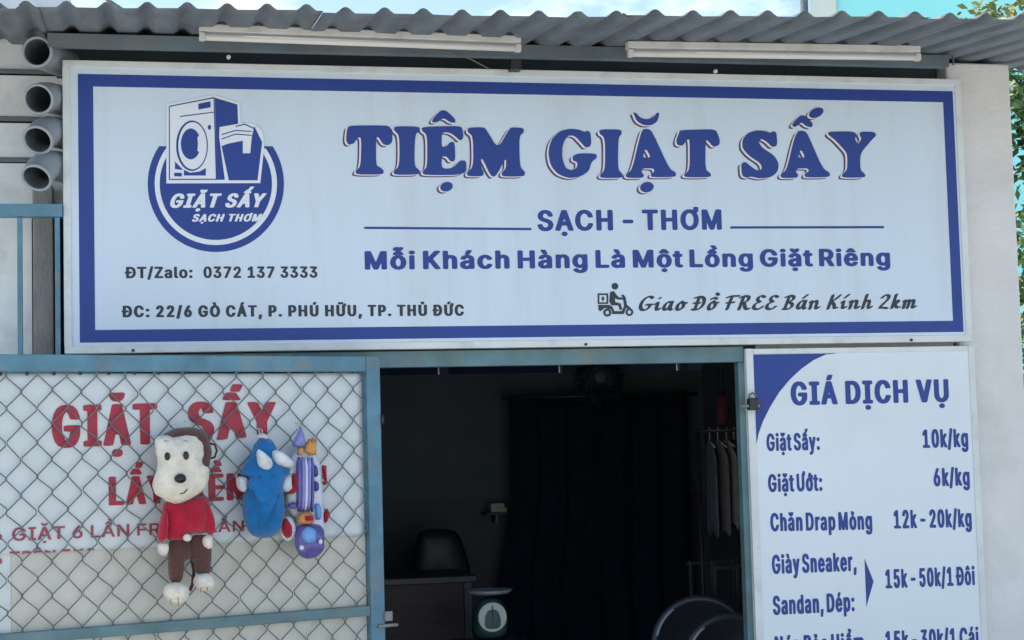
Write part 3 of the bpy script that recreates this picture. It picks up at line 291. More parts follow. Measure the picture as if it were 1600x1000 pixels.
C|220|83 -3 -26 8 -14 9 -16 16 -6 9 -8 14 -7 16 -8 30 -4 40 0 28 2 10 0 14 7 34 6 18 10 20 9 14 15 14 20 12 16 4 34 0 22 -6 16 -11 13 -13 9 -14 11 -24 6 -28 0 -6 -3 -4 -6 -4 -10 -2 -29 0 -9 3 -5 3 -2 4 -3 16 -7 16 -9 12 -8 5 -8 -1 -11 -10 -7 -12 -8 -20 -5 -18 -2 -16 0 -52 5 -24 6 -18 8 -16 7 -10 9 -6 4 0 6 2 5 4 5 6 7 14 7 24 4 4 4 2 12 3 24 0 14 -5 4 -4 1 -4 0 -6 -5 -20 -8 -22 -8 -14 -12 -15 -18 -13 -14 -6 -20 -5
D|218|19 1 -12 4 -4 4 -1 4 0 274 1 8 6 6 14 3 74 0 12 -3 16 -5 14 -8 7 -7 15 -18 7 -12 5 -12 8 -28 5 -32 0 -50 -2 -20 -7 -30 -9 -24 -11 -18 -14 -15 -10 -7 -16 -8 -26 -7;67 53 6 -1 10 1 10 4 7 6 11 18 4 10 5 18 4 32 0 26 -2 20 -8 30 -9 18 -8 11 -10 5 -18 1 -4 -3 -1 -2 0 -186 1 -6
G|224|83 -3 -22 6 -14 8 -14 11 -17 23 -10 24 -8 30 -4 38 0 32 2 10 0 14 7 32 6 19 12 23 8 11 16 16 14 7 22 7 28 0 16 -4 18 -9 8 -5 8 -8 14 -19 11 -24 6 -26 -1 -7 -4 -5 -12 -4 -8 -1 -20 1 -14 4 -4 4 -12 33 -10 12 -4 3 -4 1 -6 -1 -4 -3 -8 -8 -6 -11 -8 -20 -7 -32 0 -54 6 -28 5 -14 8 -16 7 -10 9 -6 6 0 5 2 10 10 5 10 6 16 3 12 0 6 -3 4 -26 2 -10 3 -6 5 -1 6 0 26 3 5 6 3 14 3 64 0 12 -2 6 -3 4 -4 1 -4 0 -48 -6 -34 -8 -20 -11 -18 -13 -14 -11 -8 -16 -8 -22 -5
H|223|19 1 -12 4 -4 4 -1 4 0 274 1 8 6 6 14 3 22 0 10 -3 6 -3 2 -3 1 -6 1 -104 2 -2 4 -1 44 0 4 1 2 2 1 4 0 98 1 8 6 6 12 3 22 0 10 -2 9 -5 2 -8 0 -272 -1 -8 -4 -4 -4 -2 -14 -3 -20 1 -10 2 -7 4 -2 8 -1 112 -2 2 -4 1 -44 0 -4 -1 -2 -2 -1 -4 0 -106 -1 -8 -6 -5 -12 -3
I|145|9 1 -10 3 -6 5 -1 6 0 24 1 4 4 4 6 3 16 3 3 4 0 188 -1 4 -2 2 -18 4 -4 2 -4 4 -1 6 0 26 2 4 5 4 14 3 86 -1 10 -2 6 -6 1 -6 0 -24 -1 -4 -4 -4 -6 -3 -16 -3 -3 -4 0 -188 1 -4 2 -2 18 -4 4 -2 4 -4 1 -6 0 -26 -2 -4 -5 -3 -14 -4
M|263|19 1 -12 4 -4 4 -1 4 0 274 1 8 4 4 4 2 14 3 32 0 10 -3 7 -4 3 -10 32 -126 2 -7 2 -2 2 1 2 6 34 134 4 5 6 3 10 3 14 0 18 0 12 -3 7 -4 2 -6 0 -274 -1 -8 -6 -5 -14 -4 -22 1 -10 2 -6 4 -3 6 0 46 -1 6 -2 1 -4 -11 -11 -44 -3 -4 -6 -4 -12 -3 -20 0 -12 3 -4 2 -4 4 -10 38 -6 17 -2 -1 -1 -4 0 -46 -2 -6 -7 -4 -10 -2
N|225|19 1 -12 4 -4 4 -1 4 0 274 1 8 4 4 4 2 14 3 26 0 10 -3 7 -4 4 -8 37 -90 12 -26 2 2 1 8 0 104 1 8 6 6 12 3 27 -1 11 -4 4 -4 1 -4 0 -274 -1 -8 -6 -5 -14 -4 -28 1 -10 2 -6 4 -6 12 -42 103 -6 10 -2 -1 -1 -8 0 -106 -1 -7 -6 -6 -12 -3
S|197|61 -3 -14 4 -16 8 -12 9 -10 13 -8 16 -4 14 -3 14 1 12 6 6 14 3 22 0 14 -3 6 -6 4 -16 6 -14 8 -7 8 -1 10 6 6 10 5 14 -1 20 -4 11 -10 10 -8 5 -44 20 -11 8 -10 10 -9 14 -4 10 -5 24 0 14 3 18 5 16 11 20 9 10 17 12 14 4 12 3 22 0 18 -3 18 -8 21 -20 11 -22 5 -20 0 -12 -5 -6 -14 -4 -22 -1 -12 3 -4 2 -4 4 -6 18 -5 10 -7 6 -6 1 -4 -2 -6 -6 -5 -13 -2 -10 1 -18 4 -8 10 -10 8 -5 24 -10 20 -11 13 -10 12 -14 7 -14 5 -16 0 -40 -3 -16 -7 -16 -7 -11 -18 -17 -16 -8 -16 -4
V|209|71 1 -12 4 -5 4 -2 4 -65 280 1 4 5 4 16 3 24 -1 10 -2 7 -6 3 -10 30 -130 2 -6 2 -1 2 2 2 8 28 125 4 13 6 5 12 3 24 0 16 -5 4 -4 1 -6 -65 -276 -2 -4 -4 -4 -12 -4
a|177|43 -3 -14 4 -8 4 -11 8 -11 16 -6 18 -3 20 2 24 7 18 5 8 9 9 18 9 38 10 8 3 2 7 -1 12 -5 12 -4 3 -6 -4 -9 -17 -7 -4 -8 -2 -8 0 -10 2 -20 9 -5 3 -1 6 6 18 7 12 11 13 20 11 28 7 18 -2 21 -7 11 -7 7 -7 4 -6 6 -12 6 -18 2 -24 0 -136 -1 -8 -6 -5 -12 -3 -22 -1 -10 2 -22 -6;59 49 4 -1 4 2 8 15 5 24 -1 4 -4 3 -12 -5 -5 -4 -3 -6 -1 -6 0 -16
d|189|57 -3 -16 5 -14 8 -9 9 -7 10 -6 12 -9 28 -4 30 0 34 2 18 5 22 7 20 10 16 14 14 11 6 24 7 10 0 12 -2 4 1 1 6 0 50 3 7 6 3 10 3 22 0 14 -3 5 -4 2 -4 0 -280 -1 -4 -4 -4 -14 -4 -22 -1 -10 2 -20 -5;71 51 4 0 2 1 6 11 6 20 3 18 0 32 -3 16 -7 22 -3 7 -4 3 -4 0 -3 -4 -7 -16 -5 -20 -2 -22 2 -28 5 -20 5 -12
e|182|61 -3 -18 6 -18 11 -7 7 -9 14 -8 18 -7 26 -2 20 0 30 5 34 8 24 11 20 17 17 8 5 8 2 20 5 8 0 22 -5 19 -10 13 -13 6 -9 6 -12 5 -14 4 -18 2 -20 0 -28 -3 -6 -6 -4 -12 -3 -72 0 -4 -3 -1 -4 7 -24 6 -10 4 -4 4 -1 4 3 4 6 4 10 6 6 14 5 8 0 22 -7 11 -8 1 -6 -6 -18 -10 -17 -12 -12 -10 -6 -22 -7;59 145 24 -1 4 1 2 2 -4 18 -4 9 -6 7 -4 0 -2 -2 -10 -22 -2 -8
g|190|59 -83 -18 5 -18 10 -10 10 -5 7 -10 20 1 4 3 4 17 14 6 3 12 2 12 -3 4 -2 4 -4 11 -18 5 -2 4 0 5 4 4 6 3 8 3 14 -1 4 -2 1 -14 -2 -10 1 -20 4 -10 5 -10 6 -9 9 -12 22 -7 20 -3 12 -2 20 0 30 5 34 5 18 4 10 10 16 15 15 10 5 24 7 12 0 24 -6 12 2 22 0 14 -5 5 -6 0 -230 -3 -20 -6 -14 -8 -14 -10 -11 -12 -7 -26 -8;71 57 2 -1 4 1 6 10 5 12 4 22 0 34 -2 14 -5 16 -8 15 -4 1 -2 -2 -6 -8 -3 -8 -6 -20 -2 -20 2 -30 3 -10 4 -12
h|184|15 1 -12 4 -4 4 -1 4 0 274 0 6 2 4 7 4 14 3 20 0 10 -3 6 -3 3 -7 1 -56 4 -2 12 3 8 0 20 -5 12 -5 13 -11 9 -16 6 -16 3 -16 0 -24 0 -128 -2 -8 -7 -4 -10 -2 -20 -1 -14 3 -4 2 -4 4 -1 8 0 138 -3 12 -3 8 -3 4 -2 1 -2 -1 -3 -4 -5 -12 -3 -8 -2 -20 0 -124 -5 -6 -12 -4
i|97|15 1 -12 4 -4 4 -1 4 0 206 3 7 8 4 10 2 24 -1 12 -4 4 -4 1 -4 0 -206 -3 -6 -8 -5 -10 -2;23 249 -14 5 -8 7 -5 8 -2 10 1 6 4 12 10 10 8 4 8 2 11 0 15 -5 8 -6 4 -7 2 -8 1 -12 -5 -12 -8 -8 -8 -4 -10 -2
k|174|15 1 -12 4 -4 4 -1 4 0 274 1 8 4 4 4 2 10 3 10 0 12 0 10 -2 6 -3 4 -4 1 -6 0 -86 1 -6 2 -1 3 3 16 24 7 6 14 3 29 -1 7 -2 6 -3 2 -5 0 -4 -46 -74 -6 -12 3 -10 53 -104 2 -4 0 -4 -6 -5 -14 -4 -26 0 -14 4 -8 7 -18 35 -4 5 -2 -1 -1 -3 0 -34 -3 -6 -6 -4 -10 -2
m|256|15 1 -12 4 -4 4 -1 4 0 202 0 6 3 5 6 3 10 3 22 0 10 -2 20 6 18 0 12 -3 18 -8 14 6 14 4 22 1 14 -4 10 -5 16 -16 8 -18 5 -20 0 -162 -5 -6 -14 -4 -22 -1 -10 2 -6 3 -4 4 -1 18 0 136 -4 12 -3 3 -2 0 -3 -5 -3 -7 -3 -17 0 -132 -1 -8 -4 -4 -4 -2 -10 -2 -10 -1 -12 0 -10 2 -6 3 -4 4 -1 8 0 146 -3 11 -2 3 -2 1 -3 -3 -3 -6 -5 -28 0 -130 -5 -6 -12 -4
n|184|15 1 -8 2 -6 4 -2 3 -1 5 0 202 1 6 6 6 16 3 18 0 14 -2 24 6 8 0 26 -7 10 -5 7 -7 7 -10 6 -12 7 -26 0 -94 0 -60 -2 -8 -9 -5 -8 -1 -10 -1 -16 1 -10 3 -5 3 -2 8 0 140 -3 12 -4 10 -2 2 -4 0 -5 -8 -5 -14 -3 -22 0 -124 -5 -6 -12 -4
o|186|59 -3 -16 5 -14 8 -12 13 -12 20 -8 26 -5 30 0 32 2 18 5 22 8 20 9 16 14 14 15 9 12 3 16 3 16 -2 14 -3 18 -11 12 -12 10 -17 8 -22 5 -22 2 -32 -2 -32 -10 -36 -9 -18 -13 -16 -13 -8 -16 -7 -10 -2;71 51 2 -1 4 0 6 9 6 14 5 22 0 42 -7 26 -7 14 -3 4 -4 0 -3 -2 -7 -14 -7 -26 -2 -20 2 -28 3 -12 6 -18
p|189|15 -79 -12 4 -4 4 -1 4 0 282 1 8 6 6 12 3 22 0 14 -2 22 5 8 1 24 -5 20 -11 14 -17 8 -15 8 -29 3 -16 0 -52 -4 -26 -5 -16 -6 -14 -7 -12 -14 -14 -9 -6 -20 -6 -20 -1 -10 2 -4 -3 -1 -6 0 -56 -3 -6 -6 -4 -10 -2;77 51 4 0 2 2 6 10 5 14 4 26 0 28 -4 24 -9 20 -5 6 -3 0 -3 -4 -7 -16 -5 -18 -2 -22 0 -12 5 -32 6 -16
r|130|15 1 -12 4 -4 4 -1 4 0 208 5 6 14 5 22 0 10 -2 22 6 19 -1 11 -4 6 -6 1 -6 0 -26 -2 -6 -7 -4 -12 -3 -10 2 -4 -2 -6 -11 -4 -10 -3 -22 0 -126 -5 -6 -12 -4
t|119|47 -1 -10 3 -12 6 -12 13 -6 12 -3 14 0 132 -3 5 -12 4 -6 5 -1 24 1 6 2 3 4 3 12 4 2 2 1 36 3 7 6 3 12 3 20 0 12 -3 6 -3 3 -5 1 -38 2 -2 20 -6 4 -4 1 -4 0 -22 -2 -6 -7 -4 -16 -4 -3 -4 0 -118 0 -6 3 -3 16 -5 7 -6 2 -4 2 -22 -2 -8 -11 -6 -12 -3
y|177|25 -81 -20 6 -5 4 -2 6 2 20 3 8 6 6 16 4 4 2 4 12 5 22 -51 212 1 4 5 4 14 3 24 0 10 -3 6 -3 5 -7 15 -66 2 -3 2 0 2 3 15 64 5 9 6 3 10 3 26 0 14 -5 4 -4 0 -4 -61 -250 -6 -16 -8 -14 -13 -11 -10 -5 -16 -4
Á|209|3 1 -8 2 -6 4 -2 4 0 4 60 258 4 16 3 8 5 4 10 2 16 1 18 -1 10 -2 5 -4 4 -10 21 -90 42 -178 1 -8 -2 -4 -7 -4 -14 -3 -22 1 -14 4 -4 4 -2 6 -15 62 -5 3 -28 0 -4 -1 -3 -4 -13 -56 -4 -11 -6 -4 -12 -3;82 133 7 0 3 2 0 6 -4 12 -1 2 -2 0 -3 -6 -2 -12;73 313 -12 4 -4 6 16 54 6 6 12 4 30 0 12 -4 4 -4 0 -4 -22 -52 -6 -6 -12 -4
à|177|43 -3 -14 4 -8 4 -10 8 -8 10 -4 6 -5 12 -4 28 2 22 4 12 7 12 6 7 10 7 12 6 44 12 3 2 1 4 -3 20 -3 7 -4 2 -6 -4 -6 -13 -4 -5 -6 -3 -10 -2 -6 0 -12 3 -18 8 -6 5 0 6 7 18 9 14 6 7 10 7 10 6 28 8 -2 2 -14 4 -7 4 -5 7 -6 13 -14 34 0 4 2 5 6 3 10 3 20 0 16 -3 7 -4 3 -4 2 -6 14 -48 -4 -6 -17 -6 -1 -2 30 -9 12 -8 9 -9 7 -14 4 -10 3 -10 2 -20 0 -140 -1 -8 -6 -5 -12 -3 -22 -1 -10 2 -22 -6;59 49 4 -1 4 2 8 15 5 24 -1 4 -4 3 -12 -5 -5 -4 -3 -6 -1 -6 0 -16
á|177|43 -3 -14 4 -8 4 -10 8 -8 10 -4 6 -5 12 -4 28 2 22 4 12 7 12 6 7 10 7 12 6 44 12 3 2 1 4 -3 20 -3 7 -4 2 -6 -4 -6 -13 -4 -5 -6 -3 -10 -2 -6 0 -12 3 -18 8 -6 5 0 6 7 18 9 14 6 7 10 7 10 6 27 8 -1 2 -16 4 -7 4 -1 6 4 15 11 35 2 4 5 4 14 5 22 0 14 -3 7 -4 1 -4 -1 -6 -21 -48 -6 -6 -15 -6 -1 -2 30 -9 12 -8 9 -9 7 -14 4 -10 3 -10 2 -28 0 -132 -1 -8 -6 -5 -12 -3 -22 -1 -10 2 -22 -6;59 49 4 -1 4 2 8 15 5 24 -1 4 -4 3 -12 -5 -5 -4 -3 -6 -1 -6 0 -16
é|182|61 -3 -16 5 -16 9 -11 10 -11 18 -6 14 -7 26 -2 22 0 32 7 38 6 16 10 18 15 16 9 6 30 10 -2 2 -18 6 -4 6 10 38 7 20 7 4 10 3 22 0 14 -3 4 -2 4 -4 0 -8 -18 -42 -5 -10 -9 -5 -11 -3 -1 -2 22 -6 16 -9 16 -16 9 -17 5 -14 5 -20 2 -22 0 -28 -5 -6 -14 -4 -76 -2 -2 -2 -1 -4 5 -18 3 -8 5 -8 6 -5 4 1 2 2 8 16 4 5 6 3 10 3 8 0 8 -2 16 -6 9 -7 1 -6 -4 -14 -7 -14 -11 -13 -12 -10 -16 -7 -10 -2;59 145 24 -1 4 1 2 2 -4 18 -4 9 -6 7 -4 0 -2 -2 -10 -22 -2 -8
ó|186|59 -3 -16 5 -14 8 -12 13 -12 20 -8 26 -5 30 0 32 2 18 7 28 8 18 7 12 19 18 14 6 20 6 -1 2 -17 6 -4 4 -1 4 3 12 14 42 6 6 12 3 22 0 8 -1 8 -2 5 -4 1 -4 -1 -6 -21 -50 -6 -5 -15 -5 -1 -2 22 -6 16 -9 13 -13 10 -16 9 -24 5 -22 2 -32 -2 -32 -10 -36 -9 -18 -13 -16 -13 -8 -16 -7 -10 -2;71 51 2 -1 4 0 6 9 6 14 5 22 0 42 -7 26 -7 14 -3 4 -4 0 -3 -2 -7 -14 -7 -26 -2 -20 2 -28 3 -12 6 -18
ô|186|59 -3 -16 5 -14 8 -12 13 -12 20 -8 26 -5 30 0 32 2 18 5 22 8 20 9 16 14 14 15 9 12 3 16 3 16 -2 14 -3 18 -11 12 -12 10 -17 8 -22 5 -22 2 -32 -2 -32 -10 -36 -9 -18 -13 -16 -13 -8 -16 -7 -10 -2;71 51 2 -1 4 0 6 9 6 14 5 22 0 42 -7 26 -7 14 -3 4 -4 0 -3 -2 -7 -14 -7 -26 -2 -20 2 -28 3 -12 6 -18;33 245 -8 2 -6 4 -2 4 0 4 22 40 8 11 6 3 10 3 24 0 14 -5 7 -8 25 -44 0 -6 -4 -4 -4 -2 -12 -3 -22 1 -16 3 -18 -4
ă|177|43 -3 -14 4 -8 4 -11 8 -11 16 -6 18 -3 20 2 24 7 18 5 8 9 9 18 9 38 10 8 3 2 7 -1 12 -5 12 -4 3 -6 -4 -9 -17 -7 -4 -8 -2 -8 0 -10 2 -20 9 -5 3 -1 6 6 18 7 12 11 13 16 10 10 3 20 5 10 0 26 -7 17 -10 8 -8 3 -6 6 -12 5 -16 2 -24 0 -136 -1 -8 -6 -5 -12 -3 -22 -1 -10 2 -22 -6;59 49 4 -1 4 2 8 15 5 24 -1 4 -4 3 -12 -5 -5 -4 -3 -6 -1 -6 0 -16;59 243 -18 6 -8 5 -6 7 -11 20 -4 18 0 6 5 6 14 5 18 0 10 -3 8 -3 8 3 16 3 14 0 10 -3 4 -2 4 -4 1 -6 -1 -8 -7 -22 -6 -10 -7 -7 -11 -7 -15 -4 -8 -1
Đ|221|23 1 -12 4 -4 4 -1 4 -1 112 -2 2 -16 6 -4 4 -1 4 0 22 1 6 6 6 14 4 3 4 0 104 1 8 6 6 14 3 72 0 20 -4 18 -9 8 -5 8 -8 12 -15 12 -24 9 -30 4 -32 0 -48 -4 -32 -9 -30 -7 -16 -11 -17 -16 -15 -20 -11 -28 -8;71 53 12 -1 8 2 10 6 6 7 8 14 6 18 5 20 2 24 0 22 -2 20 -5 22 -6 16 -6 13 -8 9 -10 6 -14 1 -6 -1 -3 -4 1 -66 4 -3 26 0 14 -5 5 -6 0 -24 -2 -8 -7 -4 -12 -3 -24 0 -4 -3 -1 -66 1 -4
Ư|222|75 -3 -14 4 -14 7 -10 6 -8 8 -14 21 -6 14 -4 16 -3 18 0 196 1 8 6 6 10 2 22 1 16 -3 5 -4 2 -4 0 -184 5 -28 8 -18 6 -8 6 -4 8 0 7 4 4 6 7 14 4 14 2 14 1 184 1 8 6 6 12 3 4 3 1 28 2 4 5 4 14 3 20 0 14 -5 5 -6 -1 -54 -5 -10 -13 -10 -3 -6 0 -170 -5 -22 -6 -16 -12 -20 -12 -13 -22 -12 -16 -5
ả|177|43 -3 -14 4 -8 4 -10 8 -8 10 -4 6 -5 12 -4 30 2 20 5 14 6 11 7 7 9 6 12 6 44 12 3 2 1 4 -3 20 -3 7 -4 2 -6 -4 -6 -13 -4 -5 -6 -3 -10 -2 -6 0 -12 3 -18 8 -6 5 0 6 7 18 9 14 6 7 10 7 10 6 28 8 -2 2 -16 5 -6 5 -1 6 5 16 -3 4 -11 6 -3 4 0 20 2 4 5 4 14 3 28 -1 8 -2 8 -4 8 -7 3 -5 2 -8 0 -12 -10 -26 -5 -6 -15 -6 -1 -2 26 -8 16 -9 10 -11 10 -22 3 -10 2 -22 0 -138 0 -6 -3 -4 -6 -4 -10 -2 -22 -1 -10 2 -22 -6;59 49 4 -1 4 2 8 15 5 24 -1 4 -4 3 -12 -5 -5 -4 -3 -6 -1 -6 0 -16
ấ|177|43 -3 -14 4 -8 4 -11 8 -11 16 -6 18 -3 20 2 24 7 18 5 8 9 9 18 9 38 10 8 3 2 7 -1 12 -5 12 -4 3 -6 -4 -9 -17 -7 -4 -8 -2 -8 0 -10 2 -20 9 -5 3 -1 6 6 18 7 12 11 13 20 12 14 4 12 2 10 1 10 -2 22 -8 10 -7 7 -7 4 -6 6 -12 6 -18 2 -24 0 -136 -1 -8 -6 -5 -12 -3 -22 -1 -10 2 -22 -6;59 49 4 -1 4 2 8 15 5 24 -1 4 -4 3 -12 -5 -5 -4 -3 -6 -1 -6 0 -16;27 239 -8 2 -6 4 -2 4 1 6 23 42 5 8 7 4 16 4 2 1 14 45 5 12 7 4 10 3 26 0 14 -5 4 -4 0 -6 -22 -48 -6 -5 -14 -4 -2 -3 2 -6 23 -42 1 -6 -2 -4 -6 -4 -12 -3 -22 -1 -16 5 -16 -4
ặ|177|59 -79 -12 4 -10 10 -3 8 1 20 5 10 9 8 14 3 15 -1 11 -4 10 -10 5 -12 -1 -14 -4 -9 -12 -10 -14 -4;43 -3 -14 4 -8 4 -11 8 -11 16 -6 18 -3 20 2 24 7 18 5 8 9 9 18 9 38 10 8 3 2 7 -1 12 -5 12 -4 3 -6 -4 -9 -17 -7 -4 -8 -2 -8 0 -10 2 -20 9 -5 3 -1 6 6 18 7 12 11 13 16 10 10 3 20 5 10 0 26 -7 17 -10 8 -8 3 -6 6 -12 5 -16 2 -24 0 -136 -1 -8 -6 -5 -12 -3 -22 -1 -10 2 -22 -6;59 49 4 -1 4 2 8 15 5 24 -1 4 -4 3 -12 -5 -5 -4 -3 -6 -1 -6 0 -16;59 243 -18 6 -8 5 -6 7 -11 20 -4 18 0 6 5 6 14 5 18 0 10 -3 8 -3 8 3 16 3 14 0 10 -3 4 -2 4 -4 1 -6 -1 -8 -7 -22 -6 -10 -7 -7 -11 -7 -15 -4 -8 -1
ể|182|61 -3 -18 6 -18 11 -7 7 -9 14 -8 18 -7 26 -2 20 0 30 5 34 8 24 11 20 14 14 7 5 20 8 12 2 10 0 12 -2 8 -2 19 -11 13 -13 6 -9 6 -12 5 -14 4 -18 2 -20 0 -28 -3 -6 -6 -4 -12 -3 -72 0 -4 -3 -1 -4 7 -24 6 -10 4 -4 4 -1 4 3 4 6 4 10 6 6 14 5 8 0 22 -7 11 -8 1 -6 -6 -18 -10 -17 -12 -12 -10 -6 -22 -7;59 145 24 -1 4 1 2 2 -4 18 -4 9 -6 7 -4 0 -2 -2 -10 -22 -2 -8;31 239 -10 3 -5 3 -1 4 2 6 27 48 7 6 18 5 5 17 -1 6 -10 4 -4 5 -1 19 2 6 7 4 10 3 26 0 14 -3 9 -6 7 -8 3 -6 0 -16 -1 -6 -10 -20 -6 -4 -12 -4 -1 -2 25 -48 2 -6 -1 -4 -7 -4 -12 -3 -22 0 -16 5 -18 -5
Ị|145|45 -79 -12 4 -10 10 -3 8 1 20 5 10 9 7 14 4 15 -1 11 -4 10 -10 5 -10 -1 -16 -6 -12 -8 -6 -14 -4;9 1 -10 3 -6 5 -1 6 0 24 1 4 4 4 6 3 16 3 3 4 0 188 -1 4 -2 2 -18 4 -4 2 -4 4 -1 6 0 26 2 4 5 4 14 3 86 -1 10 -2 6 -6 1 -6 0 -24 -1 -4 -4 -4 -6 -3 -16 -3 -3 -4 0 -188 1 -4 2 -2 18 -4 4 -2 4 -4 1 -6 0 -26 -2 -4 -5 -3 -14 -4
ỏ|186|59 -3 -16 5 -14 8 -11 11 -11 18 -8 22 -5 20 -2 18 0 32 7 40 8 20 8 14 18 18 16 8 20 6 -1 2 -15 5 -6 5 0 6 4 16 -2 4 -10 4 -4 4 -1 12 1 12 6 6 12 3 30 -1 14 -4 11 -10 4 -8 0 -14 -4 -16 -6 -14 -7 -5 -13 -5 -1 -2 22 -6 16 -9 13 -13 9 -14 10 -26 5 -22 2 -38 -2 -10 0 -16 -7 -28 -11 -24 -9 -13 -14 -11 -18 -8 -12 -3;71 51 2 -1 4 0 6 9 6 14 5 22 0 42 -7 26 -7 14 -3 4 -4 0 -3 -2 -7 -14 -7 -26 -2 -20 2 -28 3 -12 6 -18
ớ|186|59 -3 -16 5 -14 8 -11 11 -11 18 -8 22 -5 20 -2 20 0 32 7 38 8 20 8 14 18 18 16 8 20 6 -1 2 -17 6 -4 4 -1 4 3 12 13 40 3 5 6 3 10 3 14 0 14 -1 10 -2 5 -4 2 -6 -7 -18 1 -4 21 -1 10 -3 6 -3 3 -5 -1 -52 -3 -8 -13 -14 1 -6 7 -20 5 -22 2 -32 -2 -32 -10 -36 -9 -18 -13 -16 -13 -8 -16 -7 -10 -2;71 51 2 -1 4 0 6 9 6 14 5 22 0 42 -7 26 -7 14 -3 4 -4 0 -3 -2 -7 -14 -7 -26 -2 -20 2 -28 3 -12 6 -18;87 235 6 -1 4 1 2 4 -2 3 -6 0 -7 -3 -1 -2
Ụ|223|85 -79 -12 4 -11 10 -4 10 1 14 4 11 10 9 14 5 14 0 14 -5 9 -10 4 -10 -1 -20 -4 -7 -10 -8 -14 -4;75 -3 -14 4 -14 7 -10 6 -8 8 -14 21 -6 14 -4 16 -3 18 0 196 1 8 4 4 4 2 10 3 10 0 12 0 10 -2 6 -3 4 -4 1 -8 0 -176 2 -20 6 -18 5 -10 6 -8 6 -4 6 0 6 2 4 3 11 21 4 14 2 16 0 180 1 8 6 6 10 2 22 1 16 -3 5 -4 2 -4 0 -208 -5 -22 -6 -16 -12 -20 -12 -13 -22 -12 -16 -5""",
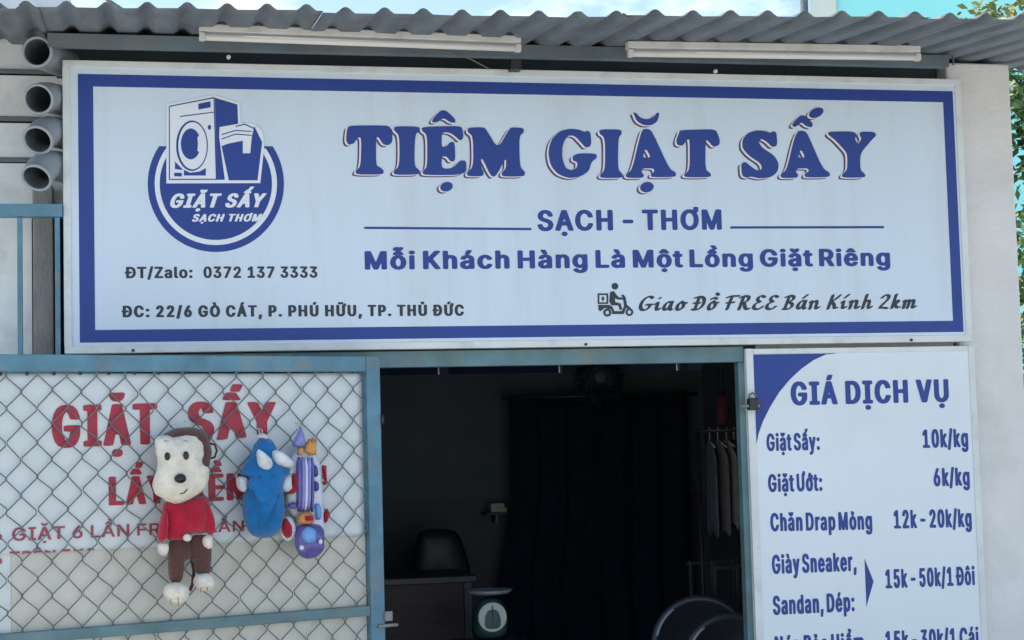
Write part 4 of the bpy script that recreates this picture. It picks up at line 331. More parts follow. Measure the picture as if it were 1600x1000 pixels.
'H': """!|136|35 -1 -20 1 -11 5 -6 6 -4 8 -2 6 0 10 5 12 10 9 10 4 24 2 5 -1 21 -2 12 -5 6 -7 4 -8 1 -16 -4 -10 -8 -8 -5 -3 -6 -2 -14 0 -10 -2;29 93 -24 2 -6 4 -1 4 0 134 -2 14 0 44 3 6 8 3 14 0 10 2 22 0 26 -3 6 -4 1 -4 0 -42 -2 -14 0 -136 -3 -6 -8 -3 -26 -2
G|273|101 -3 -22 2 -30 10 -12 8 -8 7 -7 7 -11 16 -7 14 -7 18 -9 40 0 22 -2 10 2 12 0 20 5 28 8 26 6 14 17 26 9 9 10 7 12 6 18 6 16 3 22 2 38 -4 21 -7 13 -8 12 -10 9 -10 13 -22 11 -32 0 -10 -3 -3 -6 -2 -28 -2 -36 2 -8 2 -6 5 -8 22 -11 18 -7 7 -4 0 -8 -4 -8 -11 -6 -10 -7 -16 -8 -36 0 -48 2 -18 5 -18 6 -16 12 -20 6 -7 6 -3 4 0 7 4 7 10 8 16 4 14 3 16 -1 2 -4 3 -40 2 -8 3 -3 6 0 24 3 6 6 2 28 3 68 0 26 -2 6 -2 4 -3 1 -4 0 -50 -5 -24 -6 -16 -8 -16 -8 -12 -10 -11 -18 -12 -22 -8 -8 -2 -14 0 -10 -2
I|180|15 1 -20 1 -8 3 -3 6 0 20 1 6 4 3 6 2 18 1 5 2 2 4 0 206 -2 4 -4 2 -19 1 -6 2 -4 3 -1 6 0 24 3 4 6 2 26 3 86 0 9 -1 19 -1 6 -2 4 -3 1 -6 0 -20 -1 -6 -4 -3 -6 -2 -18 -1 -6 -2 -3 -4 0 -206 3 -4 2 -1 6 -2 18 -1 8 -4 1 -6 0 -22 -3 -4 -6 -2 -26 -3
L|219|27 1 -24 2 -6 4 -1 4 0 286 3 4 6 2 26 3 16 0 10 -2 12 0 10 -3 3 -4 0 -4 0 -56 1 -190 2 -2 4 -1 58 0 10 -2 14 0 6 -2 4 -3 1 -4 0 -24 -3 -4 -6 -2 -26 -3
N|274|27 1 -24 2 -6 4 -1 4 0 280 1 8 4 3 6 2 26 2 20 0 10 -2 12 0 10 -3 4 -6 41 -88 5 -8 2 1 1 7 0 86 1 6 4 3 6 2 14 0 10 2 18 0 26 -3 6 -4 1 -4 0 -280 -1 -8 -4 -3 -6 -2 -26 -2 -20 0 -10 2 -12 0 -10 3 -7 10 -37 80 -6 10 -2 -1 -1 -7 0 -84 -1 -6 -4 -3 -6 -2 -26 -2
S|242|91 -5 -38 4 -18 6 -14 7 -17 17 -7 12 -8 22 -3 16 3 6 10 3 36 2 30 -3 8 -4 9 -26 5 -7 6 -4 4 0 4 4 6 7 3 6 4 10 2 14 -3 14 -5 10 -9 9 -5 3 -17 8 -34 14 -20 11 -16 16 -6 9 -6 16 -3 12 0 24 3 14 6 16 10 15 16 15 16 8 28 7 19 1 7 1 36 -4 22 -8 10 -6 14 -14 10 -15 6 -16 3 -14 -1 -7 -4 -4 -6 -2 -26 -2 -14 0 -28 3 -6 4 -8 22 -5 8 -5 3 -7 -5 -6 -12 -4 -12 0 -10 3 -12 3 -6 11 -13 16 -8 32 -13 18 -9 10 -6 13 -13 7 -10 4 -8 5 -14 2 -18 -2 -24 -6 -18 -10 -18 -17 -17 -14 -7 -18 -6
T|242|81 1 -24 2 -6 4 -1 4 -1 246 -4 3 -26 0 -10 2 -14 0 -8 3 -3 6 0 24 3 6 6 2 26 3 90 0 60 0 30 -3 4 -2 3 -4 0 -26 -3 -6 -8 -3 -14 0 -10 -2 -28 0 -4 -3 -1 -248 -3 -4 -8 -3 -26 -2
Y|252|87 1 -22 2 -6 2 -3 4 -1 118 -77 170 2 4 5 2 26 3 22 0 10 -2 14 0 6 -2 4 -2 3 -5 27 -58 2 -2 2 1 4 7 24 52 2 4 4 3 6 2 14 0 10 2 22 0 26 -3 5 -2 2 -4 -77 -170 -1 -114 -1 -5 -2 -3 -8 -3 -26 -2
Ấ|255|9 1 -20 1 -6 2 -4 3 0 6 74 280 2 6 4 3 6 2 26 2 20 0 10 -2 12 0 10 -3 4 -6 25 -92 51 -190 0 -6 -4 -3 -6 -2 -26 -2 -38 2 -10 3 -4 6 -16 60 -3 8 -5 3 -20 0 -4 -1 -3 -4 -15 -58 -3 -10 -3 -4 -8 -3 -14 0 -10 -2;57 321 -22 2 -5 2 -2 4 5 10 18 28 10 14 8 3 38 2 12 -2 14 0 10 -4 4 -5 28 -44 1 -4 -2 -2 -7 -3 -26 -2 -14 0 -14 2 -26 0 -12 -2;123 391 -22 2 -6 2 -2 4 8 24 10 26 4 3 6 2 14 0 10 2 22 0 8 -2 14 0 6 -2 3 -3 -2 -6 -23 -44 -4 -4 -8 -3 -14 0 -12 -2
Ặ|255|99 -83 -22 2 -14 6 -4 4 -4 8 -1 14 5 12 8 6 12 5 24 1 20 -1 16 -6 4 -5 4 -8 1 -14 -5 -12 -8 -6 -12 -5;9 1 -20 1 -6 2 -4 3 0 6 74 280 2 6 4 3 6 2 26 2 20 0 10 -2 12 0 10 -3 4 -6 25 -92 51 -190 0 -6 -4 -3 -6 -2 -26 -2 -38 2 -10 3 -4 6 -16 60 -3 8 -5 3 -20 0 -4 -1 -3 -4 -15 -58 -3 -10 -3 -4 -8 -3 -14 0 -10 -2;93 325 -22 2 -14 6 -8 5 -8 9 -7 14 -4 12 0 10 3 4 6 2 26 3 18 -2 26 0 26 2 28 -3 8 -4 1 -4 -1 -8 -4 -14 -4 -8 -6 -9 -8 -7 -8 -4 -14 -5 -14 0 -10 -2
Ề|230|27 1 -24 2 -6 4 -1 4 0 286 3 4 6 2 28 3 116 0 26 -2 8 -3 3 -6 0 -20 0 -6 -3 -4 -8 -3 -14 0 -10 -2 -64 0 -4 -3 -1 -2 0 -18 0 -54 1 -4 2 -2 6 -1 52 0 26 -2 6 -2 4 -3 1 -8 0 -20 -3 -4 -4 -2 -28 -3 -56 0 -4 -1 -2 -2 -1 -8 1 -74 2 -2 4 -1 62 0 30 -3 4 -2 3 -4 0 -26 -3 -4 -6 -2 -26 -3;47 321 -22 2 -5 2 -2 4 25 40 8 11 10 4 38 2 12 -2 14 0 8 -3 6 -8 23 -36 4 -8 -2 -4 -7 -3 -26 -2 -14 0 -14 2 -26 0 -12 -2;119 391 -20 1 -10 5 -15 26 -11 24 3 4 7 3 40 2 26 -2 6 -2 4 -3 4 -8 15 -42 -2 -4 -7 -3 -26 -2""",
'T': """1|267|41 2 -4 2 -3 6 0 26 3 7 8 2 60 0 2 1 3 4 -1 194 -2 2 -4 -1 -44 -34 -6 -3 -6 0 -4 2 -3 4 0 6 0 30 2 6 59 44 6 3 44 0 4 -1 4 -4 1 -8 0 -240 1 -2 4 -3 48 0 6 -1 4 -4 1 -4 0 -28 -5 -6 -6 -1
3|267|101 -2 -22 5 -18 8 -10 6 -17 17 -9 14 -6 16 -3 14 0 4 3 4 2 2 6 1 30 0 6 -1 4 -4 6 -16 4 -8 4 -5 14 -8 10 -3 16 -3 22 5 12 6 6 5 4 5 6 12 3 12 0 8 -3 12 -7 14 -4 6 -7 6 -14 6 -10 3 -16 2 -28 1 -4 2 -3 4 0 24 1 6 61 72 1 2 0 3 -6 2 -74 0 -24 1 -6 4 -1 6 0 26 3 5 4 2 166 0 6 -1 5 -6 0 -24 -2 -6 -64 -74 -6 -10 3 -3 14 -3 14 -4 18 -11 15 -15 9 -14 6 -14 3 -12 0 -32 -5 -18 -6 -12 -7 -10 -17 -17 -16 -9 -16 -7 -20 -3
6|267|109 -2 -18 4 -12 5 -8 5 -19 16 -11 16 -6 12 -7 22 0 38 3 14 7 20 13 26 12 21 68 102 4 3 4 1 38 0 4 -3 2 -4 0 -4 -4 -6 -54 -82 -4 -8 2 -2 18 -1 28 -7 14 -7 17 -15 13 -20 6 -16 3 -16 -1 -36 -4 -16 -10 -20 -12 -15 -16 -13 -12 -7 -18 -6 -14 -2;116 42 7 -1 10 1 10 4 10 5 10 12 6 13 3 10 -1 24 -3 10 -7 14 -6 7 -8 5 -14 5 -6 2 -6 -1 -14 -4 -10 -5 -11 -13 -5 -10 -3 -10 0 -26 7 -18 5 -8 9 -8 6 -4
E|248|33 2 -6 4 -1 6 0 278 1 8 4 4 6 1 170 0 4 -2 3 -5 0 -30 -3 -4 -6 -3 -120 0 -6 -1 -2 -2 -1 -4 1 -72 2 -2 4 -1 110 0 6 -1 2 -2 3 -6 0 -28 -1 -4 -4 -4 -8 -1 -106 0 -6 -1 -2 -2 -1 -4 0 -72 1 -4 2 -2 4 -1 126 0 4 -3 3 -4 0 -30 -5 -6 -6 -1
F|244|33 2 -6 4 -1 6 0 278 1 8 4 4 6 1 162 0 8 -1 4 -4 1 -8 0 -24 -5 -6 -6 -1 -62 0 -56 0 -4 -1 -2 -2 -1 -8 1 -72 2 -2 4 -1 104 0 8 -1 4 -4 1 -4 0 -26 -1 -6 -4 -4 -4 -1 -106 0 -6 -1 -2 -2 -1 -4 0 -106 -1 -7 -4 -5 -4 -1
G|304|129 -2 -20 4 -14 5 -14 7 -16 11 -14 14 -8 11 -10 16 -9 20 -6 22 -4 26 0 34 2 20 5 20 7 20 13 24 6 9 22 22 14 9 15 8 27 7 44 0 12 -3 20 -6 10 -6 16 -11 19 -19 9 -14 8 -16 7 -22 -3 -6 -4 -2 -36 -1 -6 1 -4 4 -8 18 -12 17 -14 11 -18 7 -10 2 -18 0 -16 -5 -13 -6 -14 -10 -14 -20 -9 -24 -5 -26 0 -38 3 -16 4 -14 5 -12 8 -14 9 -11 12 -9 14 -7 22 -5 8 -1 16 3 16 6 15 10 9 12 7 14 6 18 -1 6 -2 2 -60 1 -6 3 -3 6 0 26 1 4 4 4 8 1 102 0 6 -3 3 -6 0 -42 -5 -26 -4 -12 -7 -14 -14 -20 -11 -11 -14 -10 -24 -11 -14 -4 -16 -3
I|183|17 2 -4 2 -3 6 0 26 3 6 6 3 34 0 2 1 3 4 0 200 -1 6 -4 3 -34 0 -6 3 -3 8 0 22 1 6 4 4 6 1 128 0 4 -3 3 -6 0 -26 -3 -6 -6 -3 -34 0 -4 -3 -1 -2 0 -200 1 -6 4 -3 34 0 6 -3 3 -8 0 -22 -1 -6 -4 -4 -6 -1
K|275|33 2 -6 4 -1 6 0 278 0 6 3 4 6 3 32 0 4 -1 4 -4 1 -8 0 -110 1 -5 2 -2 12 12 88 100 18 17 6 1 42 0 4 -1 4 -4 0 -4 -2 -3 -41 -45 -56 -62 -8 -10 0 -4 105 -154 2 -6 -2 -6 -4 -2 -6 -1 -36 0 -6 3 -82 118 -6 8 -4 2 -12 -11 -17 -19 -2 -4 0 -86 -1 -6 -4 -4 -4 -1
L|234|33 2 -6 4 -1 6 0 284 5 6 6 1 30 0 4 -1 4 -4 1 -8 0 -112 0 -124 1 -6 2 -2 4 -1 118 0 4 -2 3 -5 0 -30 -5 -6 -6 -1
N|306|33 2 -6 4 -1 6 0 278 0 6 3 4 6 3 38 0 6 -1 5 -4 107 -174 18 -27 2 1 1 8 0 190 3 5 6 2 32 0 6 -1 4 -4 1 -8 0 -276 0 -6 -3 -4 -4 -2 -10 -1 -34 0 -7 3 -103 168 -20 34 -4 4 -2 -1 -1 -7 0 -194 -3 -4 -4 -2
R|265|33 2 -6 4 -1 6 0 278 0 6 3 5 8 2 116 0 14 -3 12 -4 18 -10 19 -18 4 -6 9 -20 5 -20 0 -26 -2 -12 -5 -16 -8 -15 -15 -17 -17 -12 -1 -4 55 -106 2 -6 -2 -4 -4 -2 -8 -1 -34 0 -6 3 -16 27 -42 81 -6 3 -40 0 -6 -1 -3 -4 0 -98 -1 -6 -4 -4 -4 -1;79 160 6 -1 54 1 14 3 8 3 9 6 4 6 6 12 2 10 0 16 -5 18 -8 13 -16 9 -14 3 -54 0 -6 -1 -3 -4 0 -8 0 -80 1 -4
T|265|105 2 -6 4 -1 6 -1 244 -2 2 -4 1 -70 0 -6 1 -4 4 -1 4 0 26 3 7 6 2 124 0 82 0 8 -1 2 -2 3 -4 0 -28 -3 -6 -6 -3 -72 0 -4 -1 -2 -2 -1 -248 -3 -4 -4 -2
Ê|248|33 2 -6 4 -1 6 0 278 1 8 4 4 6 1 170 0 4 -2 3 -5 0 -30 -3 -4 -6 -3 -120 0 -6 -1 -2 -2 -1 -4 1 -72 2 -2 4 -1 110 0 6 -1 2 -2 3 -6 0 -28 -1 -4 -4 -4 -8 -1 -106 0 -6 -1 -2 -2 -1 -4 0 -72 1 -4 2 -2 4 -1 126 0 4 -3 3 -4 0 -30 -5 -6 -6 -1;59 324 -6 4 0 4 1 4 42 50 5 3 34 0 6 -1 5 -4 25 -30 11 -12 5 -8 0 -6 -6 -4 -32 -1 -6 1 -22 25 -4 -2 -20 -23 -6 -1
Ầ|282|9 2 -4 2 -2 3 -1 3 1 6 94 266 8 19 6 2 38 0 6 0 5 -3 2 -4 45 -126 55 -156 1 -6 -2 -4 -6 -3 -32 0 -6 1 -5 2 -5 10 -22 64 -4 4 -92 1 -6 -1 -4 -4 -22 -66 -3 -8 -7 -3;100 128 5 -1 54 0 6 1 1 2 -25 77 -7 21 -3 2 -2 -2 -30 -94 0 -4;73 320 -6 4 0 4 1 4 35 41 9 9 5 3 30 0 6 -1 6 -5 24 -29 18 -22 -2 -6 -4 -2 -34 -1 -6 1 -4 4 -14 17 -4 2 -4 -2 -13 -17 -5 -4 -6 -1;167 388 -4 2 -4 4 -30 44 -4 8 2 4 4 3 30 0 12 -1 6 -5 10 -21 14 -32 -2 -4 -4 -2
Ặ|282|121 -80 -8 5 -9 11 -2 10 2 12 5 9 9 7 11 3 14 -1 10 -5 7 -9 4 -10 -1 -14 -5 -8 -11 -9 -8 -2;9 2 -4 2 -2 3 -1 3 1 6 94 266 8 19 6 2 38 0 6 0 5 -3 2 -4 45 -126 55 -156 1 -6 -2 -4 -6 -3 -32 0 -6 1 -5 2 -5 10 -22 64 -4 4 -92 1 -6 -1 -4 -4 -22 -66 -3 -8 -7 -3;100 128 5 -1 54 0 6 1 1 2 -25 77 -7 21 -3 2 -2 -2 -30 -94 0 -4;117 324 -8 2 -8 4 -8 5 -11 11 -7 12 -4 12 -1 8 1 6 4 4 4 1 24 0 6 -5 6 -14 4 -5 14 -5 10 3 6 5 6 16 4 4 6 1 22 0 6 -5 1 -12 -3 -10 -6 -12 -16 -17 -14 -7 -10 -3""",
'A': """,|131|7 -64 -12 5 -4 5 -1 4 12 92 3 10 6 6 12 5 46 -1 8 -2 5 -4 3 -4 1 -6 -23 -100 -6 -6 -12 -4
.|131|27 0 -14 6 -12 12 -5 12 0 10 2 8 5 8 5 6 15 8 10 3 23 -1 15 -6 12 -12 5 -10 -1 -20 -7 -10 -9 -9 -6 -3 -10 -3
/|158|-3 -40 -12 5 -4 5 0 4 71 330 2 4 5 4 12 5 42 -1 8 -2 5 -4 3 -4 1 -6 -71 -326 -6 -9 -12 -5
2|249|19 2 -10 4 -6 6 -1 22 2 8 87 116 12 18 10 22 3 10 0 14 -3 12 -6 12 -4 3 -6 1 -5 -4 -3 -6 -4 -10 -4 -20 -6 -6 -14 -5 -38 1 -12 4 -6 6 -1 20 3 12 6 16 10 16 11 12 9 7 12 7 20 6 30 1 16 0 16 -4 14 -7 11 -8 18 -18 7 -14 6 -18 3 -20 -5 -30 -4 -12 -9 -18 -27 -40 -39 -50 -4 -8 1 -2 4 -1 64 0 12 -3 6 -5 3 -5 0 -30 -2 -4 -5 -4 -14 -5
6|249|81 -2 -20 6 -18 9 -13 11 -9 12 -8 14 -6 16 -5 24 0 24 7 30 10 27 9 19 54 96 5 7 8 7 12 3 40 0 14 -5 6 -6 -1 -6 -45 -82 -1 -4 3 -3 20 -5 20 -11 16 -16 6 -9 7 -14 6 -22 0 -38 -3 -14 -6 -16 -10 -18 -17 -18 -9 -6 -14 -7 -22 -5;97 56 6 0 7 8 7 18 3 16 -5 26 -6 12 -5 6 -5 2 -6 -6 -8 -16 -3 -12 0 -20 3 -12 5 -12
:|131|27 0 -14 6 -12 12 -5 12 0 10 2 8 5 8 5 6 15 8 10 3 23 -1 15 -6 12 -12 5 -10 -1 -20 -7 -10 -9 -9 -6 -3 -10 -3;29 150 -18 8 -10 10 -5 12 1 16 7 12 7 7 8 5 12 3 24 0 14 -5 16 -16 3 -8 -1 -18 -6 -11 -8 -8 -5 -3 -15 -4
C|274|97 -2 -10 2 -20 7 -10 5 -16 11 -14 14 -8 11 -14 26 -9 28 -4 26 0 10 0 36 2 18 5 20 6 18 10 20 9 14 20 20 11 8 18 8 22 7 50 -1 24 -7 16 -9 11 -8 13 -13 8 -11 14 -30 5 -22 -2 -6 -5 -4 -14 -5 -38 0 -12 4 -7 5 -3 4 -6 18 -8 14 -8 8 -10 5 -10 0 -10 -6 -10 -11 -10 -18 -6 -18 -5 -28 0 -30 2 -18 9 -28 9 -18 11 -12 8 -5 8 -2 6 2 10 6 4 3 8 12 9 24 7 6 10 4 46 0 12 -5 4 -5 1 -4 -3 -14 -5 -16 -9 -18 -7 -10 -23 -22 -24 -13 -18 -6 -14 -2
G|279|99 -2 -12 2 -18 6 -18 10 -9 6 -16 16 -11 16 -11 22 -5 16 -5 20 -2 20 0 42 2 18 7 28 9 22 11 19 13 15 21 16 22 10 18 5 44 0 12 -3 27 -10 21 -15 7 -7 12 -16 7 -12 5 -12 5 -18 1 -6 -2 -6 -7 -5 -10 -3 -10 -1 -32 0 -12 4 -8 7 -7 18 -7 12 -10 11 -6 3 -8 1 -6 -1 -10 -6 -7 -8 -11 -20 -6 -18 -3 -12 -2 -16 0 -22 2 -26 7 -24 14 -26 6 -6 14 -8 8 0 6 2 9 6 7 10 6 12 4 12 1 8 -1 3 -2 2 -36 1 -10 4 -6 6 -1 8 1 24 6 6 10 4 98 1 14 -3 6 -5 3 -5 0 -48 -5 -24 -4 -12 -8 -16 -10 -15 -18 -17 -8 -6 -12 -6 -22 -8 -16 -3
H|277|17 2 -12 5 -4 5 -1 4 0 268 0 6 2 4 9 6 12 3 40 0 8 -3 6 -3 4 -5 1 -4 1 -102 2 -2 4 -1 52 0 4 1 2 2 1 4 0 96 2 8 7 6 12 3 38 0 10 -3 9 -6 2 -8 0 -266 0 -6 -2 -4 -9 -6 -12 -3 -38 1 -8 2 -6 3 -4 5 -1 4 -1 110 -2 2 -4 1 -52 0 -4 -1 -2 -2 -1 -4 0 -102 -1 -8 -6 -6 -12 -4
I|181|5 2 -10 4 -6 6 -1 6 0 24 2 6 7 6 10 3 16 1 3 4 0 180 -1 4 -2 2 -18 2 -10 4 -5 4 -2 8 1 26 8 8 12 3 120 -1 10 -4 6 -6 1 -6 0 -22 -2 -6 -7 -5 -10 -3 -16 -2 -3 -4 0 -180 1 -4 2 -2 18 -2 10 -4 5 -4 2 -8 0 -22 -1 -6 -8 -7 -12 -4
M|326|17 2 -12 5 -4 5 -1 4 0 268 0 6 2 4 9 6 14 3 50 0 10 -3 6 -5 5 -9 29 -92 11 -36 3 -4 2 1 2 3 43 136 7 6 10 3 30 0 24 0 8 -2 9 -5 3 -4 1 -4 0 -268 0 -6 -2 -4 -7 -5 -12 -4 -38 0 -14 5 -5 4 -2 4 0 40 -1 6 -2 1 -4 -9 -12 -36 -3 -6 -5 -4 -14 -5 -40 1 -10 4 -6 6 -14 42 -4 9 -2 -1 -1 -6 0 -40 -1 -4 -3 -4 -7 -4 -10 -3
P|245|17 2 -12 5 -4 5 -1 4 0 268 1 8 8 8 12 3 108 0 12 -3 16 -6 16 -10 12 -11 10 -15 8 -20 5 -24 0 -18 -4 -26 -4 -10 -8 -16 -4 -6 -17 -17 -20 -11 -24 -6 -42 -2 -2 -2 -1 -4 0 -78 -2 -8 -7 -5 -10 -3;85 158 8 -1 16 3 6 5 6 9 5 16 0 26 -5 16 -4 9 -6 5 -10 3 -14 0 -4 -3 -1 -80 1 -6
S|246|71 -2 -32 11 -16 10 -11 11 -8 12 -8 16 -4 16 1 14 6 6 12 5 38 0 8 -1 8 -4 6 -5 6 -19 6 -9 8 -6 10 -2 6 2 8 4 4 5 4 8 5 16 -3 14 -6 9 -10 8 -48 17 -24 12 -9 6 -16 16 -9 16 -5 14 0 36 6 18 7 12 20 21 6 5 18 8 22 7 44 0 20 -4 18 -8 14 -10 11 -11 10 -14 6 -14 4 -16 -1 -10 -6 -6 -12 -4 -44 0 -8 3 -7 5 -3 6 -5 14 -5 7 -6 5 -8 1 -4 -1 -6 -3 -8 -11 -3 -10 1 -18 5 -10 9 -7 12 -5 34 -12 20 -8 16 -11 18 -18 8 -15 5 -12 2 -20 -2 -22 -6 -16 -9 -16 -18 -19 -12 -7 -12 -6 -22 -6
T|247|77 2 -12 5 -4 5 -1 4 -1 230 -2 2 -4 1 -46 1 -12 4 -5 4 -2 4 0 28 2 4 5 4 14 5 114 0 68 0 12 -3 6 -5 3 -5 0 -28 -2 -4 -5 -4 -10 -4 -48 -1 -4 -1 -2 -2 -1 -232 -2 -4 -5 -4 -12 -4
U|277|89 -2 -26 8 -20 11 -22 23 -14 26 -5 18 -2 20 0 182 2 8 7 6 10 3 40 0 14 -3 8 -8 1 -8 1 -190 7 -20 6 -10 8 -6 7 -3 8 0 6 2 7 5 5 8 6 12 5 20 0 184 2 8 7 6 10 3 38 0 14 -3 5 -4 3 -4 1 -8 0 -192 -2 -16 -6 -16 -11 -20 -20 -21 -10 -7 -12 -6 -28 -8
Y|257|81 2 -12 5 -4 5 -1 4 -1 110 -78 158 -2 6 1 4 5 4 12 5 46 0 10 -3 6 -3 4 -5 36 -69 2 -1 2 1 7 13 28 54 4 6 5 4 12 3 46 0 8 -3 6 -3 4 -5 0 -4 -82 -164 -1 -106 -1 -6 -6 -6 -12 -4
Á|261|-1 2 -8 3 -6 4 -3 5 1 6 79 270 2 4 5 4 16 6 2 2 -14 7 -4 7 20 54 8 8 14 3 40 0 10 -3 7 -6 1 -4 -1 -6 -25 -48 -6 -6 -12 -6 2 -2 16 -6 6 -6 6 -20 72 -242 4 -14 0 -4 -3 -4 -5 -3 -12 -4 -40 0 -12 4 -7 5 -4 6 -16 56 -3 5 -6 2 -34 0 -4 -1 -4 -4 -16 -58 -6 -9 -6 -3 -10 -3;102 134 7 0 3 2 -3 14 -2 3 -2 -1 -2 -3 -3 -11
Ò|284|97 -2 -28 8 -18 10 -11 8 -13 13 -14 21 -11 24 -8 32 -2 18 0 40 4 30 7 22 9 22 11 16 20 21 8 6 20 11 18 6 2 2 -9 10 -6 10 -20 38 -2 4 1 4 6 6 12 5 38 0 8 -1 8 -2 5 -4 4 -6 19 -50 0 -4 -8 -8 0 -2 30 -13 18 -13 13 -12 16 -22 11 -26 7 -26 2 -16 0 -54 -5 -28 -10 -30 -6 -12 -9 -14 -23 -23 -24 -13 -18 -6 -16 -3;114 56 7 0 8 3 6 4 10 11 12 26 4 14 3 16 0 46 -7 30 -7 16 -10 16 -11 8 -6 3 -8 0 -10 -5 -10 -9 -6 -9 -12 -30 -5 -28 0 -32 3 -18 6 -22 9 -18 6 -10 7 -6
Ú|277|89 -2 -26 8 -20 11 -22 23 -14 26 -5 18 -2 20 0 182 2 8 7 6 10 3 40 0 14 -3 8 -8 1 -8 1 -190 7 -20 6 -10 8 -6 7 -3 8 0 6 2 7 5 5 8 6 12 5 20 0 184 2 8 7 6 10 3 38 0 14 -3 5 -4 3 -4 1 -8 0 -192 -2 -16 -6 -16 -11 -20 -20 -21 -10 -7 -12 -6 -28 -8;95 308 -12 5 -4 5 -1 4 11 30 10 23 8 7 10 3 46 -1 12 -5 4 -5 0 -4 -21 -40 -8 -14 -7 -5 -10 -3
Đ|275|23 2 -10 4 -5 4 -2 4 -1 110 -2 2 -10 3 -8 3 -5 4 -2 6 0 22 2 6 9 6 14 4 3 4 0 102 1 6 8 8 12 3 102 0 26 -6 20 -9 12 -9 16 -16 12 -17 7 -14 5 -14 7 -28 2 -28 0 -26 -2 -20 -7 -28 -4 -12 -8 -17 -10 -14 -22 -21 -24 -13 -20 -7 -18 -3;89 58 14 -1 12 3 10 5 8 7 7 10 7 16 5 14 4 28 0 28 -2 16 -3 14 -9 22 -9 14 -10 8 -10 4 -18 3 -6 -1 -3 -4 1 -62 2 -2 4 -1 34 0 12 -5 5 -4 2 -4 0 -22 0 -4 -3 -5 -10 -6 -8 -2 -34 0 -4 -3 -1 -6 0 -54 1 -4
Ơ|284|97 -2 -10 2 -20 7 -10 5 -14 10 -18 18 -6 8 -10 18 -8 20 -7 28 -2 16 0 44 4 28 9 28 10 20 10 15 22 21 25 14 23 7 50 0 12 -2 6 1 3 4 0 18 3 7 6 5 10 3 38 0 14 -5 5 -4 2 -4 -1 -46 -6 -14 -4 -5 -10 -7 -2 -4 14 -32 5 -16 4 -22 0 -58 -3 -20 -10 -34 -8 -16 -10 -15 -24 -23 -24 -13 -16 -5 -16 -3;114 56 7 0 8 3 6 4 10 11 12 26 4 14 3 16 0 46 -7 30 -7 16 -10 16 -11 8 -6 3 -8 0 -10 -5 -10 -9 -6 -9 -12 -30 -5 -28 0 -32 3 -18 6 -22 9 -18 6 -10 7 -6
Ạ|261|95 -78 -16 6 -11 10 -6 12 1 14 5 10 13 12 16 5 22 -1 16 -6 11 -10 6 -12 -1 -14 -5 -10 -13 -11 -16 -5;-1 2 -8 3 -6 4 -3 5 1 6 64 218 15 52 3 5 8 5 12 3 46 0 9 -3 6 -4 4 -6 29 -100 52 -172 0 -6 -3 -4 -7 -4 -10 -3 -40 0 -12 4 -7 5 -4 6 -16 56 -3 5 -6 2 -34 0 -4 -1 -4 -4 -16 -58 -6 -9 -6 -3 -10 -3;102 134 7 0 3 2 -3 14 -2 3 -2 -1 -2 -3 -3 -11
Ấ|261|-1 2 -8 3 -6 4 -3 5 1 6 79 270 3 5 9 7 -3 3 -20 1 -8 2 -9 6 -1 6 22 32 16 21 10 6 6 2 10 0 4 3 21 50 5 7 8 4 10 2 40 0 12 -5 5 -4 1 -4 -2 -8 -25 -44 -9 -7 -16 -5 -1 -4 4 -6 26 -36 1 -6 -3 -6 -7 -4 -8 -2 -22 -1 -3 -3 9 -7 3 -5 77 -260 4 -14 0 -4 -3 -4 -5 -3 -12 -4 -40 0 -12 4 -7 5 -4 6 -16 56 -3 5 -6 2 -34 0 -4 -1 -4 -4 -16 -58 -6 -9 -6 -3 -10 -3;102 134 7 0 3 2 -3 14 -2 3 -2 -1 -2 -3 -3 -11;102 304 10 0 2 2 -3 2 -4 1 -4 -1 -3 -2
Ặ|261|95 -78 -16 6 -11 10 -6 12 1 14 5 10 13 12 16 5 22 -1 16 -6 11 -10 6 -12 -1 -14 -5 -10 -13 -11 -16 -5;-1 2 -8 3 -6 4 -3 5 1 6 64 218 15 52 3 5 6 5 8 2 14 2 38 -1 9 -3 6 -4 4 -6 29 -100 52 -172 0 -6 -3 -4 -7 -4 -10 -3 -40 0 -12 4 -7 5 -4 6 -16 56 -3 5 -6 2 -34 0 -4 -1 -4 -4 -16 -58 -6 -9 -6 -3 -10 -3;102 134 7 0 3 2 -3 14 -2 3 -2 -1 -2 -3 -3 -11;89 310 -12 4 -12 6 -17 16 -5 10 -4 10 -3 12 1 6 6 6 12 5 34 0 16 -6 14 5 8 1 28 0 14 -5 5 -4 2 -6 0 -8 -4 -12 -11 -19 -18 -14 -22 -8
Ủ|277|89 -2 -26 8 -20 11 -22 23 -14 26 -5 18 -2 20 0 182 2 8 7 6 10 3 40 0 14 -3 8 -8 1 -8 1 -190 7 -20 6 -10 8 -6 7 -3 8 0 6 2 7 5 5 8 6 12 5 20 0 184 2 8 7 6 10 3 38 0 14 -3 5 -4 3 -4 1 -8 0 -192 -2 -16 -6 -16 -11 -20 -20 -21 -10 -7 -12 -6 -28 -8;95 308 -10 4 -6 6 0 6 4 14 -2 3 -12 6 -4 5 -1 10 1 12 6 6 12 5 42 0 8 -1 12 -4 15 -14 2 -6 0 -12 -3 -12 -9 -18 -5 -5 -6 -3 -10 -3
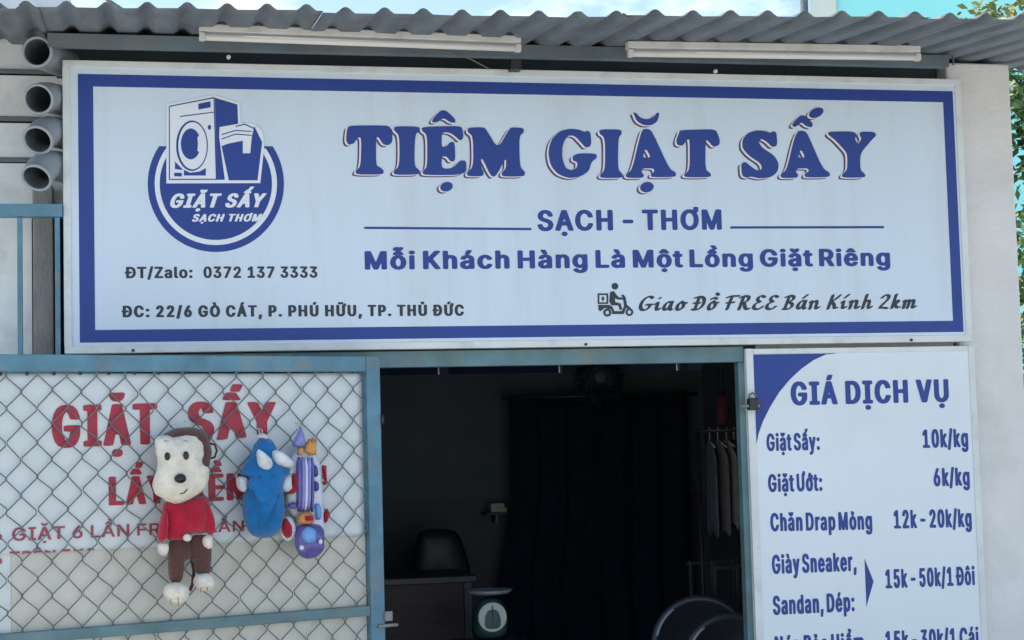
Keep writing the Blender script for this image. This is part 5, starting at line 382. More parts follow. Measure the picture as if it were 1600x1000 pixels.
Ứ|276|89 -2 -26 8 -20 11 -22 23 -14 26 -5 18 -2 20 0 180 1 8 4 5 6 3 8 3 10 0 34 0 12 -5 6 -6 1 -8 0 -186 6 -20 8 -14 9 -7 8 -2 10 1 8 6 7 10 7 14 3 14 0 14 0 170 1 8 8 8 8 2 10 2 2 2 2 26 4 5 6 3 10 3 36 0 10 -3 7 -4 3 -4 1 -4 -1 -46 -5 -12 -9 -8 -10 -6 -3 -6 0 -162 -5 -20 -7 -18 -8 -12 -20 -20 -9 -6 -12 -6 -30 -9;95 308 -12 5 -4 5 -1 4 11 30 10 23 8 7 10 3 46 -1 12 -5 4 -5 0 -4 -21 -40 -8 -14 -7 -5 -10 -3
Ữ|276|89 -2 -26 8 -20 11 -22 23 -14 26 -5 18 -2 20 0 186 2 4 5 4 10 4 6 1 40 0 12 -5 6 -6 1 -8 0 -188 6 -18 8 -14 11 -8 10 -1 8 2 8 7 10 18 5 18 0 188 3 7 8 5 16 4 2 2 1 16 -1 10 -4 -1 -12 -9 -12 -4 -28 -1 -12 3 -14 -3 -32 1 -12 4 -6 6 2 18 4 12 7 10 7 6 12 4 32 1 14 -2 12 2 28 0 12 -3 8 -8 1 -14 -4 -14 1 -2 18 5 38 0 8 -3 6 -3 4 -5 1 -4 0 -40 -2 -10 -5 -9 -8 -7 -10 -6 -3 -6 0 -162 -5 -20 -7 -18 -8 -12 -20 -20 -9 -6 -12 -6 -30 -9""",
'D': """G|269|80 -4 -14 5 -8 4 -8 5 -12 13 -11 15 -9 18 -4 9 -5 20 -3 24 0 28 1 15 7 33 13 32 10 18 8 13 16 20 8 8 11 9 16 11 12 6 15 5 14 4 5 0 21 0 13 -4 11 -5 6 -4 21 -21 2 -6 0 -5 -2 -4 -9 -11 -14 -8 -13 -3 -8 0 -4 2 -22 21 -9 6 -11 3 -7 0 -4 -2 -5 -3 -8 -8 -13 -19 -8 -15 -8 -20 -6 -18 -4 -28 0 -31 5 -26 8 -22 11 -20 6 -7 8 -8 14 -8 10 -2 9 2 5 3 8 8 6 8 5 15 3 20 1 14 -1 3 -3 0 -44 0 -7 2 -4 4 0 6 5 10 5 5 17 10 16 3 91 0 8 -3 3 -3 1 -3 -1 -7 -7 -8 -8 -7 -14 -7 -3 -2 -2 -19 -4 -13 -5 -11 -11 -17 -16 -19 -10 -8 -13 -8 -25 -12 -23 -5
i|134|41 -1 -8 3 -7 6 -5 7 -4 9 -4 17 -3 24 0 22 -2 8 0 24 -3 1 -8 -2 -12 1 -5 4 -2 5 3 7 21 31 11 10 9 5 15 5 12 -1 6 -3 3 -4 4 -9 2 -14 0 -39 1 -11 0 -18 2 -16 5 -22 2 -1 2 0 13 11 7 3 12 3 9 0 4 -2 4 -4 0 -6 -3 -5 -3 -4 -26 -27 -12 -8 -11 -6 -14 -4;22 238 -6 4 -1 7 4 8 7 9 12 8 10 3 7 2 11 -1 5 -4 1 -6 -5 -9 -6 -9 -12 -8 -9 -3 -6 -2
a|214|135 -5 -8 3 -5 4 -14 21 -3 -1 -22 -16 -13 -5 -19 -5 -7 0 -7 1 -6 2 -9 7 -11 11 -5 10 -5 14 -4 18 0 28 5 23 8 20 14 22 16 19 16 13 11 7 13 6 18 4 12 0 16 -4 16 5 10 0 5 -1 5 -5 0 -7 -1 -9 0 -23 -1 -6 -1 -27 -1 -10 0 -29 3 -26 3 -11 3 -4 3 -1 11 1 6 -1 4 -3 2 -6 -2 -6 -3 -4 -8 -9 -9 -9 -9 -6 -10 -4 -10 -1;68 42 3 -1 4 4 5 11 6 17 15 73 0 3 -2 3 -14 6 -5 2 -3 -1 -10 -13 -8 -16 -6 -22 0 -28 2 -11 5 -16
o|198|46 -5 -13 4 -6 3 -7 6 -9 12 -6 15 -5 24 0 30 2 13 5 18 10 19 14 18 25 30 13 10 16 5 13 0 4 -2 19 -18 9 -6 50 -5 3 -1 2 -3 1 -5 -1 -5 -3 -5 -8 -8 -7 -4 -11 -5 -2 -3 1 -34 -2 -13 -4 -14 -5 -12 -9 -14 -6 -8 -19 -19 -18 -12 -11 -5 -14 -5 -11 -1;76 37 2 -1 4 1 9 12 6 13 3 16 0 24 -5 17 -4 8 -7 10 -6 2 -11 1 -4 -3 -6 -18 -1 -9 -1 -14 1 -18 5 -22 6 -11
Đ|250|40 -5 -10 1 -36 10 -5 3 -1 6 3 8 11 11 7 4 10 4 14 3 2 3 0 43 1 10 0 30 -2 2 -3 0 -36 0 -5 4 -2 5 2 7 3 6 5 4 9 7 12 4 5 2 10 0 3 2 1 38 1 8 -1 33 -1 2 -3 0 -26 -12 -11 -3 -9 0 -4 1 -4 4 -2 4 3 9 11 11 13 7 33 14 28 9 19 3 13 0 19 -3 15 -4 13 -6 14 -9 11 -11 7 -9 7 -12 7 -16 4 -12 6 -26 1 -12 1 -20 -1 -18 -2 -20 -5 -18 -5 -17 -6 -12 -8 -15 -10 -13 -10 -11 -8 -7 -16 -11 -9 -6 -22 -9 -13 -4 -19 -5 -14 -2;90 37 4 -1 5 2 15 7 7 6 9 14 8 19 4 14 3 14 3 26 -3 33 -3 16 -5 18 -7 15 -6 10 -12 13 -9 8 -7 2 -2 -3 -1 -18 -1 -58 2 -1 2 -1 32 -1 5 -2 1 -6 -2 -8 -9 -10 -11 -7 -7 -3 -11 -2 -2 -2 -2 -18 0 -50 -1 -12 0 -11
ồ|198|46 -5 -13 4 -6 3 -7 6 -9 12 -6 15 -5 24 0 30 2 13 5 18 10 19 14 18 25 30 13 10 16 5 13 0 4 -2 19 -18 9 -6 50 -5 3 -1 2 -3 1 -5 -1 -5 -3 -5 -8 -8 -7 -4 -11 -5 -2 -3 1 -34 -2 -13 -4 -14 -5 -12 -9 -14 -6 -8 -19 -19 -18 -12 -11 -5 -14 -5 -11 -1;76 37 2 -1 4 1 9 12 6 13 3 16 0 24 -5 17 -4 8 -7 10 -6 2 -11 1 -4 -3 -6 -18 -1 -9 -1 -14 1 -18 5 -22 6 -11;16 213 -5 3 -2 5 2 7 6 9 27 22 14 9 12 5 18 4 7 0 8 -1 14 -7 18 -15 8 -9 1 -4 -2 -4 -3 -6 -8 -7 -15 -9 -11 -3 -7 0 -4 2 -24 19 -4 1 -14 -10 -11 -7 -14 -5;109 292 -7 4 -33 33 -4 5 -1 4 2 5 4 7 10 9 10 5 9 3 11 0 7 -4 35 -34 3 -4 0 -4 -1 -5 -3 -6 -12 -10 -15 -7 -8 -2
F|220|52 -4 -4 3 -2 3 0 13 4 50 0 13 1 7 0 14 2 7 0 14 1 7 0 5 -2 2 -3 1 -11 -2 -21 0 -6 4 -2 5 3 9 11 11 12 7 10 3 8 0 3 3 2 14 0 14 4 49 0 11 0 1 -3 2 -8 -2 -29 -19 -16 -5 -11 0 -4 2 -3 4 0 6 4 8 7 7 34 22 18 9 19 5 31 6 43 0 75 0 5 -3 2 -4 0 -4 -5 -9 -5 -6 -11 -7 -10 -4 -8 -1 -64 0 -3 -1 -3 -2 -3 -44 0 -14 -2 -7 0 -14 -1 -7 1 -4 2 -2 14 0 10 2 21 0 10 1 8 -3 3 -5 0 -4 -2 -5 -4 -5 -8 -8 -9 -5 -15 -5 -16 0 -14 -2 -3 -2 -2 -15 -4 -76 -3 -22 -6 -11 -11 -8 -10 -5 -7 -2
R|256|37 -11 -6 3 -3 5 0 25 1 9 0 24 1 7 1 23 1 7 1 57 2 7 0 24 1 7 0 23 1 7 0 22 2 11 -1 2 -3 1 -22 -11 -8 -2 -10 0 -5 3 -2 5 0 4 3 6 6 7 6 5 34 19 22 10 18 6 18 3 29 0 18 -3 15 -6 14 -9 9 -10 7 -16 3 -18 0 -11 -2 -8 -6 -20 -12 -19 -11 -13 -19 -16 -2 -4 22 -59 17 -34 12 -17 7 -6 4 -1 3 0 14 8 10 3 11 1 4 -1 3 -3 2 -4 -1 -5 -2 -6 -19 -18 -8 -7 -12 -6 -10 -4 -10 -1 -9 0 -14 3 -11 5 -9 5 -7 7 -12 19 -13 25 -19 50 -3 2 -2 -5 -3 -84 -2 -7 -7 -11 -12 -8 -11 -5 -9 -2;92 174 14 1 8 4 13 15 5 12 3 11 0 8 -2 9 -4 12 -6 9 -7 5 -10 5 -10 2 -3 -3 -2 -57 -1 -8 0 -21 1 -2
E|220|70 -6 -19 5 -11 6 -13 9 -11 14 -6 13 -3 12 0 23 2 9 1 9 9 19 10 15 9 9 10 8 18 12 2 2 -2 3 -12 9 -8 8 -5 10 -4 10 -4 17 0 14 4 16 4 11 10 14 11 10 11 8 10 6 12 6 13 4 15 3 16 0 9 -2 11 -4 7 -4 26 -21 3 -4 0 -5 -4 -9 -7 -7 -11 -7 -9 -3 -9 -2 -10 1 -28 22 -8 4 -6 1 -5 -1 -4 -2 -2 -3 -3 -10 0 -17 4 -15 6 -10 9 -9 32 -21 2 -3 2 -6 -4 -8 -8 -9 -13 -8 -41 -18 -4 -4 -5 -5 -5 -13 -2 -12 1 -18 3 -11 3 -7 9 -12 13 -8 5 -3 12 -3 9 0 15 5 7 3 23 29 7 7 12 7 8 3 11 1 6 -2 3 -2 2 -3 0 -4 -6 -11 -21 -29 -14 -12 -14 -10 -22 -11 -26 -8 -13 -2
B|238|37 -11 -10 5 -8 1 -11 2 -4 4 -1 4 2 7 4 6 6 5 13 8 1 3 2 51 1 9 0 22 1 8 0 25 2 7 0 24 1 7 0 23 1 7 0 22 2 11 -1 2 -3 1 -22 -11 -7 -2 -9 0 -5 1 -2 2 -2 5 0 5 7 11 13 9 44 23 25 9 18 3 19 0 12 -2 17 -6 17 -10 8 -8 5 -7 4 -9 3 -14 0 -15 -5 -20 -3 -7 -10 -14 -10 -10 -23 -16 -1 -3 2 -2 25 -10 8 -6 11 -9 9 -10 5 -11 3 -9 3 -19 -1 -15 -3 -11 -7 -16 -10 -13 -17 -16 -14 -10 -12 -7 -22 -8 -23 -4 -23 -1 -9 1 -11 -2;99 30 14 1 11 4 5 5 4 5 4 11 2 13 -2 12 -3 10 -8 14 -13 11 -11 6 -10 3 -3 1 -1 -3 -5 -89 1 -2 3 -1;92 187 4 1 17 8 6 6 4 7 2 10 0 12 -3 10 -8 12 -8 6 -8 4 -3 1 -2 -2 -2 -55 -1 -8 0 -10
á|214|135 -5 -8 3 -5 4 -14 21 -3 -1 -22 -16 -13 -5 -19 -5 -7 0 -7 1 -6 2 -9 7 -11 11 -5 10 -5 14 -4 18 0 28 5 23 8 20 14 22 16 19 16 13 11 7 13 6 18 4 12 0 16 -4 16 5 10 0 5 -1 5 -5 0 -7 -1 -9 0 -23 -1 -6 -1 -27 -1 -10 0 -29 3 -26 3 -11 3 -4 3 -1 11 1 6 -1 4 -3 2 -6 -2 -6 -3 -4 -8 -9 -9 -9 -9 -6 -10 -4 -10 -1;68 42 3 -1 4 4 5 11 6 17 15 73 0 3 -2 3 -14 6 -5 2 -3 -1 -10 -13 -8 -16 -6 -22 0 -28 2 -11 5 -16;65 218 -7 3 -2 3 -1 4 2 7 49 65 7 8 14 7 12 4 7 0 5 -2 3 -3 1 -5 -1 -6 -51 -68 -8 -7 -9 -5 -16 -5
n|220|19 -11 -7 3 -3 7 -4 104 -2 28 -2 2 -13 0 -4 1 -4 4 -2 4 3 9 17 21 11 9 10 5 14 4 9 0 7 -4 6 -10 3 -2 20 14 9 4 15 5 17 -1 7 -2 6 -4 5 -5 7 -9 5 -16 2 -8 3 -28 -1 -54 3 -18 1 -4 3 0 11 8 6 4 8 3 10 2 11 -1 3 -2 2 -4 -2 -7 -3 -6 -15 -19 -14 -13 -18 -11 -18 -5 -11 0 -9 3 -7 4 -5 6 -5 7 -2 7 -3 13 -2 12 0 39 1 14 -1 21 -3 14 -4 11 -3 3 -3 0 -20 -24 -3 -6 0 -22 1 -8 0 -31 2 -9 -1 -37 -7 -10 -12 -8 -18 -7
K|250|31 -11 -5 2 -3 3 -2 4 0 5 1 9 0 23 2 7 0 25 1 9 0 23 1 7 0 25 2 8 0 24 1 7 2 57 1 7 0 26 1 7 1 14 2 7 9 10 10 6 8 3 8 2 10 0 4 -2 3 -2 1 -5 0 -9 -2 -9 0 -26 -1 -7 0 -25 -1 -10 0 -16 2 -4 2 2 11 9 15 15 19 23 31 46 9 9 8 5 14 6 11 0 7 -3 2 -6 0 -4 -3 -5 -31 -45 -21 -27 -31 -31 -21 -17 -2 -5 2 -4 27 -27 9 -11 10 -14 6 -9 8 -20 6 -26 5 -10 2 -2 3 0 22 7 13 -1 4 -2 2 -5 0 -4 -3 -5 -9 -10 -9 -7 -13 -4 -25 -9 -11 -1 -5 0 -12 3 -5 3 -5 4 -5 8 -6 15 -6 25 -10 20 -11 15 -8 8 -2 -2 -2 -12 -1 -56 -3 -18 -3 -6 -7 -8 -10 -6 -11 -4 -9 -2
í|140|41 -1 -8 3 -7 6 -5 7 -4 9 -4 17 -3 24 0 22 -2 8 0 24 -3 1 -8 -2 -12 1 -5 4 -2 5 3 7 21 31 11 10 9 5 15 5 12 -1 6 -3 3 -4 4 -9 2 -14 0 -39 1 -11 0 -18 2 -16 5 -22 2 -1 2 0 13 11 7 3 12 3 9 0 4 -2 4 -4 0 -6 -3 -5 -3 -4 -26 -27 -12 -8 -11 -6 -14 -4;19 218 -7 3 -2 3 -1 4 2 7 49 65 7 8 14 7 13 4 7 0 4 -2 3 -3 2 -5 -2 -6 -50 -68 -9 -7 -9 -5 -16 -5
h|220|19 -11 -7 3 -2 3 -2 6 2 9 0 55 1 13 0 25 -2 9 2 8 1 21 1 57 1 9 0 56 1 8 0 18 2 7 6 8 14 9 15 6 10 0 4 -2 3 -3 2 -5 0 -11 -2 -13 0 -55 -1 -10 1 -34 2 -1 16 7 16 5 16 -1 7 -2 6 -4 11 -13 6 -17 4 -18 0 -25 0 -47 2 -12 2 -10 3 0 17 12 15 5 13 0 4 -3 1 -3 0 -6 -4 -8 -15 -19 -11 -11 -11 -8 -9 -4 -19 -6 -11 0 -10 4 -6 4 -7 7 -5 12 -3 13 -2 12 0 39 1 14 -1 21 -5 18 -3 8 -4 2 -3 -2 -12 -15 -3 -6 0 -30 -2 -11 0 -56 -2 -17 -7 -10 -12 -8 -18 -7
2|214|151 -11 -45 9 -21 3 -55 -1 -10 5 -5 7 -1 4 0 10 4 14 10 19 70 114 11 25 3 21 -3 19 -7 15 -7 8 -4 2 -6 3 -11 2 -3 -1 -2 -3 -20 -33 -9 -10 -12 -7 -11 -4 -11 0 -4 1 -3 2 -1 3 0 8 21 35 5 8 15 15 16 12 11 5 12 4 16 4 22 -1 12 -3 9 -3 14 -11 5 -7 5 -9 5 -17 2 -17 -2 -15 -7 -24 -12 -26 -69 -111 -6 -12 -2 -7 1 -3 3 -1 14 2 21 0 28 -3 48 -10 7 -3 3 -4 0 -6 -4 -7 -7 -7 -6 -4 -11 -6 -12 -3
k|204|19 -11 -7 3 -2 3 -2 6 2 9 0 55 1 9 -2 7 2 10 0 40 1 10 2 122 1 8 0 18 2 7 7 9 10 7 8 4 16 3 5 -1 5 -2 2 -5 1 -5 0 -13 -2 -8 0 -55 -1 -10 1 -44 2 -1 16 9 14 6 8 1 12 0 11 -4 9 -9 5 -9 1 -7 0 -6 -5 -15 -4 -9 -15 -20 -16 -16 0 -4 22 -32 7 -8 9 -7 7 -3 25 8 11 0 4 -2 3 -4 0 -4 -1 -6 -8 -10 -13 -8 -36 -13 -16 -2 -11 2 -14 7 -13 12 -16 19 -2 -3 -2 -23 -6 -10 -11 -8 -6 -3 -16 -5;78 120 2 -1 1 0 3 3 5 9 1 6 -1 0 -2 -2
m|281|19 -11 -7 3 -3 7 -4 104 -2 28 -2 2 -13 0 -4 1 -4 4 -2 4 3 9 20 25 8 5 10 5 14 4 8 0 5 -2 4 -3 4 -7 2 -1 20 13 12 5 8 2 13 0 7 -3 6 -5 6 -9 2 -2 22 13 17 6 15 -1 7 -2 5 -4 6 -6 5 -8 2 -7 4 -20 2 -25 -1 -14 0 -44 2 -13 3 -2 15 10 14 4 8 0 4 -1 3 -2 3 -4 -1 -6 -3 -6 -20 -24 -10 -9 -8 -6 -10 -5 -18 -5 -9 0 -9 3 -6 5 -5 5 -6 13 -3 18 0 47 1 18 -2 28 -3 8 -2 3 -3 -1 -3 -5 -11 -16 -2 -78 -1 -7 0 -18 -2 -7 -4 -5 -6 -6 -16 -10 -15 -3 -4 0 -5 3 -3 3 -1 6 2 50 1 8 0 64 -2 14 -1 2 -2 1 -11 -14 -2 -5 1 -61 2 -9 -1 -36 -7 -11 -12 -8 -18 -7""",
}
def load_font(src):
    D = {}
    for ln in src.split('\n'):
        if not ln: continue
        ch, adv, body = ln[0], *ln[2:].split('|')
        loops = []
        for lp in body.split(';'):
            v = list(map(int, lp.split())); x = y = 0; pts = []
            for i in range(0, len(v), 2):
                x += v[i]; y += v[i+1]; pts.append((x/600, y/600))
            loops.append(pts)
        D[ch] = (int(adv)/600, loops)
    return D
FONT = {k: load_font(v) for k, v in FONTS.items()}
SPACE = {"B": 0.11, "C": 0.065, "H": 0.16, "A": 0.17, "D": 0.13, "T": 0.15}
def text(name, body, pl, x0, y0, x1, y1, cap, m, parent, y, font='B', shear=0.0, cap1=None, clip=None, single=True, track=0.0, h=0.0008, space=None):
    """fits a line of lettering between baseline points (photo px) on a plane; cap = capital height px at the left end"""
    D = FONT[font]; pen = 0; gl = []
    for ch in body:
        if ch == ' ': pen += SPACE[font] if space is None else space; continue
        adv, loops = D[ch]
        gl.append([[(px_+pen+py_*shear, py_) for px_, py_ in lp] for lp in loops]); pen += adv + track
    xs = [p[0] for gq in gl for lp in gq for p in lp]; mn, mxx = min(xs), max(xs)
    CAP = 0.5087
    ua, wa = pl(x0, y0, y); ub, wb = pl(x1, y1, y)
    h0 = pl(x0, y0-cap, y)[1]-wa
    h1 = h0 if cap1 is None else pl(x1, y1-cap1, y)[1]-wb
    def T(p):
        t = (p[0]-mn)/(mxx-mn)
        q = (ua+(ub-ua)*t, wa+(wb-wa)*t + p[1]/CAP*(h0+(h1-h0)*t))
        return (q[0], max(q[1], clip)) if clip is not None else q
    gl = [[[T(p) for p in lp] for lp in gq] for gq in gl]
    if clip is not None: gl = [gq for gq in gl if max(p[1] for lp in gq for p in lp) > clip+1e-4]
    if single:
        for q_, gq in enumerate(gl): print_mesh(name, [gq], m, parent, y, h + (q_ % 2)*0.0007)
    else:
        tag(print_mesh(name, gl, m, parent, y, h), kind='stuff')

# ------------------------------------------------------------------ setting: ground
bm = bmesh.new()
bmesh.ops.create_grid(bm, x_segments=2, y_segments=2, size=300)
tag(obj('ground', bm, M_ground), kind='structure')

# ------------------------------------------------------------------ the shop shell
def wallthing(name, label, bm, m):
    return tag(obj(name, bm, m), label, 'wall')
ZR = lambda Y: 3.108 + 0.094*(Y+0.1)          # underside of the roof sheet troughs
RX0, RX1, RYB = -1.0, 3.40, 3.25
wallthing('front_wall', 'rendered front wall strip behind the price board and beside the pillar', box(2.56, 3.40, 0.09, 0.19, 0, 3.03), M_plaster)
wallthing('gate_side_wall', 'rendered wall behind the folded back mesh gate', box(-1.0, 1.02, 0.12, 0.22, 0, 1.90), M_plaster)
wallthing('sign_light_block', 'added unseen board behind the long shop sign that keeps the room dark', box(-0.02, 3.40, 0.10, 0.13, 1.965, 3.0), M_roomlow)  # unseen board added behind the sign to keep daylight out of the room
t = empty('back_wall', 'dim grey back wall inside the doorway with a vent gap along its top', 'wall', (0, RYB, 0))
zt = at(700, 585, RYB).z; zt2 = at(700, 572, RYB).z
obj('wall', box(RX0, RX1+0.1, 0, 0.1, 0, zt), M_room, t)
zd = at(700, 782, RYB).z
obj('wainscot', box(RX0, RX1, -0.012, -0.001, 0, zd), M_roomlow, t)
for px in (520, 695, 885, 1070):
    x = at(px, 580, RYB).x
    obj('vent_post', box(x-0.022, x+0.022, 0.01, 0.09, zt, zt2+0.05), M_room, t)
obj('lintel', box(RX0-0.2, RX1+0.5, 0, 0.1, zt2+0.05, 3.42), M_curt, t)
obj('vent_shade_sheet', box(RX0-0.5, RX1+1.0, 0.5, 0.52, zt-0.2, zt2+0.3), M_curt, t)  # added near-black sheet, stands in for the darkness beyond the vent gap
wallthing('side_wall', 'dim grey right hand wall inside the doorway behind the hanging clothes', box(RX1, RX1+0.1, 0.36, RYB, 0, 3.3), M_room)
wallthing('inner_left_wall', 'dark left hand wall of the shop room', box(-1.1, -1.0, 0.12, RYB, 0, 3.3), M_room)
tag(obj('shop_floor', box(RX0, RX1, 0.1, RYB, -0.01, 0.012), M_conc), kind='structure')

# pillar
t = empty('pillar', 'pale plastered corner pillar right of the sign and price board', 'pillar', (3.55, 0.21, 0))
bm = bmesh.new()
nx, nz_ = 6, 40
bbox(bm, -0.138, 0.142, -0.14, 0.14, 0, 3.115, 0.008)
obj('shaft', bm, M_plaster, t)

# ------------------------------------------------------------------ corrugated roof
t = empty('corrugated_roof', 'grey corrugated sheet awning roof jutting over the sign', 'roof')
PITCH = 0.1285
def eaveY(x): return -0.60 - 0.1*x - (0.02 if x > 1.65 else 0)
def profile(u):      # u in [0,1): rounded ridge on a flat trough
    d = abs(u-0.5)
    return 0.0215*max(0.0, math.cos(min(d/0.205, 1)*math.pi/2))**0.8
sheets = [(-1.15, -0.22), (-0.22, 0.76), (0.76, 1.75), (1.75, 2.75), (2.75, 4.6)]
for si, (xa, xb_) in enumerate(sheets):
    verts = []; faces = []
    xs = []; k = math.floor(xa/PITCH)
    while k*PITCH < xb_:
        for j in range(12):
            x = (k + j/12.0)*PITCH
            if xa <= x <= xb_+PITCH*0.6: xs.append((x, profile(j/12.0)))
        k += 1
    lift = 0.0035*(si % 2)
    ys = 10
    dy = random.uniform(-0.012, 0.012)
    for x, h in xs:
        y0 = eaveY(x+0.04) + dy
        for iy in range(ys+1):
            Y = y0 + ((0.32 if x > 3.62 else 3.6)-y0)*(iy/ys)**1.5
            verts.append((x + 0.048, Y, ZR(Y) + h + lift + 0.004*math.sin(x*2.1+1) + 0.0011*math.sin(x*17+Y*5)))
    for i in range(len(xs)-1):
        for j in range(ys):
            a = i*(ys+1)+j
            faces.append((a, a+1, a+ys+2, a+ys+1))
    o = obj('roof_sheet', (verts, faces), M_roof, t, True)
    md = o.modifiers.new('thickness', 'SOLIDIFY'); md.thickness = 0.0015; md.offset = 1
for k in range(-4, 27, 3):
    x = k*PITCH + 0.048
    for Y in (-0.10,):
        obj('fixing_screw', lathe(bmesh.new(), [(0,-0.03),(0.004,-0.03),(0.004,0.03),(0.009,0.03),(0.0,0.036)], 8, Matrix.Translation((x, Y+0.06, ZR(Y)+0.0))), M_teald, t)
# purlin (steel channel) under the sheet, above the sign
t2 = empty('roof_beam', 'grey steel beam running under the roof above the sign', 'beam')
ztop = 3.104
obj('web', box(-0.10, 3.34, -0.10, -0.06, 3.058, ztop), M_teald, t2)
obj('flange', box(-0.10, 3.34, -0.06, 0.06, 3.085, 3.09), M_teald, t2)
obj('bracket', box(1.58, 1.62, -0.058, 0.0, 3.02, 3.085), M_dark, t2)
for px, py in ((357, 90), (1117, 112)):
    p = at(px, py, 0.0)
    bm = lathe(bmesh.new(), [(0.0, 0.0), (0.008, 0.0), (0.008, 0.012), (0.0, 0.014)], 8, Matrix.Translation((p.x, -0.0, p.z)) @ Matrix.Rotation(R(90), 4, 'X'))
    obj('bolt', bm, M_tube, t2)
tag(obj('gap_shade_board', box(-0.08, 3.40, 0.14, 0.17, 3.0, 3.155), mat('gap_shade', (0.05, 0.075, 0.09), 0.8)), 'added dark board standing in for the shade in the gap above the sign', 'shade board')  # added board closing the roof cavities; its dark colour stands in for shade

# ------------------------------------------------------------------ fluorescent battens
def batten(label, pa, pb, Y):
    a = at(*pa, Y); b = at(*pb, Y); ln = (b-a).length
    e = empty('fluorescent_lamp', label, 'lamp', (a.x, Y, a.z), 0.0, 'tube lamps fixed along the beam')
    e.rotation_euler = (0, -math.atan2(b.z-a.z, b.x-a.x), math.atan2(b.y-a.y, b.x-a.x))
    obj('housing', box(0, ln, -0.014, 0.028, -0.027, 0.0, 0.003), M_lamp, e)
    obj('tube', tube(bmesh.new(), [(0.02, -0.004, -0.0455), (ln-0.02, -0.004, -0.0455)], 0.0125, 12), M_tube, e, True)
    for x in (0.0, ln-0.02):
        obj('socket', box(x, x+0.02, -0.016, 0.012, -0.058, -0.0305, 0.003), M_lamp, e)
    return e
batten('left of two unlit tube lamps, longer one nearer the logo end of the sign', (311, 38), (813, 57), -0.26)
batten('right of two unlit tube lamps, above the last letters of the sign', (980, 65), (1436, 72), -0.26)
# thin cable over the beam
bm = tube(bmesh.new(), [at(640, 72, -0.12), at(690, 80, -0.13), at(735, 92, -0.11), at(765, 108, -0.03)], 0.0025, 6)
tag(obj('cable', bm, mat('olive_cable', (0.16,0.15,0.07), 0.6)), 'thin olive cable hanging from the beam onto the sign top', 'cable')

# ------------------------------------------------------------------ the big sign
SX0, SX1, SZ0, SZ1 = -0.0525, 3.435, 1.9775, 3.031
sign = empty('shop_sign', 'long white laundry signboard with blue border and large blue title', 'sign')
obj('panel', box(SX0+0.002, SX1-0.002, 0.0, 0.055, SZ0+0.002, SZ1-0.002), M_face, sign)
tw = 0.026
obj('frame_strip', box(SX0, SX1, -0.004, 0.058, SZ1-tw, SZ1, 0.002), M_trim, sign)
obj('frame_strip', box(SX0, SX1, -0.004, 0.058, SZ0, SZ0+tw, 0.002), M_trim, sign)
obj('frame_strip', box(SX0-0.001, SX0+tw, -0.0045, 0.0585, SZ0+tw-0.001, SZ1-tw+0.001, 0.002), M_trim, sign)
obj('frame_strip', box(SX1-tw, SX1+0.001, -0.0045, 0.0585, SZ0+tw-0.001, SZ1-tw+0.001, 0.002), M_trim, sign)
bx0, bx1, bz0, bz1 = 0.0, 3.40, 2.0155, 2.9817
ix0, ix1, iz0, iz1 = 0.053, 3.357, 2.060, 2.9365
print_mesh('border_band', [[[(bx0,bz0),(bx1,bz0),(bx1,bz1),(bx0,bz1)], [(ix0,iz0),(ix1,iz0),(ix1,iz1),(ix0,iz1)]]], M_blue, sign, 0.0)
for px, py in ((208, 551), (915, 542), (1423, 529)):
    p = at(px, py, 0)
    obj('screw', lathe(bmesh.new(), [(0.0,0.0),(0.006,0.0),(0.005,0.006),(0.0,0.008)], 8, Matrix.Translation((p.x, -0.004, SZ0+0.008)) @ Matrix.Rotation(R(90), 4, 'X')), M_dark, sign)

# title: fat rounded serif capitals, outlines measured on the photograph
A7 = lambda p: (520+p[0]/3.636, 150+p[1]/3.636)
A8 = lambda p: (940+p[0]/3.478, 150+p[1]/3.478)
G = []
def g(T, outline, *holes, it=2, c=0.2):
    G.append([[T(q) for q in chaikin(list(l), it, c)] for l in (outline, *holes)])
g(A7, [(92,168),(300,168),(325,176),(338,215),(338,262),(315,282),(285,276),(262,238),(245,232),(245,395),(268,405),(290,425),(285,447),(132,447),(128,425),(158,400),(162,235),(140,238),(118,272),(88,278),(74,252),(80,190)])
g(A7, [(350,172),(490,174),(495,196),(466,222),(462,398),(494,424),(494,447),(350,449),(342,428),(378,400),(378,224),(346,196)])
g(A7, [(506,176),(722,170),(738,190),(742,240),(722,256),(702,236),(668,210),(618,206),(618,292),(645,288),(666,262),(692,262),(696,370),(668,374),(648,346),(618,342),(618,414),(680,412),(722,366),(758,368),(758,449),(514,451),(508,428),(536,404),(536,222),(504,198)])
g(A7, [(562,150),(568,128),(612,82),(642,82),(692,128),(698,152),(668,152),(628,124),(592,152)])
G.append([[A7(q) for q in ell(645,516,36,27,-15)]])
g(A7, [(768,180),(856,178),(872,192),(936,300),(998,194),(1014,178),(1082,182),(1086,206),(1058,230),(1062,404),(1092,432),(1088,458),(962,458),(958,438),(984,410),(984,348),(926,458),(898,458),(842,342),(842,408),(858,434),(852,457),(764,457),(760,434),(798,402),(796,230),(764,204)])
g(A7, [(1345,186),(1400,192),(1430,206),(1448,196),(1464,210),(1468,284),(1436,296),(1412,268),(1372,226),(1330,226),(1304,280),(1302,352),(1322,412),(1360,424),(1388,404),(1388,376),(1362,368),(1362,340),(1400,326),(1496,328),(1500,352),(1468,376),(1454,428),(1404,460),(1340,468),(1276,444),(1236,394),(1222,322),(1238,252),(1284,202)])
g(A8, [(-12,182),(104,182),(110,204),(90,228),(88,402),(116,426),(112,446),(-6,447),(-10,428),(18,402),(18,228),(-14,204)])
g(A8, [(222,180),(258,180),(278,202),(368,398),(402,414),(404,441),(268,443),(266,424),(288,410),(280,394),(224,394),(214,412),(230,430),(224,446),(134,446),(130,425),(164,404),(204,232)], [(238,282),(220,336),(268,336)])
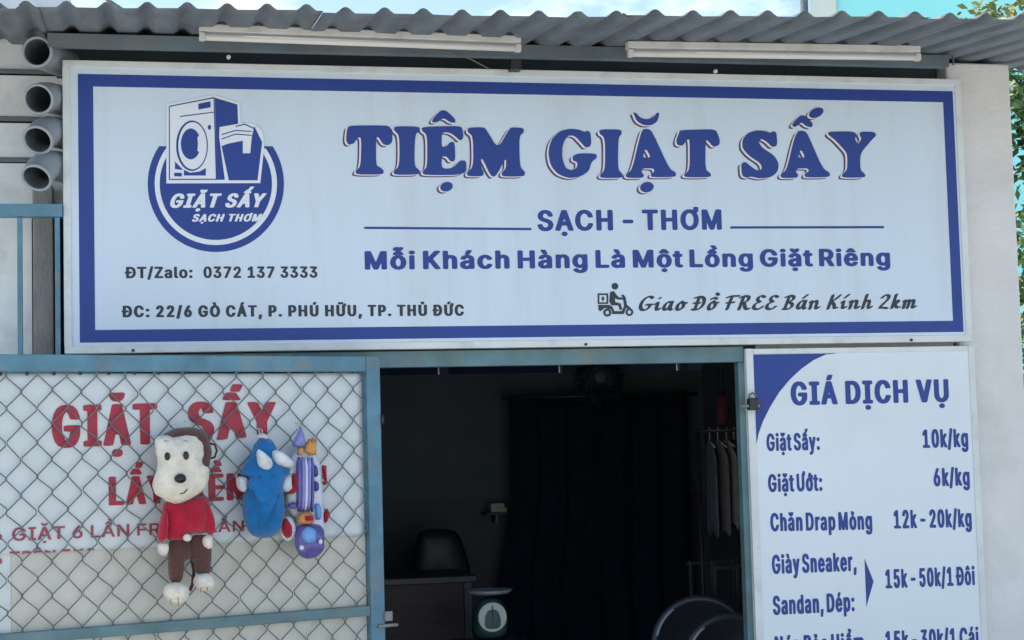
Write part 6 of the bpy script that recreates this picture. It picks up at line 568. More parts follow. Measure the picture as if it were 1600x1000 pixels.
g(A8, [(170,90),(186,92),(208,118),(240,128),(275,120),(300,92),(314,92),(302,140),(270,160),(228,160),(190,138)])
G.append([[A8(q) for q in ell(245,496,37,28,-12)]])
g(A8, [(428,186),(600,181),(624,190),(642,240),(638,268),(606,278),(584,252),(564,234),(562,400),(594,422),(592,442),(450,443),(446,425),(478,402),(478,234),(460,240),(440,272),(410,268),(404,242),(422,194)])
g(A8, [(845,186),(895,192),(915,202),(936,190),(950,204),(954,270),(926,280),(900,252),(868,232),(850,250),(875,285),(935,322),(962,366),(956,412),(920,442),(860,450),(812,438),(790,446),(762,436),(756,368),(782,358),(808,382),(846,408),(872,396),(862,366),(800,326),(764,284),(764,238),(792,202)])
g(A8, [(1066,190),(1102,190),(1120,210),(1200,394),(1240,418),(1238,442),(1104,444),(1102,425),(1126,410),(1120,394),(1064,394),(1054,412),(1068,430),(1062,446),(974,447),(970,426),(1004,404),(1044,235)], [(1082,288),(1064,336),(1106,336)])
g(A8, [(1032,164),(1042,142),(1078,106),(1102,106),(1148,150),(1142,172),(1112,166),(1084,142),(1054,170)])
G.append([[A8(q) for q in ell(1165,92,42,25,-25)]])
g(A8, [(1232,194),(1366,193),(1386,210),(1374,232),(1390,264),(1412,234),(1398,208),(1410,194),(1482,196),(1492,214),(1470,236),(1416,298),(1404,330),(1404,402),(1434,428),(1428,444),(1308,445),(1304,428),(1334,402),(1334,322),(1322,298),(1264,236),(1230,212)])
def to_plane(gs, dx=0, dy=0, pl=P0, y=0.0):
    return [[[pl(a+dx, b+dy, y) for a, b in lp] for lp in gr] for gr in gs]
SH = (-5.4, 3.2)
for gi, gr in enumerate(G):
    pass
print_mesh('title_shadow', to_plane(G, *SH), M_shadow, sign, 0.0, 0.0006)
print_mesh('title_gap', to_plane(G, SH[0]*0.5, SH[1]*0.46), M_pale, sign, 0.0, 0.0016)
for gr in G: pass
# the letters themselves, one piece each; marks go with their letter
letters = [[0],[1],[2,3,4],[5],[6],[7],[8,9,10],[11],[12],[13,14,15],[16]]
for idx in letters:
    print_mesh('letter', to_plane([G[i] for i in idx]), M_blue, sign, 0.0, 0.0026)

text('letter', 'SẠCH - THƠM', P0, 840, 361, 1128, 359, 32.5, M_blue, sign, 0.0)
for a, b in (((569,356),(830,358)), ((1141,355.5),(1381,355))):
    lo = [P0(a[0], a[1]-1.8), P0(b[0], b[1]-1.8), P0(b[0], b[1]+1.8), P0(a[0], a[1]+1.8)]
    print_mesh('rule', [[lo]], M_blue, sign, 0.0)
text('letter', 'Mỗi Khách Hàng Là Một Lồng Giặt Riêng', P0, 570, 421.5, 1391, 415.5, 29, M_blue, sign, 0.0, cap1=27)
text('phone_lettering', 'ĐT/Zalo:', P0, 195, 435, 301, 434.5, 18, M_dkp, sign, 0.0, single=False)
text('phone_lettering', '0372 137 3333', P0, 318, 434.5, 496, 434, 18, M_dkp, sign, 0.0, space=0.2, single=False)
text('address_lettering', 'ĐC: 22/6 GÒ CÁT, P. PHÚ HỮU, TP. THỦ ĐỨC', P0, 190, 496, 725, 493.5, 18.5, M_dkp, sign, 0.0, 'A', track=0.02, single=False)
text('delivery_lettering', 'Giao Đồ FREE Bán Kính 2km', P0, 998, 486, 1433, 482, 23.5, M_dkp, sign, 0.0, 'D', shear=0.30)

# scooter pictogram
A9 = lambda p: (900+p[0]/2.667, 310+p[1]/2.667)
ic = [[ell(162,366,14,14)],
      [[(90,396),(134,396),(134,440),(90,440)], [(97,403),(127,403),(127,433),(97,433)]], [[(107,410),(117,410),(117,426),(107,426)]],
      [[(142,390),(158,386),(168,402),(178,412),(204,414),(204,422),(174,422),(162,416),(163,432),(186,438),(192,462),(182,466),(176,446),(148,446),(138,430)]],
      [[(92,444),(140,444),(152,452),(160,472),(150,472),(146,462),(120,456),(102,470),(94,466)]],
      [[(150,470),(190,470),(200,450),(196,414),(188,404),(196,400),(206,412),(212,444),(228,456),(222,462),(208,456),(198,482),(150,482)]],
      [ell(130,476,17,17), ell(130,476,8,8)], [ell(222,474,16,16), ell(222,474,8,8)]]
for q, gr in enumerate(ic):
    print_mesh('pictogram', to_plane([[[A9(p) for p in lp] for lp in gr]]), M_dkp, sign, 0.0, 0.0008+0.0002*q)

# round logo with washing machine and basket
A5 = lambda p: (200+p[0]/3.571, 130+p[1]/3.571)
def clipc(r, ytop):
    return [(490+r*math.cos(2*math.pi*i/160), 562+r*math.sin(2*math.pi*i/160)) for i in range(160) if 562+r*math.sin(2*math.pi*i/160) > ytop]
def arcpoly(r, ytop):
    # order from the right end, under, to the left end
    a0 = math.asin((ytop-562)/r); n = 90
    return [(490+r*math.cos(a0+(math.pi-2*a0)*i/n), 562+r*math.sin(a0+(math.pi-2*a0)*i/n)) for i in range(n+1)]
def logo(name, loops, m, h):
    print_mesh(name, to_plane([[[A5(p) for p in lp] for lp in loops]]), m, sign, 0.0, h)
logo('logo_ring', [arcpoly(380, 352)], M_blue, 0.0008)
logo('logo_gap', [arcpoly(341, 365)], M_white, 0.0016)
logo('logo_disc', [arcpoly(313, 385)], M_blue, 0.0024)
logo('logo_ground', [[(214,120),(480,66),(622,112),(628,222),(700,226),(752,270),(760,350),(738,558),(214,560)]], M_white, 0.0032)
logo('logo_machine_side', [[(484,82),(610,120),(614,228),(510,246),(508,300),(540,540),(498,540)]], M_blue, 0.0040)
logo('logo_basket', [[(522,352),(560,338),(640,322),(640,392),(682,392),(690,305),(704,240),(748,330),(722,543),(562,543)]], M_blue, 0.0040)
logo('logo_outline', [[(228,128),(482,78),(498,540),(228,541)], [(233,133),(477,86),(490,534),(234,535)]], M_blue, 0.0040)
logo('logo_door', [ell(357,350,89,141), ell(360,350,80,132)], M_blue, 0.0040)
logo('logo_drum', [[(350+55*math.cos(a)*(0.72 if abs(a) < 0.55 else 1), 340+86*math.sin(a)) for a in [math.pi*2*i/44-math.pi for i in range(44)]]], M_blue, 0.0040)
logo('logo_display', [[(392,116),(460,102),(461,136),(393,148)]], M_blue, 0.0040)
logo('logo_line', [[(290,184),(480,160),(480,165),(290,190)]], M_blue, 0.0040)
logo('logo_dial', [ell(454,247,9,14)], M_blue, 0.0040)
logo('logo_vent', [[(258,500),(300,502),(300,522),(258,520)]], M_blue, 0.0040)
logo('logo_vent', [[(312,484),(345,500),(400,494),(434,474),(434,516),(312,516)]], M_blue, 0.0040)
logo('logo_vent', [[(262,438),(308,486),(262,480)]], M_blue, 0.0040)
for pts in ([(522,285),(600,262),(690,268),(690,273),(600,268),(522,291)], [(522,310),(600,282),(690,290),(690,295),(600,288),(522,316)], [(600,240),(650,226),(702,250),(700,256),(650,233),(600,246)]):
    logo('logo_line', [pts], M_blue, 0.0040)
text('logo_lettering', 'GIẶT SẤY', P0, 266, 325, 417, 324, 22.5, M_white, sign, -0.003, 'A', shear=0.3, single=False)
text('logo_lettering', 'SẠCH THƠM', P0, 300, 346.5, 410, 346, 12, M_white, sign, -0.003, 'A', shear=0.3, single=False)

# ------------------------------------------------------------------ the price board
BX0, BX1, BZ0, BZ1, BY = 2.493, 3.452, 0.35, 1.962, 0.02
board = empty('price_board', 'white price list board with a blue curved corner below the sign', 'sign', (0, 0, 0))
obj('panel', box(BX0+0.003, BX1-0.003, BY, BY+0.03, BZ0+0.003, BZ1-0.003), M_board, board)
for a in ((BX0, BX0+0.030, BZ0, BZ1), (BX1-0.026, BX1, BZ0, BZ1)):
    obj('frame_strip', box(a[0], a[1], BY-0.004, BY+0.034, a[2], a[3], 0.002), M_trim, board)
obj('frame_strip', box(BX0+0.031, BX1-0.027, BY-0.0035, BY+0.0335, BZ1-0.022, BZ1-0.001, 0.002), M_trim, board)
obj('frame_strip', box(BX0+0.031, BX1-0.027, BY-0.0035, BY+0.0335, BZ0, BZ0+0.022, 0.002), M_trim, board)
A1 = lambda p: (1150+p[0]/3.556, 520+p[1]/3.556)
A2 = lambda p: (1150+p[0]/3.556, 760+p[1]/3.556)
cx0 = BX0+0.031
crn = [P0(*A1(p), BY) for p in [(555,102),(500,120),(430,152),(365,198),(300,258),(240,330),(190,410),(150,490),(125,560),(112,615)]]
print_mesh('blue_corner', [[[(cx0, crn[-1][1]), (cx0, BZ1-0.023), (crn[0][0], BZ1-0.023)] + crn]], M_blue, board, BY)
def bt(body, x0, y0, x1, y1, cap, **k):
    text('letter', body, P0, x0, y0, x1, y1, cap, M_blue, board, BY, 'C', **k)
bt('GIÁ DỊCH VỤ', 1236, 633.5, 1483, 628, 37, cap1=36, space=0.12)
bt('Giặt Sấy:', 1198, 705, 1281, 703, 27.5)
bt('10k/kg', 1442, 700, 1513, 698.5, 29)
bt('Giặt Ướt:', 1200.5, 769, 1285, 767, 28)
bt('6k/kg', 1459, 760, 1515.5, 758.5, 28.5)
bt('Chăn Drap Mỏng', 1204, 830.3, 1363, 827.5, 28.7)
bt('12k - 20k/kg', 1397, 826, 1518.5, 823.5, 29)
bt('Giày Sneaker,', 1206.5, 897, 1338.5, 892, 30)
bt('15k - 50k/1 Đôi', 1384, 919.5, 1523.5, 914, 30)
bt('Sandan, Dép:', 1208, 961, 1335.5, 955, 30)
bt('Nón Bảo Hiểm', 1211, 1024, 1350, 1018, 30)
bt('15k - 30k/1 Cái', 1384, 1016, 1529.5, 1009, 30)
print_mesh('arrow', [[[P0(*A2(p), BY) for p in [(714,402),(764,527),(724,668)]]]], M_blue, board, BY)

# ------------------------------------------------------------------ door frame
df = empty('door_frame', 'weathered teal steel door frame around the dark doorway', 'door frame')
def rz(px, py, Y): return at(px, py, Y).z
obj('header', box(-0.5, 2.49, 0.035, 0.085, 1.912, 1.972, 0.002), M_hdr, df)
obj('jamb', box(2.468, 2.505, 0.040, 0.085, 0, 1.911, 0.002), M_hdr, df)
obj('jamb', box(1.02, 1.06, 0.040, 0.085, 0, 1.911, 0.002), M_teal, df)
lt = empty('latch', 'dark rusty latch on the right door jamb beside the price board', 'latch')
a = at(1175, 632, 0.0)
obj('body', box(a.x-0.018, a.x+0.022, -0.022, 0.015, a.z-0.022, a.z+0.024, 0.006), M_dark, lt)
obj('shackle', tube(bmesh.new(), [(a.x-0.012, -0.005, a.z+0.02), (a.x-0.012, -0.005, a.z+0.036), (a.x+0.002, -0.005, a.z+0.044), (a.x+0.014, -0.005, a.z+0.036), (a.x+0.014, -0.005, a.z+0.02)], 0.004, 8), M_wire, lt, True)
obj('bolt', tube(bmesh.new(), [(a.x-0.05, 0.0, a.z-0.006), (a.x+0.024, -0.018, a.z-0.006)], 0.006, 8), M_conc, lt, True)

# ------------------------------------------------------------------ mesh gate folded back to the left
GA = math.atan2(0.45, 1.30)
GP = Plane((1.045, -0.10, 0), GA)
gate = empty('mesh_gate', 'teal framed chain link gate swung open against the left wall', 'gate', (1.045, -0.10, 0), GA)
GL = -1.62
zt0, zb0 = 1.918, 1.043
obj('post', box(-0.055, 0.0, -0.022, 0.022, 0.12, zt0+0.028, 0.003), M_teal, gate)
obj('post', box(GL, GL+0.05, -0.022, 0.022, 0.12, zt0+0.028, 0.003), M_teal, gate)
obj('rail', box(GL+0.051, -0.056, -0.021, 0.021, zt0-0.028, zt0+0.027, 0.003), M_teal, gate)
obj('rail', box(GL+0.051, -0.056, -0.021, 0.015, zb0-0.020, zb0+0.016, 0.003), M_hdr, gate)
obj('rail', box(GL+0.051, -0.056, -0.021, 0.021, 0.12, 0.17, 0.003), M_teal, gate)
# chain link: zig-zag wires hooked into their neighbours
DW, DH = 0.0985, 0.1085
nw = int((-0.056-GL)/(DW/2)) + 2
wires = []
zA, zB = 0.17, zt0-0.028
nrow = int((zB-zA)/(DH/2))
for i in range(nw):
    xc = -0.056 - DW/4 - i*DW/2
    if xc - DW/4 < GL+0.03: break
    bm = bmesh.new(); pts = []
    for j in range(nrow+1):
        z = zB - 0.012 - j*DH/2
        if z < zA: break
        sgn = 1 if (i + j) % 2 == 0 else -1
        x = xc + sgn*DW/4
        wob = 0.003*math.sin(j*0.9+i*1.7) + 0.004*math.sin(i*0.6+j*0.35) + random.gauss(0, 0.0016)
        yy = -0.012 + sgn*0.003*(1 if i % 2 else -1)
        x = min(x, -0.0565)
        pts.append((x+wob*0.4 - sgn*0.002, yy, z+0.006+wob)); pts.append((x+wob*0.4 - sgn*0.002, yy, z-0.006+wob))
    pts.insert(0, (pts[0][0], pts[0][1], zB+0.001))
    tube(bm, pts, 0.0023, 5, False)
    obj('wire', bm, M_wire, gate, True)
# printed banner behind the mesh and cream sheet behind that
def gpt(px, py, y=0.0): return GP(px, py, y)
BNY = 0.004
bn = empty('banner', 'white vinyl laundry banner with red lettering tied behind the gate mesh', 'banner', (1.045, -0.10, 0), GA)
zc0 = gpt(18, 870, BNY); zc1 = gpt(575, 834, BNY)
bzb = 0.5*(zc0[1]+zc1[1])
verts = []; faces = []; nxb, nzb = 60, 30
bxl, bxr, bzt = GL+0.055, -0.062, zt0-0.034
for i in range(nxb+1):
    for j in range(nzb+1):
        x = bxl+(bxr-bxl)*i/nxb; z = bzb+(bzt-bzb)*j/nzb
        verts.append((x, BNY + 0.0006*math.sin(x*9+z*4), z))
for i in range(nxb):
    for j in range(nzb):
        a = i*(nzb+1)+j; faces.append((a, a+nzb+1, a+nzb+2, a+1))
o = obj('vinyl', (verts, faces), M_banner, bn, True)
md = o.modifiers.new('t', 'SOLIDIFY'); md.thickness = 0.001; md.offset = 1
dots = [0, 42, 84, 125, 170, 210, 248, 288, 327, 370, 408, 446, 482, 517, 550]
for px in dots:
    x, z = gpt(px, 584 - 0.006*px, BNY)
    obj('grommet', lathe(bmesh.new(), [(0.0, 0.0), (0.0065, 0.0), (0.0065, 0.003), (0.0, 0.003)], 10, Matrix.Translation((x, BNY-0.001, z)) @ Matrix.Rotation(R(90), 4, 'X')), M_dark, bn)
def gt(body, x0, y0, x1, y1, cap, m, font='H', **k):
    return text('letter', body, GP, x0, y0, x1, y1, cap, m, bn, BNY-0.0022, font, **k)
gt('GIẶT', 81, 700, 246, 694, 66, M_red, cap1=64)
gt('SẤY', 293, 692.5, 432, 679, 64, M_red, cap1=51)
gt('LẤY LIỀN', 170, 790, 382, 781, 45, M_red, cap1=42)
gt('!', 503, 758, 511, 757, 30, M_red)
gt('GIẶT 6 LẦN FREE 1 LẦN', 19, 845.5, 381, 830, 21, M_redt, 'T', cap1=17)
gt('TRÊN 3KG', 15, 883, 150, 877, 21, M_redt, 'T', clip=bzb+0.001)
print_mesh('bullet', [[[gpt(*p, BNY) for p in ell(-2, 839, 5, 5)]], [[gpt(*p, BNY) for p in ell(-2, 877, 5, 5)]]], M_redt, bn, BNY-0.0022)
obj('cream_sheet', box(gpt(18, 900, BNY)[0], -0.058, BNY+0.004, BNY+0.010, 0.172, bzb+0.02), M_cream, gate)
obj('white_sheet', box(GL+0.052, gpt(17, 900, BNY)[0], BNY+0.003, BNY+0.009, 0.172, bzb+0.02), M_banner, gate)
# bolt latch low on the gate post
obj('latch', box(-0.005, 0.025, -0.034, -0.0225, 1.0, 1.035, 0.003), M_conc, gate)
obj('latch', tube(bmesh.new(), [(-0.03, -0.030, 0.985), (0.045, -0.030, 0.985)], 0.006, 8), M_conc, gate, True)
obj('hinge', tube(bmesh.new(), [(0.004, -0.026, 1.70), (0.004, -0.026, 1.735)], 0.006, 8), M_dark, gate, True)

# ------------------------------------------------------------------ left end: grille, siding, pipes, post
gr = empty('steel_grille', 'blue steel grille above the gate at the left edge', 'grille')
def pxbox(x0, x1, y0, y1, Y, th, bev=0.002):
    a = at(x0, y0, Y); b = at(x1, y1, Y)
    return box(min(a.x, b.x), max(a.x, b.x), Y, Y+th, min(a.z, b.z), max(a.z, b.z), bev)
a = at(0, 318, -0.02); b = at(0, 338, -0.02)
obj('rail', box(-0.8, -0.056, -0.02, 0.03, b.z, a.z, 0.002), M_teal, gr)
zbt = 1.93; 
for x0, x1 in ((27, 35), (86, 94)):
    xa, xb2 = at(x0, 440, -0.01).x, at(x1, 440, -0.01).x
    obj('bar', box(xa, xb2, -0.012, 0.014, zbt, b.z-0.001, 0.002), M_teal, gr)
cl = empty('clad_wall', 'white board cladding with dark joints at the far left behind the pipes', 'wall')
CY = 0.24
edges = [(-40, 22), (26, 108), (118, 182), (192, 246), (255, 322)]
for i, (ya, yb) in enumerate(edges):
    za, zb_ = at(45, ya, CY).z, at(45, yb, CY).z
    obj('plank', box(-1.4, -0.03 - 0.01*(i % 2), CY+0.004*(i % 2), CY+0.02, zb_, za, 0.002), M_siding, cl)
    if i: 
        zc = at(45, edges[i-1][1]+5 if i > 1 else 24, CY).z
        obj('batten', box(-1.4, -0.02, CY-0.012, CY-0.001, zc-0.007, zc+0.007, 0.001), M_teald, cl)
obj('lower_sheet', box(-1.4, at(50, 440, CY).x, CY, CY+0.02, 0, at(45, 330, CY).z), M_siding, cl)
obj('backing', box(-1.6, -0.02, CY+0.03, CY+0.06, 0, 3.12), M_curt, cl)
cp = empty('concrete_post', 'grey stained concrete post between the grille bars at the left', 'post')
xa, xb2 = at(52, 440, 0.18).x, at(84, 440, 0.18).x
obj('shaft', box(xa, xb2, 0.16, 0.23, 0, at(60, 290, 0.18).z, 0.006), M_conc, cp)
# four pipe elbows
def pipe(label, px, py, dirv, rpx=21):
    Y = -0.06
    c = at(px, py, Y); d = (fwd + r2*((px-800)/F_PX) - u2*((py-500)/F_PX)).normalized()
    rr = 0.055
    e = empty('pipe_outlet', label, 'pipe', c, 0, 'grey pipe outlets stacked at the left end of the sign')
    dv = Vector(dirv).normalized()
    pts = [Vector((0,0,0)), -dv*0.05, -dv*0.09 + Vector((0.006, 0.02, 0.0)), -dv*0.10 + Vector((0.035, 0.07, 0.0)), -dv*0.10 + Vector((0.075, 0.14, 0)), -dv*0.10+Vector((0.09, 0.30, 0))]
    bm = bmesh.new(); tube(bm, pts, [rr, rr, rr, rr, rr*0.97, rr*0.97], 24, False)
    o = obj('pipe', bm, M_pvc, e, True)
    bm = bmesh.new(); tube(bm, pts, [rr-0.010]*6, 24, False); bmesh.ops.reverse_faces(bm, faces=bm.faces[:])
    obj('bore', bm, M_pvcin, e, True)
    # rim
    q = dv.to_track_quat('Z', 'Y').to_matrix().to_4x4()
    bm = bmesh.new(); seg = 28
    lathe2 = [(rr-0.010, -0.004), (rr-0.009, 0.002), (rr-0.006, 0.005), (rr-0.001, 0.004), (rr+0.0015, 0.0), (rr+0.001, -0.012), (rr-0.001, -0.013)]
    rings = [[bm.verts.new(q @ Vector((r*math.cos(2*math.pi*k/seg), r*math.sin(2*math.pi*k/seg), z))) for k in range(seg)] for r, z in lathe2]
    for i in range(len(rings)-1):
        for k in range(seg): bm.faces.new((rings[i][k], rings[i][(k+1)%seg], rings[i+1][(k+1)%seg], rings[i+1][k]))
    obj('rim', bm, M_pvc, e, True)
    # clamp band
    return e
pipe('topmost of four grey pipe outlets, tucked under the roof', 58, 81, (-0.28, -1.0, -0.10))
pipe('second grey pipe outlet from the top, left of the sign corner', 60, 155, (-0.30, -0.95, -0.32))
pipe('third grey pipe outlet from the top, tilted downward', 59, 219, (-0.30, -0.85, -0.58))
pipe('lowest of four pipe outlets, just above the blue grille rail', 57, 278, (-0.32, -0.80, -0.75))

# overhead utility wires at the top left
for k, (p, q) in enumerate((((150,-12,9),(215,30,9)), ((-10,-10,7),(22,22,7)), ((-8,4,-0.2),(34,36,0.0)))):
    a, b = at(*p), at(*q)
    d = b-a
    bm = tube(bmesh.new(), [a-d*6 if k < 2 else a-d*0.3, a, b, b+d*0.6 if k < 2 else b+d*0.1], 0.016 if k == 0 else 0.012, 6)
    tag(obj('overhead_wire', bm, M_wire), ['grey overhead wire crossing the sky above the left of the sign', 'overhead wire at the very top left corner of the sky', 'dark cable running down under the left end of the roof'][k], 'wire')

# ------------------------------------------------------------------ inside the doorway
# curtain
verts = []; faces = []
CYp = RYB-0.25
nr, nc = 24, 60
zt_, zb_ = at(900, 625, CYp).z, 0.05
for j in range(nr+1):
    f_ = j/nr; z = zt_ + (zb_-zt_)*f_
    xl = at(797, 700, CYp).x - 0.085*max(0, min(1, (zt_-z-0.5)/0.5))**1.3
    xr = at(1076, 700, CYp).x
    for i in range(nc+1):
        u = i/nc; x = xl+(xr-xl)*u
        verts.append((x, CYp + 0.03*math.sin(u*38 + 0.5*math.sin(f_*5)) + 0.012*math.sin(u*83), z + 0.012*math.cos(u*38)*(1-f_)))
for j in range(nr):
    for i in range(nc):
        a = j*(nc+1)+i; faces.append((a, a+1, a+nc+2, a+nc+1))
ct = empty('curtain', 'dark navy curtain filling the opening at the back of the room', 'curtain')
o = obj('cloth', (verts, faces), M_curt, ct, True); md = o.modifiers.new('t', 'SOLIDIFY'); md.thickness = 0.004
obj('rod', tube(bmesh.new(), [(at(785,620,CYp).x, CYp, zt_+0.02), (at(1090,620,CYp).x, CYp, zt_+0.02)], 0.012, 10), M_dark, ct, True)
# wreath
c = at(937, 592, 2.6); wr = empty('wreath', 'dark tinsel wreath hanging in the top of the doorway', 'wreath', c)
M_tinsel = mat('tinsel', (0.008, 0.02, 0.028), 0.5, 0.5, 30)
bm = bmesh.new()
for i in range(1300):
    a = random.uniform(0, 2*math.pi); rr = 0.095 + random.gauss(0, 0.017)
    p = Vector((rr*math.cos(a), random.gauss(0, 0.014), rr*math.sin(a)))
    d = Vector((math.cos(a)+random.gauss(0,0.8), random.gauss(0,0.8), math.sin(a)+random.gauss(0,0.8))).normalized()*random.uniform(0.02, 0.045)
    s = d.cross(Vector((random.random(), random.random(), random.random()))).normalized()*0.004
    bm.faces.new([bm.verts.new(p-s), bm.verts.new(p+s), bm.verts.new(p+d)])
obj('tinsel', bm, M_tinsel, wr)
obj('ring', tube(bmesh.new(), [(0.085*math.cos(2*math.pi*i/24), 0, 0.085*math.sin(2*math.pi*i/24)) for i in range(25)], 0.012, 8), M_tinsel, wr, True)
obj('bow', lathe(bmesh.new(), [(0,-0.01),(0.03,-0.008),(0.035,0),(0.03,0.008),(0,0.01)], 16, Matrix.Translation((0.0,-0.02,0.01)) @ Matrix.Rotation(R(90),4,'X')), mat('grey_bow', (0.10,0.12,0.12), 0.6), wr, True)
obj('string', tube(bmesh.new(), [(0,0,0.09),(0,0,0.9)], 0.002, 5), M_tinsel, wr)
# table, chair, scale, stool
TY = 1.9
tb = empty('table', 'dark reddish brown table inside the doorway at the left', 'table')
zt_ = at(680, 902, TY).z; x0_, x1_ = 1.0, at(745, 902, TY).x
obj('top', box(x0_, x1_, TY, TY+0.55, zt_-0.03, zt_, 0.003), M_dark, tb)
obj('front_panel', box(x0_+0.03, x1_-0.03, TY+0.03, TY+0.05, 0.25, zt_-0.031), M_wood, tb)
for x in (x0_+0.02, x1_-0.06):
    for y in (TY+0.02, TY+0.49):
        obj('leg', box(x, x+0.04, y-0.0, y+0.04, 0.012, zt_-0.031, 0.002), M_dark, tb)
chx = at(690, 850, 2.65)
ch = empty('office_chair', 'black office chair whose rounded back shows above the table', 'chair', (chx.x, 2.62, 0.012))
def pillow(outline, th, y, rings=6, both=True, bulge=1.0):
    n = len(outline); cx = sum(p[0] for p in outline)/n; cz = sum(p[1] for p in outline)/n
    bm = bmesh.new(); side = []
    for sg in ((-1, 1) if both else (-1,)):
        R_ = []
        for k in range(rings):
            t_ = k/rings; h = math.sqrt(max(0, 1-(1-t_)**2))**bulge
            R_.append([bm.verts.new((cx+(px_-cx)*(1-t_), y + sg*th*0.5*h, cz+(pz-cz)*(1-t_))) for px_, pz in outline])
        cc = bm.verts.new((cx, y + sg*th*0.5, cz))
        for k in range(rings-1):
            for i in range(n):
                bm.faces.new((R_[k][i], R_[k][(i+1)%n], R_[k+1][(i+1)%n], R_[k+1][i]))
        for i in range(n): bm.faces.new((R_[-1][i], R_[-1][(i+1)%n], cc))
    bmesh.ops.remove_doubles(bm, verts=bm.verts[:], dist=1e-6)
    return bm
def loc2(px, py, Y, ox, oz):
    p = at(px, py, Y); return (p.x-ox, p.z-oz)
out = [loc2(a_, b_, 2.62, chx.x, 0.012) for a_, b_ in chaikin([(655,828),(710,826),(722,845),(736,890),(734,930),(642,932),(642,890),(650,850)], 2)]
obj('backrest', pillow(out, 0.08, 0.0), M_dark, ch, True)
obj('seat', box(-0.24, 0.24, -0.45, 0.0, 0.42, 0.50, 0.02), M_dark, ch)
obj('back_post', box(-0.03, 0.03, 0.0, 0.03, 0.45, 0.75), M_dark, ch)
obj('column', tube(bmesh.new(), [(0,-0.22,0.08),(0,-0.22,0.42)], 0.025, 10), M_dark, ch, True)
for k in range(5):
    a = 2*math.pi*k/5; obj('foot', tube(bmesh.new(), [(0,-0.22,0.09),(0.28*math.cos(a), -0.22+0.28*math.sin(a), 0.03)], [0.025,0.018], 8), M_dark, ch, True)
sc_y = 1.35; c = at(771, 965, sc_y)
zb_ = at(771, 1003, sc_y).z
stl = empty('stool', 'dark stool carrying the dial scale inside the doorway', 'stool', (c.x, sc_y+0.09, 0.012))
obj('seat', box(-0.16, 0.16, -0.14, 0.14, zb_-0.045, zb_-0.013, 0.006), M_dark, stl)
for sx in (-0.13, 0.10):
    for sy in (-0.12, 0.09):
        obj('leg', box(sx, sx+0.03, sy, sy+0.03, 0, zb_-0.0455), M_dark, stl)
sc = empty('dial_scale', 'round white faced dial scale standing on the stool inside the doorway', 'scale', (c.x, sc_y, zb_))
hz = c.z-zb_
M_green = mat('scale_green', (0.03, 0.10, 0.10), 0.4, 0.1)
obj('body', pillow(chaikin([(-0.08,0.0),(0.08,0.0),(0.085,hz),(0.05,hz+0.085),(-0.05,hz+0.085),(-0.085,hz)], 2), 0.15, 0.09, 5, True, 0.35), M_green, sc, True)
fc = obj('dial', lathe(bmesh.new(), [(0,0.0),(0.064,0.0),(0.066,-0.004),(0.062,-0.008)], 36, Matrix.Translation((0,0.018,hz)) @ Matrix.Rotation(R(90),4,'X')), mat('dial_white', (0.62,0.66,0.62), 0.4, 0.05), sc)
obj('hub', lathe(bmesh.new(), [(0,0.003),(0.022,0.0025),(0.022,0.0)], 20, Matrix.Translation((0,0.016,hz)) @ Matrix.Rotation(R(90),4,'X')), M_green, sc)
obj('needle', box(-0.002, 0.002, 0.010, 0.012, hz-0.02, hz+0.05), M_dark, sc)
obj('pan', lathe(bmesh.new(), [(0.0,0.0),(0.09,0.0),(0.11,0.018),(0.106,0.018),(0.088,0.004),(0,0.004)], 28, Matrix.Translation((0,0.09,hz+0.10))), M_pvc, sc, True)
# pale boxes on a small shelf at the back wall
c = at(781, 800, RYB-0.12)
sh = empty('wall_shelf', 'small shelf on the back wall left of the curtain', 'shelf', (c.x, RYB-0.02, c.z))
obj('board', box(-0.09, 0.04, -0.16, 0.0, -0.012, 0.0), M_roomlow, sh)
obj('bracket', box(-0.03, -0.015, -0.12, 0.0, -0.06, -0.0125), M_teald, sh)
for k in range(2):
    bx = tag(obj('carton', box(c.x-0.055, c.x+0.035-0.015*k, RYB-0.15, RYB-0.06, c.z+0.001+0.024*k, c.z+0.024+0.024*k, 0.002), mat('pale_carton', (0.5,0.49,0.40), 0.7)), ['lower of two pale flat cartons on the small wall shelf', 'upper of two pale flat cartons on the small wall shelf'][0 if k == 0 else 1], 'box', 'pale cartons on the wall shelf')
